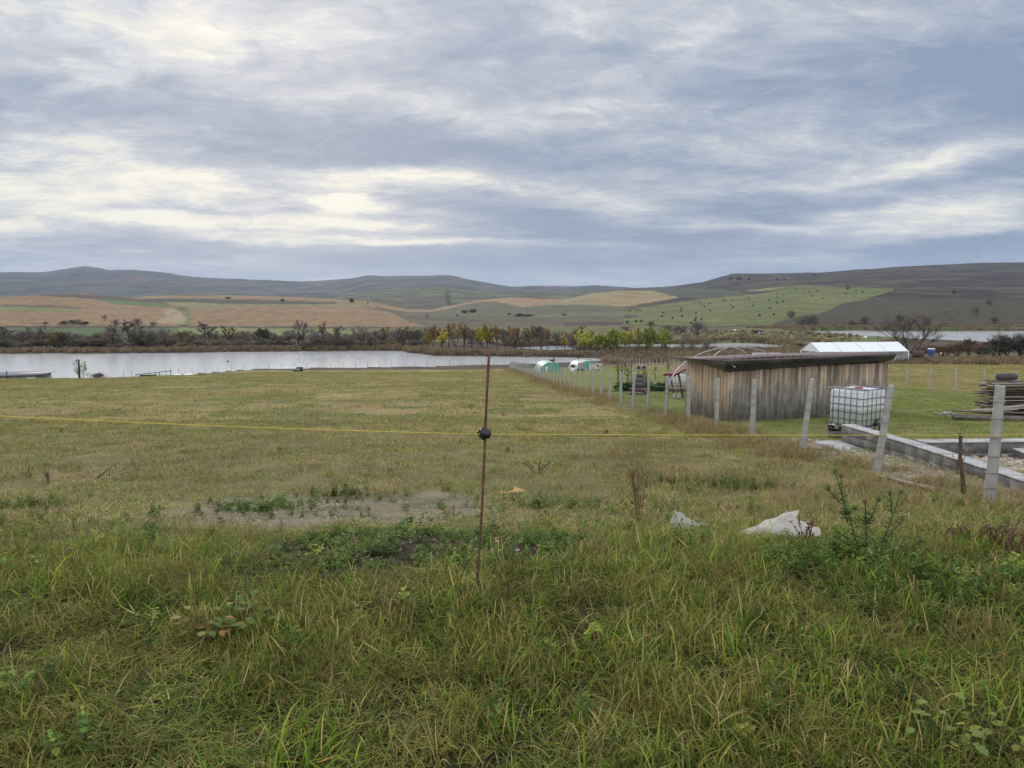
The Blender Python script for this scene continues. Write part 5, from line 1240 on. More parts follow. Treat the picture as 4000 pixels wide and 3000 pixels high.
tk = MB(); p = atd(2151, 128); tk.lathe([(.42, 0), (.48, .05), (.52, .5), (.50, .52), (.2, .56)], (0, 0, 0), 14); tkE = empty('black_tub', (p.x, 128, p.z), 0, 'black tub raised on legs behind the left green tunnel', 'tub'); o = tk.build('tub_body', M_blk, tkE, True); zt_ = ray(2151, 1416, 128).z-p.z; o.location = (0, 0, zt_); mb = MB()
for a_ in (-.35, .35): mb.tube([(a_, 0, -.1), (a_, 0, zt_)], .05, 5)
mb.build('leg', M_beam, tkE)
for x, y, d_, lab in ((2162, 1397, 130, 'left dark pole beside the black tub'), (2165.5, 1402, 126, 'right shorter dark pole beside the black tub'), (2259, 1392, 136, 'tall dark pole behind the patterned blanket')):
    p = atd(x, d_); tz = ray(x, y, d_).z-p.z; mb = MB(); mb.tube([(0, 0, -.2), (.02, 0, tz)], .07, 6, rs=[.07, .055]); mb.tube([(.0, 0, tz-.06), (.02, 0, tz+.05)], .08, 6); o = mb.build('garden_pole', M_dark); o.location = p; tag(o, lab, 'pole')
# white tank with black lid
p = atd(2238, 122); p.z = ray(2238, 1457, 122).z; wt = empty('white_cistern', p, 0, 'white plastic tank with a dark churn on top between the green tunnels', 'tank'); s_ = scale_at(122); mb = MB()
mb.lathe([(8*s_, 0), (9*s_, 3*s_), (9.3*s_, 15*s_), (7.8*s_, 21*s_), (5*s_, 22.5*s_)], (0, 0, 0), 16); mb.build('tank_body', M_white, wt, True); mb = MB(); mb.lathe([(8*s_, 0), (9*s_, 6*s_), (11*s_, 8.6*s_), (10*s_, 9.6*s_), (3*s_, 10.5*s_), (2*s_, 12*s_)], (0, 0, 22.5*s_), 16); mb.build('churn', simple('tarnished_pan', (.16, .17, .17), .45, .1, 6, metal=.3), wt, True)
# hanging blanket and printed sheet on a rack
def mat_check(name, c1, c2_, sc_):
    m, A, b, out = material(name); t = A.n('ShaderNodeTexCoord'); v = A.n('ShaderNodeTexVoronoi'); A.put(v.inputs['Vector'], t.outputs['Object']); v.inputs['Scale'].default_value = sc_; v.inputs['Randomness'].default_value = .35
    n_ = A.noise(t.outputs['Object'], 2, 3).outputs[0]; c = A.mix(A.mapr(v.outputs['Distance'], .25, .5), c1, c2_); c = A.mix(A.mapr(n_, .35, .65, 0, .35), c, (.3, .25, .35)); A.put(b.inputs['Base Color'], c); b.inputs['Roughness'].default_value = .9; return m
s_ = scale_at(121); p = atd(2269, 121); p.z = ray(2269, 1456, 121).z; bl = empty('hung_blanket', p, 0, 'purple checked blanket hung on a rail before the right green tunnel', 'blanket'); mb = MB(); n = 12; vs = []; fs = []
for i in range(n+1):
    for j in range(7): vs.append(((i/n-.5)*25*s_, .05*math.sin(i*1.9)+.03*math.sin(j), (15+25*j/6)*s_))
for i in range(n):
    for j in range(6): k = i*7+j; fs.append((k, k+7, k+8, k+1))
mb.add(vs, fs); mb.build('cloth', mat_check('checked_blanket', (.20, .15, .20), (.52, .45, .50), 4.5), bl, True)
mb = MB(); mb.tube([(-12*s_, .1, -.2), (-12*s_, .1, 40.5*s_), (12*s_, .1, 40.5*s_), (12*s_, .1, -.2)], .035, 5); mb.build('rail', M_dark, bl)
mb = MB()
for k in (-7, 4): mb.blob((k*s_, -.06, 12*s_), (5*s_, .1, 4*s_), k+9, 2, .1); mb.lathe([(.10, 0), (.16, .1), (.10, .3)], (k*s_, -.2, 10*s_), 8)
mb.build('pots', M_blk, bl, True)
s_ = scale_at(124); p = atd(2327, 124); p.z = ray(2327, 1456, 124).z; bs_ = empty('hung_sheet', p, 0, 'cream sheet with dark sketchy lines pinned before the right green tunnel', 'sheet'); mb = MB(); vs = []; fs = []
for i in range(13):
    for j in range(7): vs.append(((i/12-.5)*51*s_, .03*math.sin(i*1.3), (0+(33+.0*i)*j/6)*s_+.15))
for i in range(12):
    for j in range(6): k = i*7+j; fs.append((k, k+7, k+8, k+1))
mb.add(vs, fs); cl = mb.build('cloth', simple('cream_sheet', (.62, .58, .47), .85, .1, 3), bs_, True)
mb = MB(); qq = random.Random(8)
for x0, z0, x1, z1 in ((-23, 10, 23, 9), (-7, 2, -7, 30), (11, 2, 12, 30), (-20, 31, -6, 31), (-14, 20, -12, 10), (14, 20, 22, 26), (22, 26, 24, 14), (-22, 27, -16, 22), (15, 14, 20, 20)): mb.bar((x0*s_, -.06, z0*s_+.15), (x1*s_, -.06, z1*s_+.15), .02, .05)
mb.add([((-1)*s_, -.07, 31*s_+.1), (9*s_, -.07, 30*s_), (11*s_, -.07, 24*s_), (5*s_, -.07, 26*s_)], [(0, 1, 2, 3)]); mb.tube([(-25*s_, .1, -.2), (-25*s_, .1, 34*s_+.1), (25*s_, .1, 34*s_+.1), (25*s_, .1, -.2)], .03, 5)
mb.build('line_drawing', M_dark, cl)
# staked saplings
def sapling(h, seed, leafc=None):
    qq = random.Random(seed); t = MB(); t.tube([(0, 0, -.1), (.02, 0, h*.5), (0, .02, h)], .03, 5, rs=[.035, .025, .008]); vs = []; fs = []; cs = []
    for k in range(18):
        z = h*qq.uniform(.35, 1); a_ = qq.uniform(0, 6.28); l_ = (h-z)*.35+.22*h*.6; e = Vector((math.cos(a_)*l_*.7, math.sin(a_)*l_*.7, z+l_*.8)); t.tube([(0, 0, z), e], .01, 3, rs=[.014, .004])
        for m_ in range(2):
            p = Vector((0, 0, z)).lerp(e, qq.uniform(.4, 1)); b0 = len(vs); s__ = qq.uniform(.03, .065); d1 = Vector((qq.uniform(-1, 1), qq.uniform(-1, 1), qq.uniform(-1, 1))).normalized()*s__; d2 = d1.orthogonal().normalized()*s__*.7
            vs += [p-d1-d2, p+d1-d2, p+d1+d2, p-d1+d2]; fs.append((b0, b0+1, b0+2, b0+3)); c_ = tuple(v*qq.uniform(.7, 1.3) for v in (leafc or (.20, .13, .05))); cs += [c_]*4
    return t, vs, fs, cs
M_leafy = leafmat('sapling_leaves', .3, .7, (.2, .15, .06), .3, .2)
saps = [(2411, 1403, 1480, 63, 'thin sapling with a dark stake left of the barbecue, first of the row'), (2430, 1428, 1485, 60, 'thin sapling with white guard, second of the row left of the barbecue'), (2449, 1430, 1484, 62, 'dark thin stake-like sapling nearest the barbecue on its left'), (2465, 1412, 1470, 70, 'bushier young tree behind the left rim of the wheel'), (2520, 1440, 1490, 58, 'thin sapling with white tie right of the barbecue'), (2559, 1430, 1475, 72, 'young fruit tree with orange leaves halfway between barbecue and red canopy'), (2608, 1405, 1470, 84, 'young fruit tree with brown leaves behind the red canopy'), (2441, 1418, 1462, 88, 'small pale sapling far behind the barbecue')]
for i, (x, yt, yb, d_, lab) in enumerate(saps):
    p = atd(x, d_); h = max(1.2, ray(x, yt, d_).z-p.z); t = empty('sapling', p, 0, lab, 'sapling', 'young trees in the garden'); tb, vs, fs, cs = sapling(h, 60+i, (.26, .17, .07) if i in (5, 6) else None); tb.build('trunk', M_bark, t)
    link('crown', mesh_from('crown', np.array([tuple(v) for v in vs]), fs, M_leafy, cols=np.array(cs)), t)
    mb = MB(); mb.tube([(.12, 0, -.1), (.12, 0, h*.8)], .03, 5); mb.lathe([(.05, h*.5), (.05, h*.62)], (0, 0, 0), 6); mb.build('support_stake', M_dark if i % 2 == 0 else M_cap, t)
# cabbage-like leafy vegetable patch and dug earth
c_cab = source_collection('cabbage_kinds', [sprig(80+i, 12, .45, .30, ((.03, .10, .035), (.045, .13, .045), (.025, .075, .03))) for i in range(4)])
n = 150; X = rng.uniform(7.9, 13.0, n); Y = rng.uniform(50.6, 53.8, n); place('vegetable_patch', X, Y, np.random.default_rng(4), c_cab, 4, .8, 1.5, .2)
# ------------------------------------------------------------------ marquee
md_ = 130.0
def mp3(x, y, d): return ray(x, y, d)
nl, nr = mp3(3200, 1420, 128), mp3(3547, 1420, 131); nl.z = ray(3547, 1420, 131).z; nr.z = nl.z
ev = ray(3547, 1372, 131).z; rdg = ev+1.62
uN = Vector((nr.x-nl.x, nr.y-nl.y, 0)); LN = uN.length; uN.normalize(); perp = Vector((-uN.y, uN.x, 0)); wid = 6.0
tent = empty('marquee', nl, 0, 'long white marquee tent with clear window sides', 'tent'); h_ev = ev-nl.z; h_r = rdg-nl.z
wv_ = perp*wid - uN*3.6*0
roof = MB(); nb = 4
for b_i in range(nb):
    a = uN*(LN*b_i/nb); b = uN*(LN*(b_i+1)/nb); n = 6
    for side in (0, 1):
        vs = []; fs = []
        for i in range(n+1):
            for j in range(5):
                s_ = i/n; t = j/4; e_ = a.lerp(b, s_); sg_ = -.07*math.sin(math.pi*s_)*math.sin(math.pi*min(t+.05, 1))
                y_ = perp*(wid*t/2 if side == 0 else wid-wid*t/2); vs.append(e_+y_+Vector((0, 0, h_ev+(h_r-h_ev)*t+sg_)))
        for i in range(n):
            for j in range(4): k = i*5+j; fs.append((k, k+5, k+6, k+1))
        roof.add(vs, fs)
rf = roof.build('roof', M_white, tent, True)
mb = MB()
for b_i in range(nb+1):
    a = uN*(LN*b_i/nb)
    mb.bar(a+Vector((0, 0, h_ev+.03)), a+perp*wid/2+Vector((0, 0, h_r+.03)), .07, .03); mb.bar(a+perp*wid+Vector((0, 0, h_ev+.03)), a+perp*wid/2+Vector((0, 0, h_r+.03)), .07, .03)
mb.bar(Vector((0, 0, h_ev-.02))-perp*.02, uN*LN+Vector((0, 0, h_ev-.02))-perp*.02, .04, .14)
mb.build('roof_seam', simple('grey_pvc_seam', (.55, .57, .60), .5, .05, 3), rf)
mb = MB()
for e_ in (0, 1):
    a = uN*LN*e_; mb.add([a+Vector((0, 0, h_ev)), a+perp*wid+Vector((0, 0, h_ev)), a+perp*wid/2+Vector((0, 0, h_r))], [(0, 1, 2)])
mb.build('gable', M_white, tent)
mb = MB()
for b_i in range(nb+1):
    a = uN*(LN*b_i/nb); mb.bar(a, a+Vector((0, 0, h_ev)), .12, .12); mb.bar(a+perp*wid, a+perp*wid+Vector((0, 0, h_ev)), .12, .12)
mb.bar(perp*wid/2, perp*wid/2+Vector((0, 0, h_ev)), .1, .1); mb.bar(uN*LN+perp*wid/2, uN*LN+perp*wid/2+Vector((0, 0, h_ev)), .1, .1)
for b_i in range(nb): 
    m_ = uN*(LN*(b_i+.5)/nb); 
    if b_i == nb-1: mb.bar(m_-uN*.5-perp*.01, m_-uN*.5-perp*.01+Vector((0, 0, h_ev)), .14, .05)
mb.bar(Vector((0, 0, .06)), uN*LN+Vector((0, 0, .06)), .06, .16)
mb.build('pole', M_white, tent)
mw, A, b, out = material('clear_window_film'); b.inputs['Base Color'].default_value = (.42, .45, .48, 1); b.inputs['Roughness'].default_value = .25
tsn = A.n('ShaderNodeBsdfTransparent'); tsn.inputs[0].default_value = (.8, .82, .84, 1); nz = A.noise(A.n('ShaderNodeTexCoord').outputs['Object'], .9, 5, .7, 1.5).outputs[0]; mx = A.n('ShaderNodeMixShader'); A.put(mx.inputs[0], A.mapr(nz, .35, .65, .35, .75)); A.put(mx.inputs[1], tsn.outputs[0]); A.put(mx.inputs[2], b.outputs[0]); A.t.links.new(mx.outputs[0], out.inputs[0])
mb = MB(); mb.add([Vector((0, 0, .1))-perp*.0, uN*LN+Vector((0, 0, .1)), uN*LN+Vector((0, 0, h_ev-.1)), Vector((0, 0, h_ev-.1))], [(0, 1, 2, 3)])
for e_ in (0, 1): a = uN*LN*e_; mb.add([a+Vector((0, 0, .1)), a+perp*wid+Vector((0, 0, .1)), a+perp*wid+Vector((0, 0, h_ev-.05)), a+Vector((0, 0, h_ev-.05))], [(0, 1, 2, 3)])
mb.add([perp*wid+Vector((0, 0, .1)), perp*wid+uN*LN+Vector((0, 0, .1)), perp*wid+uN*LN+Vector((0, 0, h_ev-.1)), perp*wid+Vector((0, 0, h_ev-.1))], [(0, 1, 2, 3)])
mb.build('window_wall', mw, tent)
# white trailer / container behind the shed
p = atd(3000, 118); s_ = scale_at(118); tr_ = empty('white_trailer', p, 0, 'low white box body showing just over the shed roof', 'trailer'); hb_ = ray(3000, 1381, 118).z-p.z; mb = MB(); mb.box((0, 0, hb_/2+.2), (112*s_, 2.0, hb_-.4), bev=.08); mb.build('box_body', M_white, tr_); mb = MB()
for x in (-1.4, 1.4): mb.lathe([(.3, -.1), (.3, .1)], (x, -.9, .2), 12, rotm(R(90), 0, 0))
mb.build('wheel', M_blk, tr_); mb = MB(); mb.box((0, 0, hb_+.03), (113*s_, 2.05, .06), bev=.02); mb.build('roof_edge', M_cap, tr_)
# roofed swing beyond the tent
p = atd(3580, 133); p.z = ray(3580, 1409, 133).z; s_ = scale_at(133); sw2 = empty('roofed_swing', p, R(-8), 'dark brown roofed swing seat standing right of the marquee', 'garden swing'); mb = MB(); hr = 41*s_
wv2 = 50*s_; 
mb.add([(-wv2/2, -.8, hr-.55), (wv2/2-.2, -.8, hr-.55), (wv2/2, 0, hr), (-wv2/2+.1, 0, hr), (-wv2/2, .8, hr-.55), (wv2/2-.2, .8, hr-.55)], [(0, 1, 2, 3), (3, 2, 5, 4)]); mb.add([(-wv2/2, -.8, hr-.63), (wv2/2-.2, -.8, hr-.63), (wv2/2, 0, hr-.08), (-wv2/2+.1, 0, hr-.08), (-wv2/2, .8, hr-.63), (wv2/2-.2, .8, hr-.63)], [(3, 2, 1, 0), (4, 5, 2, 3), ]); mb.build('roof', simple('dark_shingle', (.06, .045, .04), .9, .3, 5), sw2)
for x, dx_ in ((-wv2*.36, -.12), (wv2*.34, .14)):
    for y in (-.7, .7): mb = MB(); mb.bar((x+dx_, y, 0), (x, y*.2, hr-.2), .10, .10); mb.build('leg', M_brown, sw2)
mb = MB(); mb.box((0, 0, .55), (1.5, .5, .06)); mb.box((0, .25, .85), (1.5, .05, .45), rotm(R(-12), 0, 0)); mb.tube([(-.7, 0, .55), (-.7, 0, hr-.4)], .02, 4); mb.tube([(.7, 0, .55), (.7, 0, hr-.4)], .02, 4); mb.build('seat', M_brown, sw2)
# blue tank, pump and balls
p = atd(3636, 150); p.z = ray(3636, 1395, 150).z; s_ = scale_at(150); bt = empty('blue_barrel', p, 0, 'tall blue plastic barrel with a white top in front of brown scrub', 'barrel'); mb = MB(); mb.lathe([(8.5*s_, 0), (9.5*s_, 2*s_), (10.5*s_, 14*s_), (12.8*s_, 20*s_), (12.8*s_, 30*s_), (12*s_, 31*s_)], (0, 0, 0), 20); mb.build('barrel_body', M_blue, bt, True); mb = MB(); mb.lathe([(13*s_, 30.5*s_), (12.8*s_, 33*s_), (10*s_, 34.5*s_)], (0, 0, 0), 20); mb.build('white_top', M_white, bt, True)
p = atd(3654, 145); p.z = ray(3654, 1405, 145).z; s_ = scale_at(145); gpump = empty('garden_pump', p, 0, 'small dark hand pump with a white ball right of the blue barrel', 'pump'); mb = MB(); mb.tube([(-.3, 0, 0), (-.32, 0, 1.2)], .05, 6); mb.bar((-.5, 0, .1), (.5, 0, .05), .1, .12); mb.build('pump_body', M_dark, gpump); mb = MB(); mb.blob((0, 0, .42), (.17, .17, .17), 1, 2, 0); mb.build('ball', M_white, gpump, True)
p = atd(3675, 152); mb = MB(); mb.blob((0, 0, .35), (.16, .16, .16), 1, 2, 0.02); mb.tube([(0, 0, -.1), (0, 0, .3)], .03, 5); o = mb.build('white_globe', M_white, None, True); o.location = (p.x, p.y, ray(3675, 1386, 152).z); tag(o, 'small white globe on a peg in the grass past the blue barrel', 'globe')
# ------------------------------------------------------------------ left: fishermen's hut, lamp pole, jetty, boxes
hd = 122.0; p = atd(90, hd); s_ = scale_at(hd); hut = empty('pond_hut', p, R(3), 'low grey hut with a sloping sheet roof sunk behind the field edge at far left', 'hut')
zt_ = ray(90, 1465, hd).z-p.z; mb = MB(); x0, x1 = ray(-160, 1470, hd).x-p.x, ray(160, 1470, hd).x-p.x
mb.add([(x0, 0, -.5), (x1, 0, -.5), (x1, 3, -.5), (x0, 3, -.5), (x0, 0, zt_-.32), (x1-.1, 0, zt_-.10), (x1-.1, 3, zt_+.1), (x0, 3, zt_-.1)], [(0, 1, 5, 4), (1, 2, 6, 5), (2, 3, 7, 6), (3, 0, 4, 7), (4, 5, 6, 7)]); mb.build('wall', simple('render_grey', (.30, .30, .28), .9, .15, 3, c2=(.22, .21, .2)), hut)
mb = MB(); ra, rb2 = Vector((x0-.3, -.5, zt_-.22)), Vector((x1+.55, -.5, zt_+.10)); rc, rd2 = Vector((x1+.45, 3.4, zt_+.42)), Vector((x0-.3, 3.4, zt_+.15)); mb.add([ra, rb2, rc, rd2, ra-Vector((0, 0, .1)), rb2-Vector((0, 0, .1)), rc-Vector((0, 0, .1)), rd2-Vector((0, 0, .1))], [(0, 1, 2, 3), (7, 6, 5, 4), (0, 4, 5, 1), (1, 5, 6, 2), (2, 6, 7, 3), (3, 7, 4, 0)]); mb.build('roof', simple('grey_roof_sheet', (.17, .16, .17), .5, .15, 2), hut)
mb = MB(); cx_ = ray(34, 1470, hd).x-p.x; mb.tube([(cx_+.15, -.3, zt_-.8), (cx_+.03, -.3, zt_-.3), (cx_, -.3, zt_+.25), (cx_, -.3, zt_+.62), (cx_-.08, -.3, zt_+.70)], .07, 7); mb.build('flue', M_dark, hut)
mb = MB(); mb.box((ray(120, 1470, hd).x-p.x, -.04, zt_-.62), (1.6, .06, .55)); mb.build('white_panel', M_white, hut)
pd_ = 122.0; p = atd(311, pd_); lp_ = empty('lamp_pole', p, 0, 'leaning dark pole topped by a square solar lamp in front of the pond', 'lamp pole'); tz = ray(307, 1407, pd_)-p; mb = MB(); mb.tube([(0, 0, -.5), Vector(tz)], .15, 8, rs=[.18, .13]); mb.tube([Vector(tz)*.75, Vector(tz)*.75+Vector((-.3, 0, .1))], .05, 5); mb.build('shaft', M_dark, lp_)
mb = MB(); mb.box(Vector(tz)+Vector((-.05, 0, .02)), (.72, .5, .09), rotm(R(28), 0, 0)); mb.build('solar_panel', simple('dull_panel', (.12, .13, .13), .4, .1, 5), lp_)
jd = 133.0; j0 = atd(530, jd); jt = empty('sloping_handrail', j0, 0, 'dark handrail on posts sloping up to the right at the pond edge', 'handrail'); mb = MB()
def J(x, y): return ray(x, y, jd)-j0
mb.bar(J(530, 1464), J(668, 1449), .10, .12); mb.bar(J(531, 1473), J(640, 1462), .05, .05)
for x, y in ((531, 1465), (575, 1462), (607, 1456), (622, 1454), (667, 1444)): mb.bar(J(x, y), J(x, 1496), .09, .09)
mb.build('rail', M_dark, jt)
p = ray(577, 1471, 128); bo = MB(); bo.v = []; 
prof = [(-1.5, .12, .22), (-1.2, .38, .30), (0, .55, .30), (1.1, .42, .34), (1.55, .06, .42)]; vs = []; fs = []
for x, w_, h_ in prof: vs += [(x, -w_, h_), (x, -w_*.6, 0), (x, w_*.6, 0), (x, w_, h_)]
for i in range(4):
    for k in range(3): a_ = i*4+k; fs.append((a_, a_+4, a_+5, a_+1))
bo.add(vs, fs); bo.box((.2, 0, .30), (.2, 1.0, .04)); bo.box((-.7, 0, .28), (.2, .8, .04)); o = bo.build('rowing_boat', M_dark); o.location = (p.x, 128, p.z); tag(o, 'dark rowing boat lying under the sloping handrail', 'boat')
for x0_, x1_, y_, lab in ((673, 712, 1462, 'white boat hull upturned against a brown bush by the handrail'), (718, 757, 1461, 'pale upturned boat with a dark stern by the stake fence')):
    p = ray((x0_+x1_)/2, y_+4, 133); Lh = (x1_-x0_)*scale_at(133); mb = MB(); vs = []; fs = []
    for i in range(7):
        t = i/6; w_ = .55*math.sin(math.pi*(.1+.8*t))**.6
        for k in range(7): a_ = math.pi*k/6; vs.append(((t-.5)*Lh, w_*math.cos(a_), .42*math.sin(a_)*math.sin(math.pi*(.12+.76*t))**.5))
    for i in range(6):
        for k in range(6): a_ = i*7+k; fs.append((a_, a_+7, a_+8, a_+1))
    mb.add(vs, fs); o = mb.build('upturned_boat', M_white, None, True); o.location = (p.x, 133, p.z-.15); tag(o, lab, 'boat')
p = ray(1171, 1451, 140); bx = empty('dark_hutch', p, 0, 'small black box hutch with a pale opening at the pond edge', 'hutch'); mb = MB(); mb.box((0, 0, .42), (1.0, .8, .85), bev=.02); mb.box((0, 0, .88), (1.1, .9, .05)); mb.build('box', M_blk, bx); mb = MB(); mb.box((-.1, -.415, .38), (.5, .03, .35)); mb.build('opening', M_cap, bx)
p = ray(1150, 1450, 140); mb = MB(); mb.blob((0, 0, .1), (.38, .3, .2), 4, 2, .15); o = mb.build('dark_sack', M_blk, None, True); o.location = p; tag(o, 'dark sack lying left of the black hutch', 'sack')
# waterfowl
dx0, dy0 = at_level(890, 1413, WATER); dk = MB(); dk.blob((0, 0, .07), (.20, .11, .10), 1, 2, .02); dk.tube([(.14, 0, .10), (.20, 0, .22), (.24, 0, .27)], .04, 6, rs=[.05, .035, .045]); dk.tube([(.24, 0, .27), (.33, 0, .26)], .02, 5, rs=[.025, .008]); dk.tube([(-.16, 0, .10), (-.28, 0, .17)], .03, 5, rs=[.05, .01])
o = dk.build('duck', simple('dark_feathers', (.03, .028, .025), .8, .2, 9), None, True); o.location = (dx0, dy0, WATER); o.scale = (1.5,)*3; tag(o, 'single dark duck floating on the open water of the left pond', 'duck')
# ------------------------------------------------------------------ trees
M_twig = leafmat('twigs', .0, .95, (.10, .08, .06), .0, .22)
M_leafA = leafmat('autumn_leaves', .40, .7, (.2, .15, .06), .0, .25)
def tree_mesh(seed, H_=8.0, spread=.45, trunks=1, nb=9, twigs=420, leaves=0, lsz=.22, cols=((.10, .08, .06),), crown0=.25, shape=1.0, twr=.012, leafcol=None, bark=(.085, .068, .055), droopy=0.0, tk=.016):
    qq = random.Random(seed); tr = MB(); tr.col = bark; cr = MB(); tips = []
    def grow(p, d, L_, r, lev, mb):
        n = 4; pts = [Vector(p)]; dd = Vector(d)
        for i in range(n):
            dd = (dd+Vector((qq.uniform(-1, 1), qq.uniform(-1, 1), qq.uniform(-.4, .8)))*.13).normalized(); pts.append(pts[-1]+dd*L_/n)
        mb.tube(pts, r, 5 if lev == 0 else 4 if lev == 1 else 3, False, rs=[r*(1-.55*i/n) for i in range(n+1)]); return pts, dd
    for t in range(trunks):
        a = qq.uniform(0, 6.28); d0_ = Vector((math.cos(a)*.28*(trunks > 1), math.sin(a)*.28*(trunks > 1), 1)); hp_ = H_*qq.uniform(.75, 1)
        pts, dd = grow((math.cos(a)*.15*(trunks > 1), math.sin(a)*.15*(trunks > 1), -.15), d0_.normalized(), hp_*.86, H_*tk, 0, tr)
        for b in range(nb):
            f = crown0+(1-crown0)*((b+.5)/nb); k = min(int(f*4), 3); p0 = pts[k].lerp(pts[k+1], f*4-k); a2 = b*2.4+qq.uniform(-.5, .5)
            el = qq.uniform(.35, .9)+.5*f; L1 = H_*spread*(1.05-f*.65*shape)*qq.uniform(.75, 1.15)
            d1 = Vector((math.cos(a2)*math.cos(el), math.sin(a2)*math.cos(el), math.sin(el))); p1, e1_ = grow(p0, d1, L1, H_*.006*(1.2-f*.6), 1, tr); 
            for c in range(4):
                f2 = qq.uniform(.3, 1); k2 = min(int(f2*4), 3); q0 = p1[k2].lerp(p1[k2+1], f2*4-k2); a3 = qq.uniform(0, 6.28); d2 = (e1_+Vector((math.cos(a3), math.sin(a3), qq.uniform(.0, .9)))*.8).normalized()
                cr.col = bark; p2, e2 = grow(q0, d2, L1*qq.uniform(.35, .6), H_*.0028, 2, cr); tips.append((p2, e2, L1))
    for i in range(twigs):
        p2, e2, L1 = tips[i % len(tips)]; f2 = qq.uniform(.15, 1.0); k2 = min(int(f2*4), 3); q0 = p2[k2].lerp(p2[k2+1], f2*4-k2); v = Vector((qq.gauss(0, 1), qq.gauss(0, 1), qq.gauss(.35-droopy, .7))).normalized(); d2 = (e2*.6+v).normalized(); Lt = L1*qq.uniform(.10, .30)
        s_ = d2.orthogonal().normalized()*twr; b0 = len(cr.v); e_ = q0+d2*Lt
        cr.col = tuple(np.array(qq.choice(cols))*qq.uniform(.75, 1.25)); cr.add([q0-s_, q0+s_, e_+s_*.3, e_-s_*.3], [(0, 1, 2, 3)]); s2 = d2.cross(s_)
        cr.add([q0-s2, q0+s2, e_+s2*.3, e_-s2*.3], [(0, 1, 2, 3)])
        for m_ in range(leaves):
            c_ = q0.lerp(e_, qq.uniform(.1, 1.25))+Vector((qq.gauss(0, .10), qq.gauss(0, .10), qq.gauss(-droopy*.3, .12)))*H_*.08; u_ = Vector((qq.gauss(0, 1), qq.gauss(0, 1), qq.gauss(0, 1))).normalized(); w_ = u_.orthogonal().normalized(); s__ = lsz*qq.uniform(.5, 1.2)
            cr.col = tuple(np.array(qq.choice(leafcol))*qq.uniform(.65, 1.35)); cr.add([c_-u_*s__*.5, c_+w_*s__*.35, c_+u_*s__*.5, c_-w_*s__*.35], [(0, 1, 2, 3)])
    return tr, cr
def tree_proto(key, mat, **kw):
    tr, cr = tree_mesh(**kw); H_ = kw.get('H_', 8.0)
    av = np.array([tuple(v) for v in cr.v]+[tuple(v) for v in tr.v]); ex = np.percentile(np.hypot(av[:, 0], av[:, 1]), 92)*2; zz_ = np.percentile(av[:, 2], 99.3)
    return (mesh_from('trunk', np.array([tuple(v) for v in tr.v]), tr.f, M_twig, cols=np.array(tr.c)), mesh_from('crown', np.array([tuple(v) for v in cr.v]), cr.f, mat, cols=np.array(cr.c)), (zz_, ex))
BR1 = ((.25, .22, .185), (.19, .165, .14), (.31, .26, .21)); GRY = ((.29, .25, .24), (.23, .21, .20))
TP = {
 'bare': [tree_proto('b', M_twig, seed=s_, H_=8, spread=.46, trunks=t_, twigs=1100, cols=BR1, twr=.032) for s_, t_ in ((1, 1), (2, 3), (3, 2))],
 'greybush': [tree_proto('g', M_twig, seed=s_, H_=6, spread=.62, trunks=5, twigs=1300, cols=GRY, twr=.032, crown0=.08) for s_ in (11, 12)],
 'thicket': [tree_proto('t', M_leafA, seed=s_, H_=5, spread=.62, trunks=5, twigs=700, leaves=2, lsz=.24, cols=BR1, crown0=.03, twr=.032, leafcol=((.20, .175, .115), (.25, .20, .13), (.15, .15, .09))) for s_ in (21, 22, 23)],
 'rust': [tree_proto('r', M_leafA, seed=s_, H_=9, spread=.32, trunks=2, twigs=800, leaves=2, lsz=.28, cols=BR1, crown0=.30, leafcol=((.24, .15, .06), (.20, .12, .05), (.28, .19, .07))) for s_ in (31, 32, 33)],
 'yellow': [tree_proto('y', M_leafA, seed=s_, H_=8, spread=.30, trunks=2, twigs=900, leaves=5, lsz=.34, cols=((.22, .18, .06),), crown0=.22, leafcol=((.62, .48, .05), (.48, .41, .06), (.70, .56, .09), (.36, .32, .06))) for s_ in (41, 42)],
 'willow': [tree_proto('w', M_leafA, seed=s_, H_=7, spread=.40, trunks=2, twigs=1000, leaves=4, lsz=.34, cols=((.14, .14, .06),), crown0=.20, leafcol=((.34, .44, .09), (.26, .35, .07), (.46, .52, .10), (.18, .25, .06)), droopy=.3) for s_ in (51, 52, 53)],
 'willowy': [tree_proto('wy', M_leafA, seed=s_, H_=7, spread=.38, trunks=2, twigs=800, leaves=4, lsz=.30, cols=((.14, .13, .05),), crown0=.22, leafcol=((.58, .56, .09), (.45, .46, .08), (.66, .60, .12), (.30, .36, .08)), droopy=.3) for s_ in (61, 62)],
 'ochrebush': [tree_proto('ob', M_leafA, seed=s_, H_=4, spread=.6, trunks=5, twigs=600, leaves=3, lsz=.25, cols=((.14, .11, .05),), crown0=.05, leafcol=((.30, .21, .06), (.24, .18, .06), (.36, .27, .08))) for s_ in (71,)],
 'redbush': [tree_proto('rb', M_leafA, seed=s_, H_=3, spread=.75, trunks=6, twigs=700, leaves=2, lsz=.20, cols=((.16, .08, .05),), crown0=.03, leafcol=((.17, .085, .05), (.13, .07, .045), (.22, .12, .06))) for s_ in (81, 82)],
 'evergreen': [tree_proto('e', M_leafA, seed=s_, H_=4, spread=.60, trunks=5, twigs=600, leaves=4, lsz=.26, cols=((.05, .05, .04),), crown0=.03, leafcol=((.085, .090, .055), (.11, .105, .07), (.06, .065, .045))) for s_ in (91, 92)],
}
CNT = {}
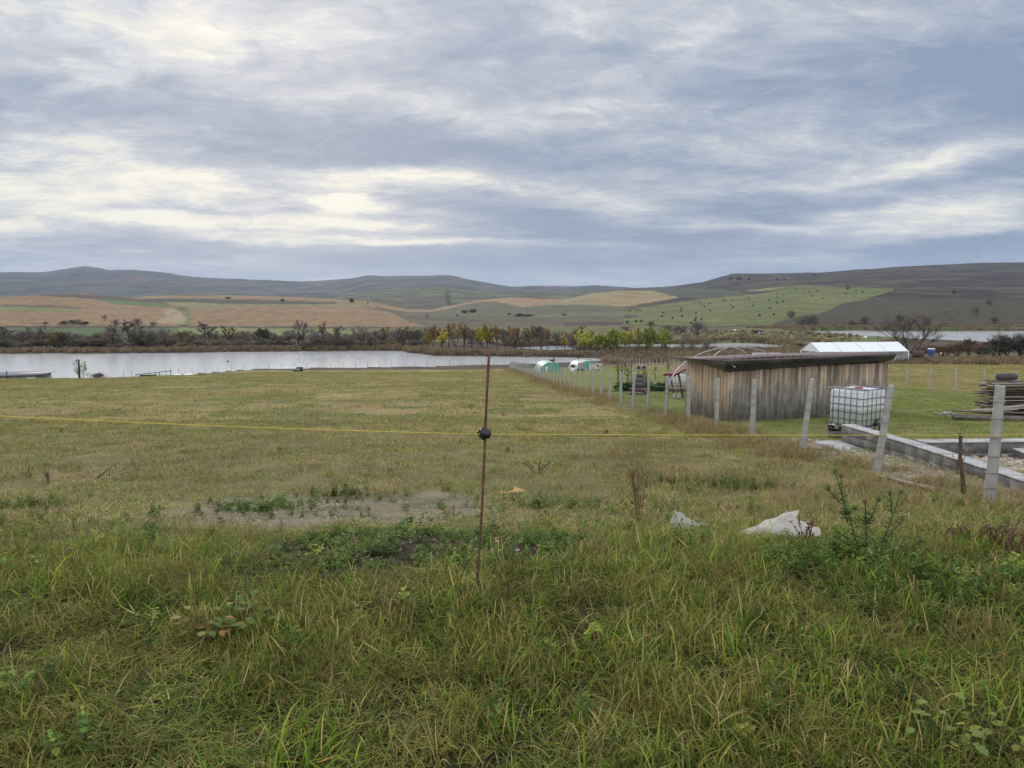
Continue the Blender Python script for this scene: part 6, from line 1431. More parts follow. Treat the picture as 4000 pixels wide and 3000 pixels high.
def put_tree(kind, x, yt, yb, d, name, label, cat='tree', group=None, wfac=None, zfix=None, w=None):
    k = CNT.get(kind, 0); CNT[kind] = k+1; tr, cr, H_ = TP[kind][k % len(TP[kind])]
    p = atd(x, d); zt_ = ray(x, yt, d).z; h = max(.3, zt_-p.z); s_ = h/H_[0]
    t = empty(name, p, rnd.uniform(0, 6.28), label, cat, group); ws = s_ if w is None else (w*d/F)/H_[1]
    t.scale = (ws, ws, s_); link('trunk', tr, t); link('crown', cr, t); return t
dB = lambda x: float(np.interp(x, [0, 1000, 1560, 1700, 2160], [238, 236, 236, 232, 226]))
far_trees = [
 ('thicket', 20, 1328, 90, 'rust-brown bush at the far left edge of the far bank', 'shrub'), ('bare', 27, 1272, 60, 'thin bare tree at the far left of the far bank', 'tree'), ('bare', 154, 1272, 75, 'bare spreading tree left of the round ochre bush', 'tree'),
 ('ochrebush', 210, 1299, 55, 'round ochre-yellow bush on the far bank at left', 'shrub'), ('evergreen', 255, 1297, 52, 'dark rounded bush right of the ochre bush', 'shrub'), ('thicket', 330, 1322, 70, 'low brown thicket between the ochre bush and the big bare trees', 'shrub'),
 ('thicket', 395, 1300, 70, 'dark twiggy bush left of the big bare clump', 'shrub'), ('bare', 455, 1268, 90, 'left tree of the big bare clump on the far bank', 'tree'), ('bare', 510, 1250, 100, 'tallest tree of the big bare clump on the far bank', 'tree'), ('bare', 560, 1272, 80, 'right tree of the big bare clump on the far bank', 'tree'),
 ('thicket', 600, 1290, 60, 'olive-brown bush right of the big bare clump', 'shrub'), ('bare', 650, 1286, 60, 'bare tree with a dark base over the sloping handrail', 'tree'), ('rust', 705, 1294, 50, 'reddish-brown small tree before the green field edge', 'tree'), ('ochrebush', 722, 1338, 40, 'low yellow-green bush at the foot of the reddish tree', 'shrub'), ('thicket', 762, 1310, 60, 'dark low thicket left of the tall forked bare tree', 'shrub'),
 ('bare', 810, 1257, 75, 'tall forked bare tree above the floating duck', 'tree'), ('rust', 893, 1273, 52, 'orange-yellow tree right of the tall forked bare tree', 'tree'), ('thicket', 930, 1308, 60, 'dark bush right of the orange-yellow tree', 'shrub'), ('bare', 965, 1292, 60, 'low bare tree between the orange-yellow tree and the dark bush', 'tree'),
 ('evergreen', 1027, 1284, 58, 'dark dense bush beside the pale track', 'shrub'), ('thicket', 1090, 1305, 70, 'brown thicket left of the broad bare tree', 'shrub'), ('bare', 1174, 1250, 78, 'broad bare tree reaching up over the cornfield edge', 'tree'), ('greybush', 1240, 1290, 75, 'pale grey-green bush right of the broad bare tree', 'shrub'), ('rust', 1262, 1256, 55, 'brown crown behind the pale grey-green bush', 'tree'),
 ('bare', 1316, 1272, 66, 'bare tree with rusty tint midway along the far bank', 'tree'), ('thicket', 1360, 1310, 60, 'dark thicket right of the rusty-tinted bare tree', 'shrub'), ('bare', 1407, 1274, 66, 'dark rounded bare tree midway along the far bank', 'tree'), ('thicket', 1452, 1308, 55, 'brown thicket right of the dark rounded bare tree', 'shrub'), ('rust', 1493, 1276, 50, 'thin tree with yellowing top left of the small ochre bush', 'tree'),
 ('ochrebush', 1538, 1333, 48, 'small round ochre bush at the water just left of the grey bush', 'shrub'), ('rust', 1580, 1276, 50, 'ochre-topped tree behind the grey bush', 'tree'), ('greybush', 1622, 1280, 80, 'large purplish-grey leafless bush on the point of the bank', 'shrub'),
 ('yellow', 1668, 1296, 36, 'bright yellow tree right of the purplish-grey bush', 'tree'), ('rust', 1695, 1268, 42, 'rust-brown tree between two bright yellow trees', 'tree'), ('yellow', 1722, 1290, 36, 'second bright yellow tree right of the purplish-grey bush', 'tree'),
 ('rust', 1750, 1262, 44, 'tall rust tree, first right of the second yellow tree', 'tree'), ('rust', 1780, 1260, 44, 'tall rust tree, second right of the second yellow tree', 'tree'), ('rust', 1812, 1262, 44, 'tall rust tree, third right of the second yellow tree', 'tree'), ('bare', 1842, 1284, 44, 'dark bare tree left of the yellow pair behind the stake', 'tree'),
 ('yellow', 1872, 1280, 32, 'narrow yellow tree left of the tree behind the stake tip', 'tree'), ('yellow', 1908, 1268, 46, 'tall yellow tree right behind the tip of the rusty stake', 'tree'), ('rust', 1945, 1276, 44, 'rust-brown tree just right of the stake tip', 'tree'), ('bare', 1975, 1284, 50, 'bare brown tree, second right of the stake tip', 'tree'),
 ('rust', 2008, 1280, 46, 'brown tree with tan top, third right of the stake tip', 'tree'), ('bare', 2040, 1290, 50, 'bare tree, fourth right of the stake tip', 'tree'), ('rust', 2075, 1286, 46, 'dull brown tree above the left green tunnel edge', 'tree'), ('bare', 2108, 1292, 52, 'dark bare tree above the left green tunnel', 'tree'), ('rust', 2140, 1284, 46, 'brown tree above the black tub', 'tree'), ('bare', 2176, 1296, 50, 'bare grey tree left of the small yellow one', 'tree'),
 ('yellow', 2210, 1308, 30, 'small thin yellow tree left of the green willows', 'tree'), ('bare', 2238, 1306, 44, 'bare brown tree between the thin yellow tree and the willows', 'tree')]
for kind, x, yt, w_, lab, c_ in far_trees:
    nm = {'tree': {'bare': 'bare_tree', 'rust': 'autumn_tree', 'yellow': 'yellow_tree'}.get(kind, 'tree'), 'shrub': 'shrub'}[c_]
    put_tree(kind, x, yt, 0, dB(x)+rnd.uniform(4, 16), nm, lab, c_, 'trees and shrubs on the far bank of the pond', w=w_*(1.1 if kind != 'yellow' else 1.35))
# second line of filler trees in the belt, farther back
for i in range(84):
    x = -300+i*31+rnd.uniform(-18, 18); k = rnd.choice(['thicket', 'greybush', 'bare', 'greybush', 'rust', 'thicket']) if x < 1600 else rnd.choice(['rust', 'rust', 'bare', 'thicket'])
    put_tree(k, x, rnd.uniform(1286, 1314) if x < 1600 else rnd.uniform(1270, 1296), 0, 262+rnd.uniform(-10, 18), 'belt_tree', 'leafless tree in the dense second row behind the pond bank', 'tree', 'second row of trees behind the pond bank', w=rnd.uniform(70, 100))
for i in range(62):
    x = -250+i*31+rnd.uniform(-15, 15)
    put_tree('thicket', x, rnd.uniform(1318, 1340), 0, dB(x)+rnd.uniform(3, 12), 'bank_shrub', 'low brown shrub in the undergrowth along the pond bank', 'shrub', 'low undergrowth shrubs on the pond bank', w=rnd.uniform(60, 85))
for i, (x, yt, k, lab) in enumerate([(2275, 1288, 'willowy', 'yellow-topped willow, first from the left of the green row'), (2308, 1306, 'willow', 'green willow, second in the row'), (2334, 1292, 'willowy', 'yellow-green willow, third in the row'), (2356, 1302, 'willow', 'narrow dark willow, fourth in the row'), (2388, 1290, 'willow', 'green willow, fifth in the row'), (2418, 1284, 'willow', 'green willow, sixth in the row with a clear trunk'), (2450, 1286, 'willowy', 'yellow-green willow, seventh in the row'),
        (2484, 1278, 'willowy', 'yellowest broad willow near the middle of the row'), (2516, 1282, 'willow', 'green willow right of the yellowest one'), (2545, 1280, 'willow', 'tall green willow, third from the right'), (2576, 1286, 'willow', 'deep green willow, second from the right'), (2606, 1290, 'willow', 'deep green willow at the right end of the row')]):
    put_tree(k, x, yt, 0, 222+rnd.uniform(-4, 5), 'willow', lab, 'willow', 'row of green willows between the two ponds', w=60)
dw = [(2535, 1254, 'bare', 420, 50, 'hazy bare tree rising above the middle of the willow row'), (2725, 1254, 'greybush', 330, 80, 'large dark leafless tree at the left end of the anglers path'), (2652, 1272, 'greybush', 345, 60, 'low leafless bush just right of the willow row'), (2610, 1270, 'greybush', 360, 60, 'low leafless bush behind the right end of the willows'), (2450, 1274, 'greybush', 400, 60, 'leafless bush behind the middle willows'),
      (2664, 1320, 'bare', 214, 34, 'small bare tree at the pond edge, first right of the willows'), (2700, 1326, 'bare', 214, 30, 'small dark bare tree at the pond edge, second right of the willows'), (2755, 1334, 'bare', 212, 46, 'small spreading bare tree at the pond edge left over the hoops')]
for x, yt, k, d_, w_, lab in dw: put_tree(k, x, yt, 0, d_, 'bare_tree', lab, 'tree', w=w_)
# shrubs in the fields and on the slopes
slope = [(408, 1226, 1253, 32, 'bare', 'small bare tree in the left cornfield'), (454, 1244, 1277, 38, 'greybush', 'bare bush at the lower edge of the left cornfield'), (601, 1252, 1276, 36, 'greybush', 'faint bare bush beside the green track'), (537, 1240, 1272, 55, 'greybush', 'wide faint bare tree above the big bare clump'),
  (250, 1252, 1268, 45, 'evergreen', 'dark hedge bush below the cornfield, left part'), (290, 1247, 1268, 60, 'evergreen', 'dark hedge bush below the cornfield, middle part'), (330, 1254, 1268, 45, 'evergreen', 'dark hedge bush below the cornfield, right part'), (180, 1255, 1266, 30, 'thicket', 'small dark shrub left of the dark hedge'), (890, 1158, 1168, 26, 'evergreen', 'small dark clump on the crest of the left hill'),
  (1375, 1163, 1183, 26, 'evergreen', 'round dark tree standing alone on the cornfield crest'), (1104, 1166, 1179, 17, 'evergreen', 'little dark tree on the ploughed strip of the left hill'), (1669, 1224, 1243, 16, 'bare', 'lone small tree in the middle valley'), (1438, 1180, 1187, 10, 'evergreen', 'tiny shrub right of the round dark tree'),
  (1815, 1210, 1224, 34, 'evergreen', 'dark copse in the middle valley, left part'), (1845, 1206, 1222, 40, 'evergreen', 'dark copse in the middle valley, right part'), (1784, 1228, 1235, 12, 'evergreen', 'tiny bush below the middle copse'), (2030, 1223, 1238, 42, 'evergreen', 'dark hedge in the valley above the stake, left part'), (2065, 1226, 1238, 50, 'evergreen', 'dark hedge in the valley above the stake, right part'), (2205, 1225, 1233, 26, 'evergreen', 'small bush right of the valley hedge'), (1990, 1222, 1230, 22, 'evergreen', 'small bush left of the valley hedge'),
  (3312, 1104, 1132, 26, 'ochrebush', 'lone ochre tree at the top of the bale meadow'), (3090, 1208, 1243, 42, 'greybush', 'bare rounded tree at the lower corner of the bale meadow'), (3150, 1230, 1268, 50, 'thicket', 'dark thicket at the foot of the right hill, left part'), (3185, 1224, 1268, 55, 'thicket', 'dark thicket at the foot of the right hill, right part'), (3130, 1240, 1268, 50, 'greybush', 'grey scrub left of the foothill thicket'), (3380, 1228, 1264, 58, 'thicket', 'dark bush on the foot of the right hill above the marquee'), (3330, 1248, 1268, 50, 'thicket', 'low dark scrub left of the bush above the marquee'),
  (3520, 1224, 1256, 50, 'thicket', 'dark bush on the slope behind the big bare tree'), (3728, 1126, 1148, 36, 'greybush', 'leafless bush high on the right hill'), (3861, 1166, 1192, 36, 'greybush', 'leafless bush midway up the right hill'), (3884, 1232, 1262, 42, 'thicket', 'dark bush at the foot of the hill at far right'), (3809, 1196, 1236, 50, 'bare', 'pale skeletal tree on the lower right hill'),
  (2855, 1083, 1093, 20, 'evergreen', 'dark bush on the ridge shoulder, leftmost of three'), (2888, 1082, 1094, 26, 'evergreen', 'dark bush on the ridge shoulder, middle of three'), (2925, 1083, 1093, 20, 'evergreen', 'dark bush on the ridge shoulder, rightmost of three'), (3036, 1085, 1095, 13, 'evergreen', 'tiny dark tree on the right ridge, left of a pair'), (3063, 1086, 1094, 12, 'evergreen', 'tiny dark tree on the right ridge, right of a pair'), (3183, 1070, 1078, 18, 'evergreen', 'small bush just under the right skyline')]
for x, yt, yb, w_, k, lab in slope:
    w_ *= .82; yt += .15*(yb-yt); p = hit(x, yb, 300, 6000); d_ = p.y; CNTk = CNT.get(k, 0); CNT[k] = CNTk+1; tr, cr, H_ = TP[k][CNTk % len(TP[k])]; h = (yb-yt)*d_/F; t = empty('slope_shrub' if 'tree' not in lab else 'slope_tree', p, rnd.uniform(0, 6), lab, 'tree' if 'tree' in lab else 'shrub', 'scattered trees and shrubs on the hillsides')
    ws = w_*d_/F/H_[1]; t.scale = (ws, ws, h/H_[0]*1.25); t.location.z -= h*.2; link('trunk', tr, t); link('crown', cr, t)
# near trees by the water and on the right
M_bt = tree_proto('big', M_twig, seed=104, H_=9, spread=.62, trunks=3, twigs=1500, cols=((.13, .10, .075), (.10, .08, .06), (.16, .12, .085)), crown0=.18, twr=.014, nb=11, shape=.8); TP['big'] = [M_bt]
put_tree('big', 3556, 1232, 0, 146, 'bare_tree', 'large spreading leafless tree behind the right end of the marquee', 'tree', w=215)
TP['pale'] = [tree_proto('pale', M_leafA, seed=115, H_=4, spread=.42, trunks=2, nb=8, twigs=260, leaves=5, lsz=.14, cols=((.34, .30, .15),), crown0=.15, bark=(.15, .12, .08), leafcol=((.42, .42, .16), (.36, .38, .13), (.48, .45, .20)), twr=.01)]
put_tree('pale', 322, 1409, 0, 124, 'small_tree', 'small pale yellow-green tree behind the leaning lamp pole', 'tree', w=52)
put_tree('redbush', 388, 1457, 0, 124, 'grass_bush', 'reddish-brown bushy tussock right of the lamp pole', 'shrub', w=62)
put_tree('redbush', 692, 1461, 0, 137, 'grass_bush', 'dark red-brown bush by the end of the handrail', 'shrub', w=40)
for x, yt, d_, w_, k, lab in [(3690, 1352, 168, 90, 'redbush', 'red-brown scrub right of the blue barrel'), (3740, 1340, 170, 90, 'redbush', 'rusty bramble mound in the middle of the right scrub'), (3786, 1322, 172, 60, 'redbush', 'tallest rusty peak of the right scrub'), (3830, 1338, 168, 80, 'redbush', 'brown scrub left of the dark right bushes'), (3640, 1350, 172, 70, 'redbush', 'brown scrub behind the blue barrel'), (3600, 1356, 166, 60, 'redbush', 'low brown scrub right of the big bare tree'),
        (3880, 1326, 164, 80, 'evergreen', 'dark green bush, left of the dark right group'), (3935, 1318, 163, 90, 'evergreen', 'dark green bush in the middle of the dark right group'), (3990, 1322, 163, 90, 'evergreen', 'dark green bush at the right edge of the picture'), (3905, 1300, 165, 90, 'greybush', 'twiggy leafless bush sticking out above the dark right bushes'), (3985, 1300, 166, 90, 'greybush', 'twiggy leafless bush at the right edge over the pond'), (4070, 1310, 165, 100, 'evergreen', 'dark bush just past the right edge'), (3838, 1352, 160, 60, 'evergreen', 'low dark bush at the foot of the rusty scrub'),
        (2040, 1419, 164, 50, 'redbush', 'dark brown bramble behind the far fence end'), (2078, 1420, 163, 50, 'redbush', 'dark brown bramble left of the green tunnel'), (2015, 1426, 166, 30, 'redbush', 'small brown bramble at the far fence end'), (3120, 1340, 250, 70, 'redbush', 'reddish scrub on the dyke behind the left end of the marquee'), (3060, 1348, 238, 60, 'thicket', 'dark scrub at the pond corner left of the marquee'), (2980, 1330, 290, 80, 'thicket', 'dark scrub patch on the dyke below the anglers'), (2900, 1318, 318, 70, 'redbush', 'tan scrub on the dyke over the hoops'), (2700, 1322, 300, 90, 'redbush', 'ochre scrub on the dyke above the small bare trees'), (2790, 1326, 300, 60, 'redbush', 'dark red scrub on the dyke'), (3150, 1322, 300, 90, 'thicket', 'grey-brown scrub on the dyke above the marquee')]:
    put_tree(k, x, yt, 0, d_, 'shrub', lab, 'shrub', w=w_)

# ------------------------------------------------------------------ hay bales
bm_ = MB(); bm_.lathe([(.84, -.62), (.92, -.55), (.95, 0), (.92, .55), (.84, .62)], (0, 0, 0), 18, rotm(R(90), 0, 0)); bale = mesh_from('hay_bale', np.array([tuple(v) for v in bm_.v]), bm_.f, simple('dark_hay', (.075, .062, .045), .95, .3, 4, .5), True)
bz3 = [(1020, 518), (1078, 512), (1106, 514), (996, 620), (1070, 610), (1115, 610), (1305, 537), (1297, 567), (1387, 580), (1460, 497), (1461, 519), (1468, 567), (1576, 453), (1611, 445), (1635, 448), (1641, 470), (1661, 480), (1703, 456), (1712, 516), (1590, 537), (1589, 581), (1583, 600), (1637, 590), (1548, 624), (1826, 422), (1832, 430), (1901, 429), (1887, 463), (1907, 486), (2044, 407), (2054, 427), (2090, 442), (2082, 474), (2139, 560), (1980, 388), (2180, 335)]
bz4 = [(234, 305), (254, 327), (242, 339), (298, 320), (189, 356), (352, 352), (310, 373), (75, 370), (133, 378), (78, 399), (11, 427), (78, 448), (132, 437), (387, 390), (415, 306), (420, 341), (470, 411), (15, 496), (49, 549), (675, 363), (761, 343), (813, 348), (820, 355), (875, 331)]
for x, y in [(2000+a/2.212, 980+b/2.212) for a, b in bz3]+[(3000+a/2.212, 980+b/2.212) for a, b in bz4]:
    p = hit(x, y+2.5, 300, 3000); o = link('hay_bale', bale); o.location = p+Vector((0, 0, .85)); o.rotation_euler = (0, 0, rnd.uniform(0, 6.28)); tag(o, 'dark round hay bale lying on the sloping green meadow', 'hay bale', 'round hay bales scattered over the green meadow')

# ------------------------------------------------------------------ anglers
def figure(joints, edges, rad):
    me = bpy.data.meshes.new('person'); me.from_pydata([Vector(j) for j in joints], edges, []); o = bpy.data.objects.new('person', me); COL.objects.link(o)
    m_ = o.modifiers.new('skin', 'SKIN'); sv = me.skin_vertices[0].data if me.skin_vertices else None
    if sv is None: 
        bpy.context.view_layer.update(); 
    if me.skin_vertices:
        for i, r_ in enumerate(rad): me.skin_vertices[0].data[i].radius = (r_, r_); me.skin_vertices[0].data[i].use_root = (i == 0)
    o.modifiers.new('sub', 'SUBSURF').levels = 1
    bpy.context.view_layer.update(); r = bpy.data.meshes.new_from_object(o.evaluated_get(bpy.context.evaluated_depsgraph_get())); bpy.data.objects.remove(o); return r
E_ = [(0, 1), (1, 2), (2, 3), (3, 4), (2, 5), (5, 6), (6, 7), (2, 8), (8, 9), (9, 10), (0, 11), (11, 12), (12, 13), (13, 14), (0, 15), (15, 16), (16, 17), (17, 18)]
RD = [.15, .15, .16, .06, .11, .07, .05, .035, .07, .05, .035, .10, .075, .05, .045, .10, .075, .05, .045]
stand = [(0, 0, .95), (0, 0, 1.15), (0, 0, 1.42), (0, 0, 1.54), (0, .01, 1.68), (-.2, 0, 1.40), (-.27, 0, 1.12), (-.24, -.12, .92), (.2, 0, 1.40), (.27, 0, 1.12), (.24, -.12, .92), (-.1, 0, .88), (-.11, -.01, .50), (-.11, .01, .09), (-.12, -.14, .04), (.1, 0, .88), (.12, -.02, .50), (.12, .01, .09), (.13, -.14, .04)]
reach = list(stand); reach[8] = (.2, 0, 1.42); reach[9] = (.42, 0, 1.38); reach[10] = (.66, -.02, 1.48)
sit = [(0, 0, .48), (0, -.03, .68), (0, -.06, .92), (0, -.07, 1.04), (0, -.08, 1.18), (-.2, -.06, .90), (-.25, -.18, .66), (-.15, -.38, .60), (.2, -.06, .90), (.25, -.18, .66), (.15, -.38, .60), (-.1, -.08, .46), (-.14, -.45, .50), (-.14, -.44, .10), (-.14, -.58, .05), (.1, -.08, .46), (.14, -.45, .50), (.14, -.44, .10), (.14, -.58, .05)]
figs = {'stand': figure(stand, E_, RD), 'reach': figure(reach, E_, RD), 'sit': figure(sit, E_, RD)}
clm = {c: simple(c+'_clothes', v, .9, .2, 8) for c, v in (('black', (.018, .018, .022)), ('maroon', (.10, .02, .03)), ('grey', (.09, .09, .10)), ('yellow', (.65, .68, .08)), ('navy', (.03, .04, .09)))}
M_skin = simple('skin', (.42, .26, .19), .6, .1, 9)
def person(x, y, pose, cl, lab, dmin=230):
    p = hit(x, y, dmin, 900); me = figs[pose].copy(); me.materials.clear(); me.materials.append(clm[cl]); me.materials.append(M_skin); me.materials.append(clm['black'])
    zm = 1.58 if pose != 'sit' else 1.09
    for po in me.polygons:
        z = po.center.z; 
        if z > zm: po.material_index = 2 if z > zm+.13 else 1
        elif z < (.8 if pose != 'sit' else .3): po.material_index = 2
    o = link('person', me); o.location = p; o.rotation_euler = (0, 0, rnd.uniform(0, 6.28)); o.scale = (1.05,)*3; tag(o, lab, 'person')
    return p
for a in [(3051, 1307, 'stand', 'black', 'person in black standing at the left tip of the right pond'), (3161, 1312, 'sit', 'black', 'person in black seated at the pond beside a pale sheet'), (3218, 1313, 'reach', 'black', 'person in black with one arm stretched out over the pond'), (3255, 1317, 'stand', 'black', 'person in dark clothes standing right of the brown bivvy'), (3298, 1317, 'sit', 'maroon', 'person in maroon seated between the bivvy and a dark box'), (3429, 1324, 'sit', 'black', 'person in black hunched on a seat, farthest right of the anglers'),
          (2793, 1297, 'stand', 'black', 'person in black standing leftmost on the dyke path'), (2802.5, 1297, 'stand', 'black', 'taller dark person second from left on the dyke path'), (2817, 1297, 'stand', 'navy', 'person in navy third from left on the dyke path'), (2830, 1298, 'sit', 'navy', 'person in navy sitting by white bags on the dyke path'), (2899, 1300, 'stand', 'black', 'person in black standing alone in the middle of the dyke path'), (2910, 1302, 'sit', 'grey', 'person in grey sitting left of the red seated one'), (2919, 1302, 'sit', 'maroon', 'person in red sitting left of the yellow jacket'), (2926, 1301, 'sit', 'yellow', 'person in a bright yellow jacket sitting on the dyke')]: person(*a)
def lump(x, y, r, mat, name, lab, cat, seed=0, d=(230, 900), z=0.0):
    p = hit(x, y, *d); mb = MB(); mb.blob((0, 0, r[2]*.7+z), r, seed, 2, .12); o = mb.build(name, mat, None, True); o.location = p; return tag(o, lab, cat)
lump(2824.5, 1298, (.5, .4, .3), M_white, 'white_bag', 'white bag at the feet of the people on the left of the dyke', 'bag', 1); lump(2871, 1292, (.7, .5, .45), M_white, 'white_bag', 'white bundle in the middle of the dyke path', 'bag', 2); lump(2979, 1303, (.5, .4, .4), M_white, 'white_bag', 'white bag at the right end of the dark shelter', 'bag', 3); lump(2965, 1303, (.7, .4, .5), simple('lilac_cloth', (.45, .46, .6), .8, .1, 4), 'pale_bag', 'pale lilac bag before the dark shelter', 'bag', 4); lump(3380, 1321, (.9, .5, .55), M_white, 'white_bag', 'white sack between the dark box and the last angler', 'bag', 5); lump(3165, 1314, (1.3, .5, .18), M_cap, 'pale_sheet', 'pale flat sheet beside the first seated angler', 'sheet', 6); lump(3183, 1310, (1.0, .5, .35), M_dark, 'low_bundle', 'dark low bundle right of the first seated angler', 'bundle', 7); lump(3290, 1318, (.7, .4, .2), M_cap, 'pale_bundle', 'small pale bundle left of the maroon angler', 'bundle', 9); 
p = hit(2962, 1302, 230, 900); sh = empty('angler_shelter', p, 0, 'long low dark awning crowded with gear on the dyke', 'shelter'); mb = MB(); mb.add([(-2.6, -1, 1.15), (2.6, -1, 1.15), (2.6, 0, 1.6), (-2.6, 0, 1.6), (-2.6, 1, 1.15), (2.6, 1, 1.15)], [(0, 1, 2, 3), (3, 2, 5, 4)]); mb.add([(-2.6, 1, 0), (2.6, 1, 0), (2.6, 1, 1.2), (-2.6, 1, 1.2)], [(0, 1, 2, 3)]); mb.build('canopy', M_blk, sh); mb = MB()
for x in (-2.5, 0, 2.5): mb.tube([(x, -1, 0), (x, -1, 1.15)], .03, 5)
mb.build('pole', M_dark, sh)
p = hit(3240, 1318, 230, 900); bv = empty('bivvy', p, 0, 'brown pointed fishing shelter at the pond edge', 'shelter'); mb = MB(); mb.lathe([(1.1, 0), (.8, .8), (.3, 1.7), (.04, 2.1)], (0, 0, 0), 8); mb.build('canvas', simple('brown_canvas', (.11, .055, .045), .9, .2, 4), bv); mb = MB(); mb.add([(-.4, -1.0, 0), (.4, -1.0, 0), (0, -.65, 1.3)], [(0, 1, 2)]); mb.build('opening', M_dark, bv)
for x, y, lab in ((3325, 1318, 'dark square bin on legs right of the maroon angler'), (3508, 1326, 'dark square bin seen through the big bare tree')):
    p = hit(x, y, 200, 900); e_ = empty('dark_bin', p, 0, lab, 'bin'); mb = MB(); mb.box((0, 0, .75), (.8, .6, .7), bev=.05); mb.build('box', simple('bin_green', (.05, .065, .055), .7, .2, 4), e_); mb = MB(); mb.tube([(-.3, 0, 0), (-.3, 0, .45)], .05, 5); mb.tube([(.3, 0, 0), (.3, 0, .45)], .05, 5); mb.build('leg', M_dark, e_)

# ------------------------------------------------------------------ individual weeds in the foreground
M_thl = leafmat('thistle_green', .25, .6, (.16, .2, .08), .25, .15); M_thb = simple('thistle_head', (.16, .085, .05), .9, .3, 40)
def thistle_stem(mb, lf, hd, p0, p1, heads, qq, side=()):
    p0, p1 = Vector(p0), Vector(p1); m_ = p0.lerp(p1, .5)+Vector((qq.uniform(-.02, .02), 0, 0)); n = 9; pts = [p0*(1-t)**2+m_*2*t*(1-t)+p1*t*t for t in [i/n for i in range(n+1)]]
    mb.tube(pts, .005, 6, rs=[.0055-.003*i/n for i in range(n+1)]); Lh = (p1-p0).length
    for k in range(int(Lh/.014)):
        t = (k+.5)/(Lh/.014); i = min(int(t*n), n-1); c_ = pts[i].lerp(pts[i+1], t*n-i); a = k*2.4; L1 = (.052*(1-t)**.6+.018)*qq.uniform(.6, 1.2); d_ = Vector((math.cos(a), math.sin(a), .45+.4*t)).normalized(); s_ = d_.cross(Vector((0, 0, 1))).normalized(); g_ = np.array((.150, .215, .050))*qq.uniform(.7, 1.5)*(.8+.6*t)
        lf.col = tuple(g_); vs = [c_]; w_ = .012+.008*(1-t)
        pr = [(.25, .5), (.35, 1.3), (.45, .5), (.6, 1.1), (.7, .4), (.85, .6), (1, 0)]
        up = [c_+d_*L1*x+s_*w_*y-Vector((0, 0, L1*.35*x*x)) for x, y in pr]; dn = [c_+d_*L1*x-s_*w_*y-Vector((0, 0, L1*.35*x*x)) for x, y in pr]
        b_ = [c_]+up; lf.add(b_, [(0, i_, i_+1) for i_ in range(1, len(b_)-1)]); b_ = [c_]+dn; lf.add(b_, [(0, i_+1, i_) for i_ in range(1, len(b_)-1)])
    if heads == 'green':
        for k in range(46):
            a = qq.uniform(0, 6.28); e_ = qq.uniform(-.2, 1.4); d_ = Vector((math.cos(a)*math.cos(e_), math.sin(a)*math.cos(e_), math.sin(e_))); s_ = d_.orthogonal().normalized()*.004; lf.col = tuple(np.array((.16, .23, .07))*qq.uniform(.7, 1.4)); c_ = p1+Vector((qq.uniform(-.02, .02), qq.uniform(-.02, .02), qq.uniform(-.02, .015))); lf.add([c_-s_, c_+s_, c_+d_*qq.uniform(.02, .045)], [(0, 1, 2)])
        hd.blob(tuple(p1), (.011, .011, .014), 1, 1, .1)
    elif heads == 'brown': hd.blob(tuple(p1+Vector((0, 0, .008))), (.015, .015, .018), qq.randint(0, 99), 2, .15)
tp_ = hit(3415, 2190, 3, 9); th_ = empty('thistle', tp_, 0, 'tall spiny green thistle with several branching stems at right', 'thistle'); qq = random.Random(12); st_ = MB(); lf = MB(); hd = MB(); T = lambda x, y, dy=0.0: ray(x, y, tp_.y+dy)-tp_
for pa_, pb_, h_ in [((3370, 2200), (3262, 1842), 'green'), ((3310, 2040), (3285, 1860), 'brown'), ((3278, 1960), (3232, 1905), 'green'), ((3290, 2010), (3340, 1985), 'green'), ((3390, 2200), (3382, 1990), ''), ((3385, 2050), (3378, 1962), 'brown'), ((3392, 2040), (3432, 1948), 'green'), ((3420, 2200), (3520, 1920), 'green'), ((3482, 2010), (3476, 1925), 'green'), ((3450, 2120), (3525, 2025), 'green'), ((3440, 2210), (3600, 2110), 'green'), ((3360, 2140), (3250, 2060), ''), ((3330, 2190), (3255, 2120), 'green'), ((3400, 2200), (3380, 2110), '')]:
    thistle_stem(st_, lf, hd, T(*pa_, dy=qq.uniform(-.05, .05)), T(*pb_, dy=qq.uniform(-.1, .1)), h_, qq)
for k in range(10): a = k*.63; thistle_stem(st_, lf, hd, (qq.uniform(-.05, .05), qq.uniform(-.05, .05), .0), (math.cos(a)*.24, math.sin(a)*.2, .10+.06*qq.random()), '', qq)
st_.col = (.09, .15, .05); st_.c = [(.09, .15, .05)]*len(st_.v); st_.build('stem', M_thl, th_, True, usecol=True); lf.build('foliage', M_thl, th_, usecol=True); hd.build('seed_head', M_thb, th_, True)
M_dw = leafmat('dead_weed_stalk', .0, .9, (.1, .07, .05), .0, .15)
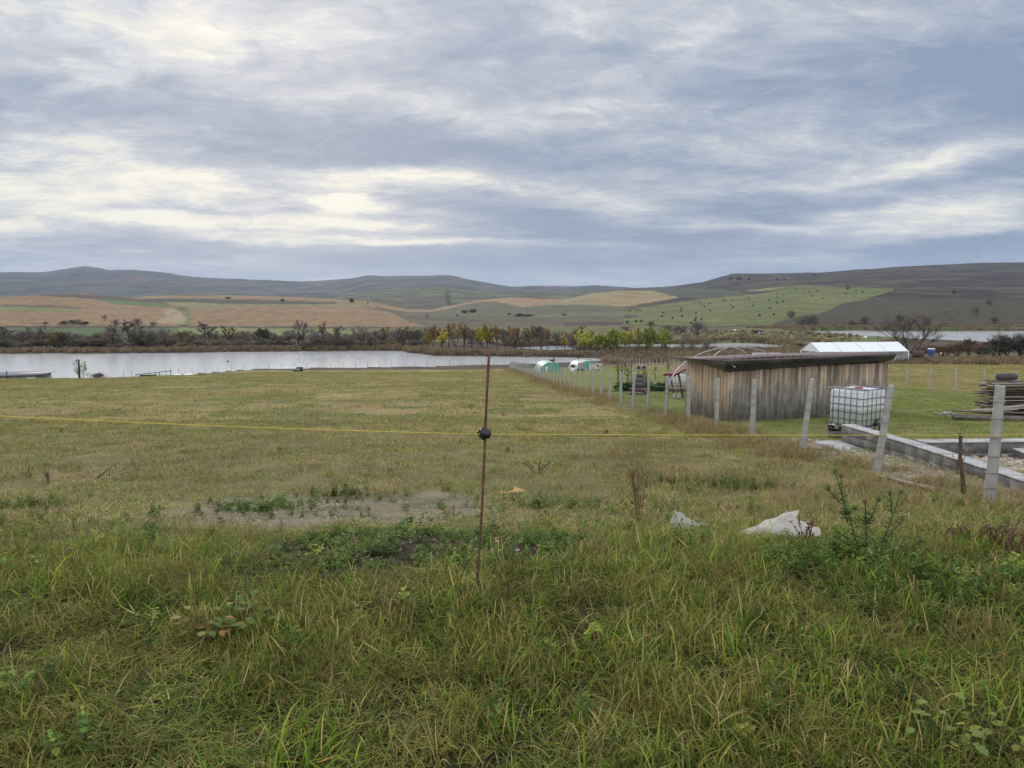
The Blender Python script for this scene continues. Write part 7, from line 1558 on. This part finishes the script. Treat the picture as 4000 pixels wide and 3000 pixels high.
def dead_weed(name, x, yb, yt, wpx, seed, lab, n=7, col=(.15, .085, .055), cat='weed', lean=0.0):
    p = hit(x, yb, 3, 30); qq = random.Random(seed); h = (yb-yt)*p.y/F*1.02; w_ = wpx*p.y/F; e_ = empty(name, p, 0, lab, cat); sm_ = MB(); sd2 = MB()
    for k in range(n):
        x1 = qq.uniform(-.5, .5)*w_+lean*h; hh = h*qq.uniform(.65, 1.0); pts = [Vector((x1*.15, qq.uniform(-.02, .02), -.02)), Vector((x1*.5, qq.uniform(-.04, .04), hh*.5)), Vector((x1, qq.uniform(-.08, .08), hh))]; sm_.col = tuple(np.array(col)*qq.uniform(.7, 1.2)); sm_.tube(pts, .003, 4, False, rs=[.0045, .003, .0012])
        for j in range(13):
            t = qq.uniform(.25, 1); b = pts[0].lerp(pts[1], t*2) if t < .5 else pts[1].lerp(pts[2], t*2-1); a = qq.uniform(0, 6.28); L1 = h*qq.uniform(.06, .17)*(1.15-t*.6); e1 = b+Vector((math.cos(a)*L1*.6, math.sin(a)*L1*.6, L1*.8)); sm_.tube([b, e1], .0016, 3, False)
            for m_ in range(4):
                c_ = b.lerp(e1, qq.uniform(.4, 1.05)); u_ = Vector((qq.gauss(0, 1), qq.gauss(0, 1), qq.gauss(0, 1))).normalized()*.008; v_ = u_.orthogonal().normalized()*.006; sd2.col = tuple(np.array(col)*qq.uniform(.8, 1.5)); sd2.add([c_-u_, c_+v_, c_+u_, c_-v_], [(0, 1, 2, 3)])
    sm_.build('stem', M_dw, e_, usecol=True); sd2.build('seed_head', M_dw, e_, usecol=True); return e_
dead_weed('dead_dock', 2495, 2040, 1765, 100, 1, 'tall reddish-brown dead dock stalk in the middle right of the grass', 8)
dead_weed('dead_dock', 3140, 2120, 2020, 90, 2, 'low red-brown dead weed in front of the larger plastic sheet', 6, (.14, .06, .05))
dead_weed('dead_weed', 190, 1890, 1805, 50, 3, 'thin brown dead weed left of the dark branch', 5); dead_weed('dead_weed', 110, 1880, 1820, 40, 4, 'thin dead stalk near the left edge of the field', 4)
dead_weed('dead_weed', 2100, 1850, 1800, 120, 5, 'low dark dead weeds right of the rusty stake', 9, (.09, .06, .045)); dead_weed('dead_weed', 3740, 1850, 1760, 60, 6, 'brown seed-head weed at the foot of the crooked stake', 6); dead_weed('dead_weed', 2630, 1900, 1850, 90, 7, 'dark dead weeds on the low hummock', 8, (.08, .06, .045))
for k, (x, y, h_, w_) in enumerate([(3800, 2130, 110, 170), (3890, 2150, 150, 190), (3960, 2180, 150, 200), (3700, 2110, 70, 150)]): dead_weed('dead_weed', x, y, y-h_*.8, w_, 20+k, ['low red-brown dead weeds left of centre in the right corner tangle', 'red-brown dead weeds in the middle of the right corner tangle', 'tall red-brown dead weeds at the right edge of the picture', 'sparse red-brown stalks leading to the right corner tangle'][k], 13, (.15, .085, .05))
# burdock-like leafy plant and larger single leaves in the near grass
def rosette(x, y, seed, lab, n=16, L1=.09, cols_=((.12, .17, .045), (.15, .20, .05), (.30, .26, .08), (.34, .17, .06)), h=.14):
    p = hit(x, y, 1.5, 12); qq = random.Random(seed); e_ = empty('leafy_weed', p, 0, lab, 'plant'); mb = MB(); sm_ = MB()
    for k in range(n):
        a = qq.uniform(0, 6.28); r_ = qq.uniform(.02, .16); c_ = Vector((math.cos(a)*r_, math.sin(a)*r_, h*qq.uniform(.5, 1.1))); sm_.col = (.10, .13, .06); sm_.tube([(0, 0, 0), c_], .002, 3, False)
        u_ = Vector((math.cos(a+qq.uniform(-1, 1)), math.sin(a+qq.uniform(-1, 1)), qq.uniform(-.3, .3))).normalized(); s_ = u_.cross(Vector((0, 0, 1))).normalized(); L_2 = L1*qq.uniform(.6, 1.2); mb.col = tuple(np.array(qq.choice(cols_))*qq.uniform(.8, 1.2))
        pr = [(0, 0), (.12, .28), (.3, .20), (.42, .42), (.55, .26), (.7, .34), (.85, .12), (1, 0)]
        up = [c_+u_*L_2*x_+s_*L_2*y_+Vector((0, 0, L_2*.12*y_-L_2*.25*x_*x_)) for x_, y_ in pr]; dn = [c_+u_*L_2*x_-s_*L_2*y_+Vector((0, 0, L_2*.12*y_-L_2*.25*x_*x_)) for x_, y_ in pr]
        mb.add(up+dn[::-1], [(i, i+1, 14-i, 15-i) for i in range(7)])
    mb.build('foliage', gm_weed, e_, usecol=True); sm_.build('stem', gm_weed, e_, usecol=True)
rosette(820, 2520, 1, 'lobed-leaf weed with some yellow and orange leaves in the near grass at left', 30, .060)
rosette(950, 2460, 2, 'smaller lobed green weed just right of the yellowing one', 20, .055, ((.11, .17, .08), (.14, .2, .05)))
rosette(3680, 2960, 3, 'pale green leafy sprig at the bottom right', 16, .05, ((.24, .32, .10), (.32, .36, .10))); rosette(3900, 2960, 4, 'yellow-green leafy sprig in the bottom right corner', 16, .05, ((.34, .34, .07), (.26, .32, .08)))

# ------------------------------------------------------------------ haze
hb_ = MB(); hb_.box((0, 4000, 130), (26000, 13000, 330)); hz_o = None
hm = bpy.data.materials.new('haze_air'); hm.use_nodes = True; ht = hm.node_tree; ht.nodes.clear(); HO = ht.nodes.new('ShaderNodeOutputMaterial'); HV = ht.nodes.new('ShaderNodeVolumePrincipled')
HV.inputs['Color'].default_value = (.55, .72, 1.0, 1); HV.inputs['Density'].default_value = HAZE; HV.inputs['Anisotropy'].default_value = .2; ht.links.new(HV.outputs[0], HO.inputs['Volume'])
zlo = float(V[:, 2].min())-1; zhi = float(V[:, 2].max())+6
hb_ = MB(); hb_.box((0, 3200, (zlo+zhi)/2), (56000, 13600, zhi-zlo)); hz_o = hb_.build('haze', hm); tag(hz_o, kind='stuff')
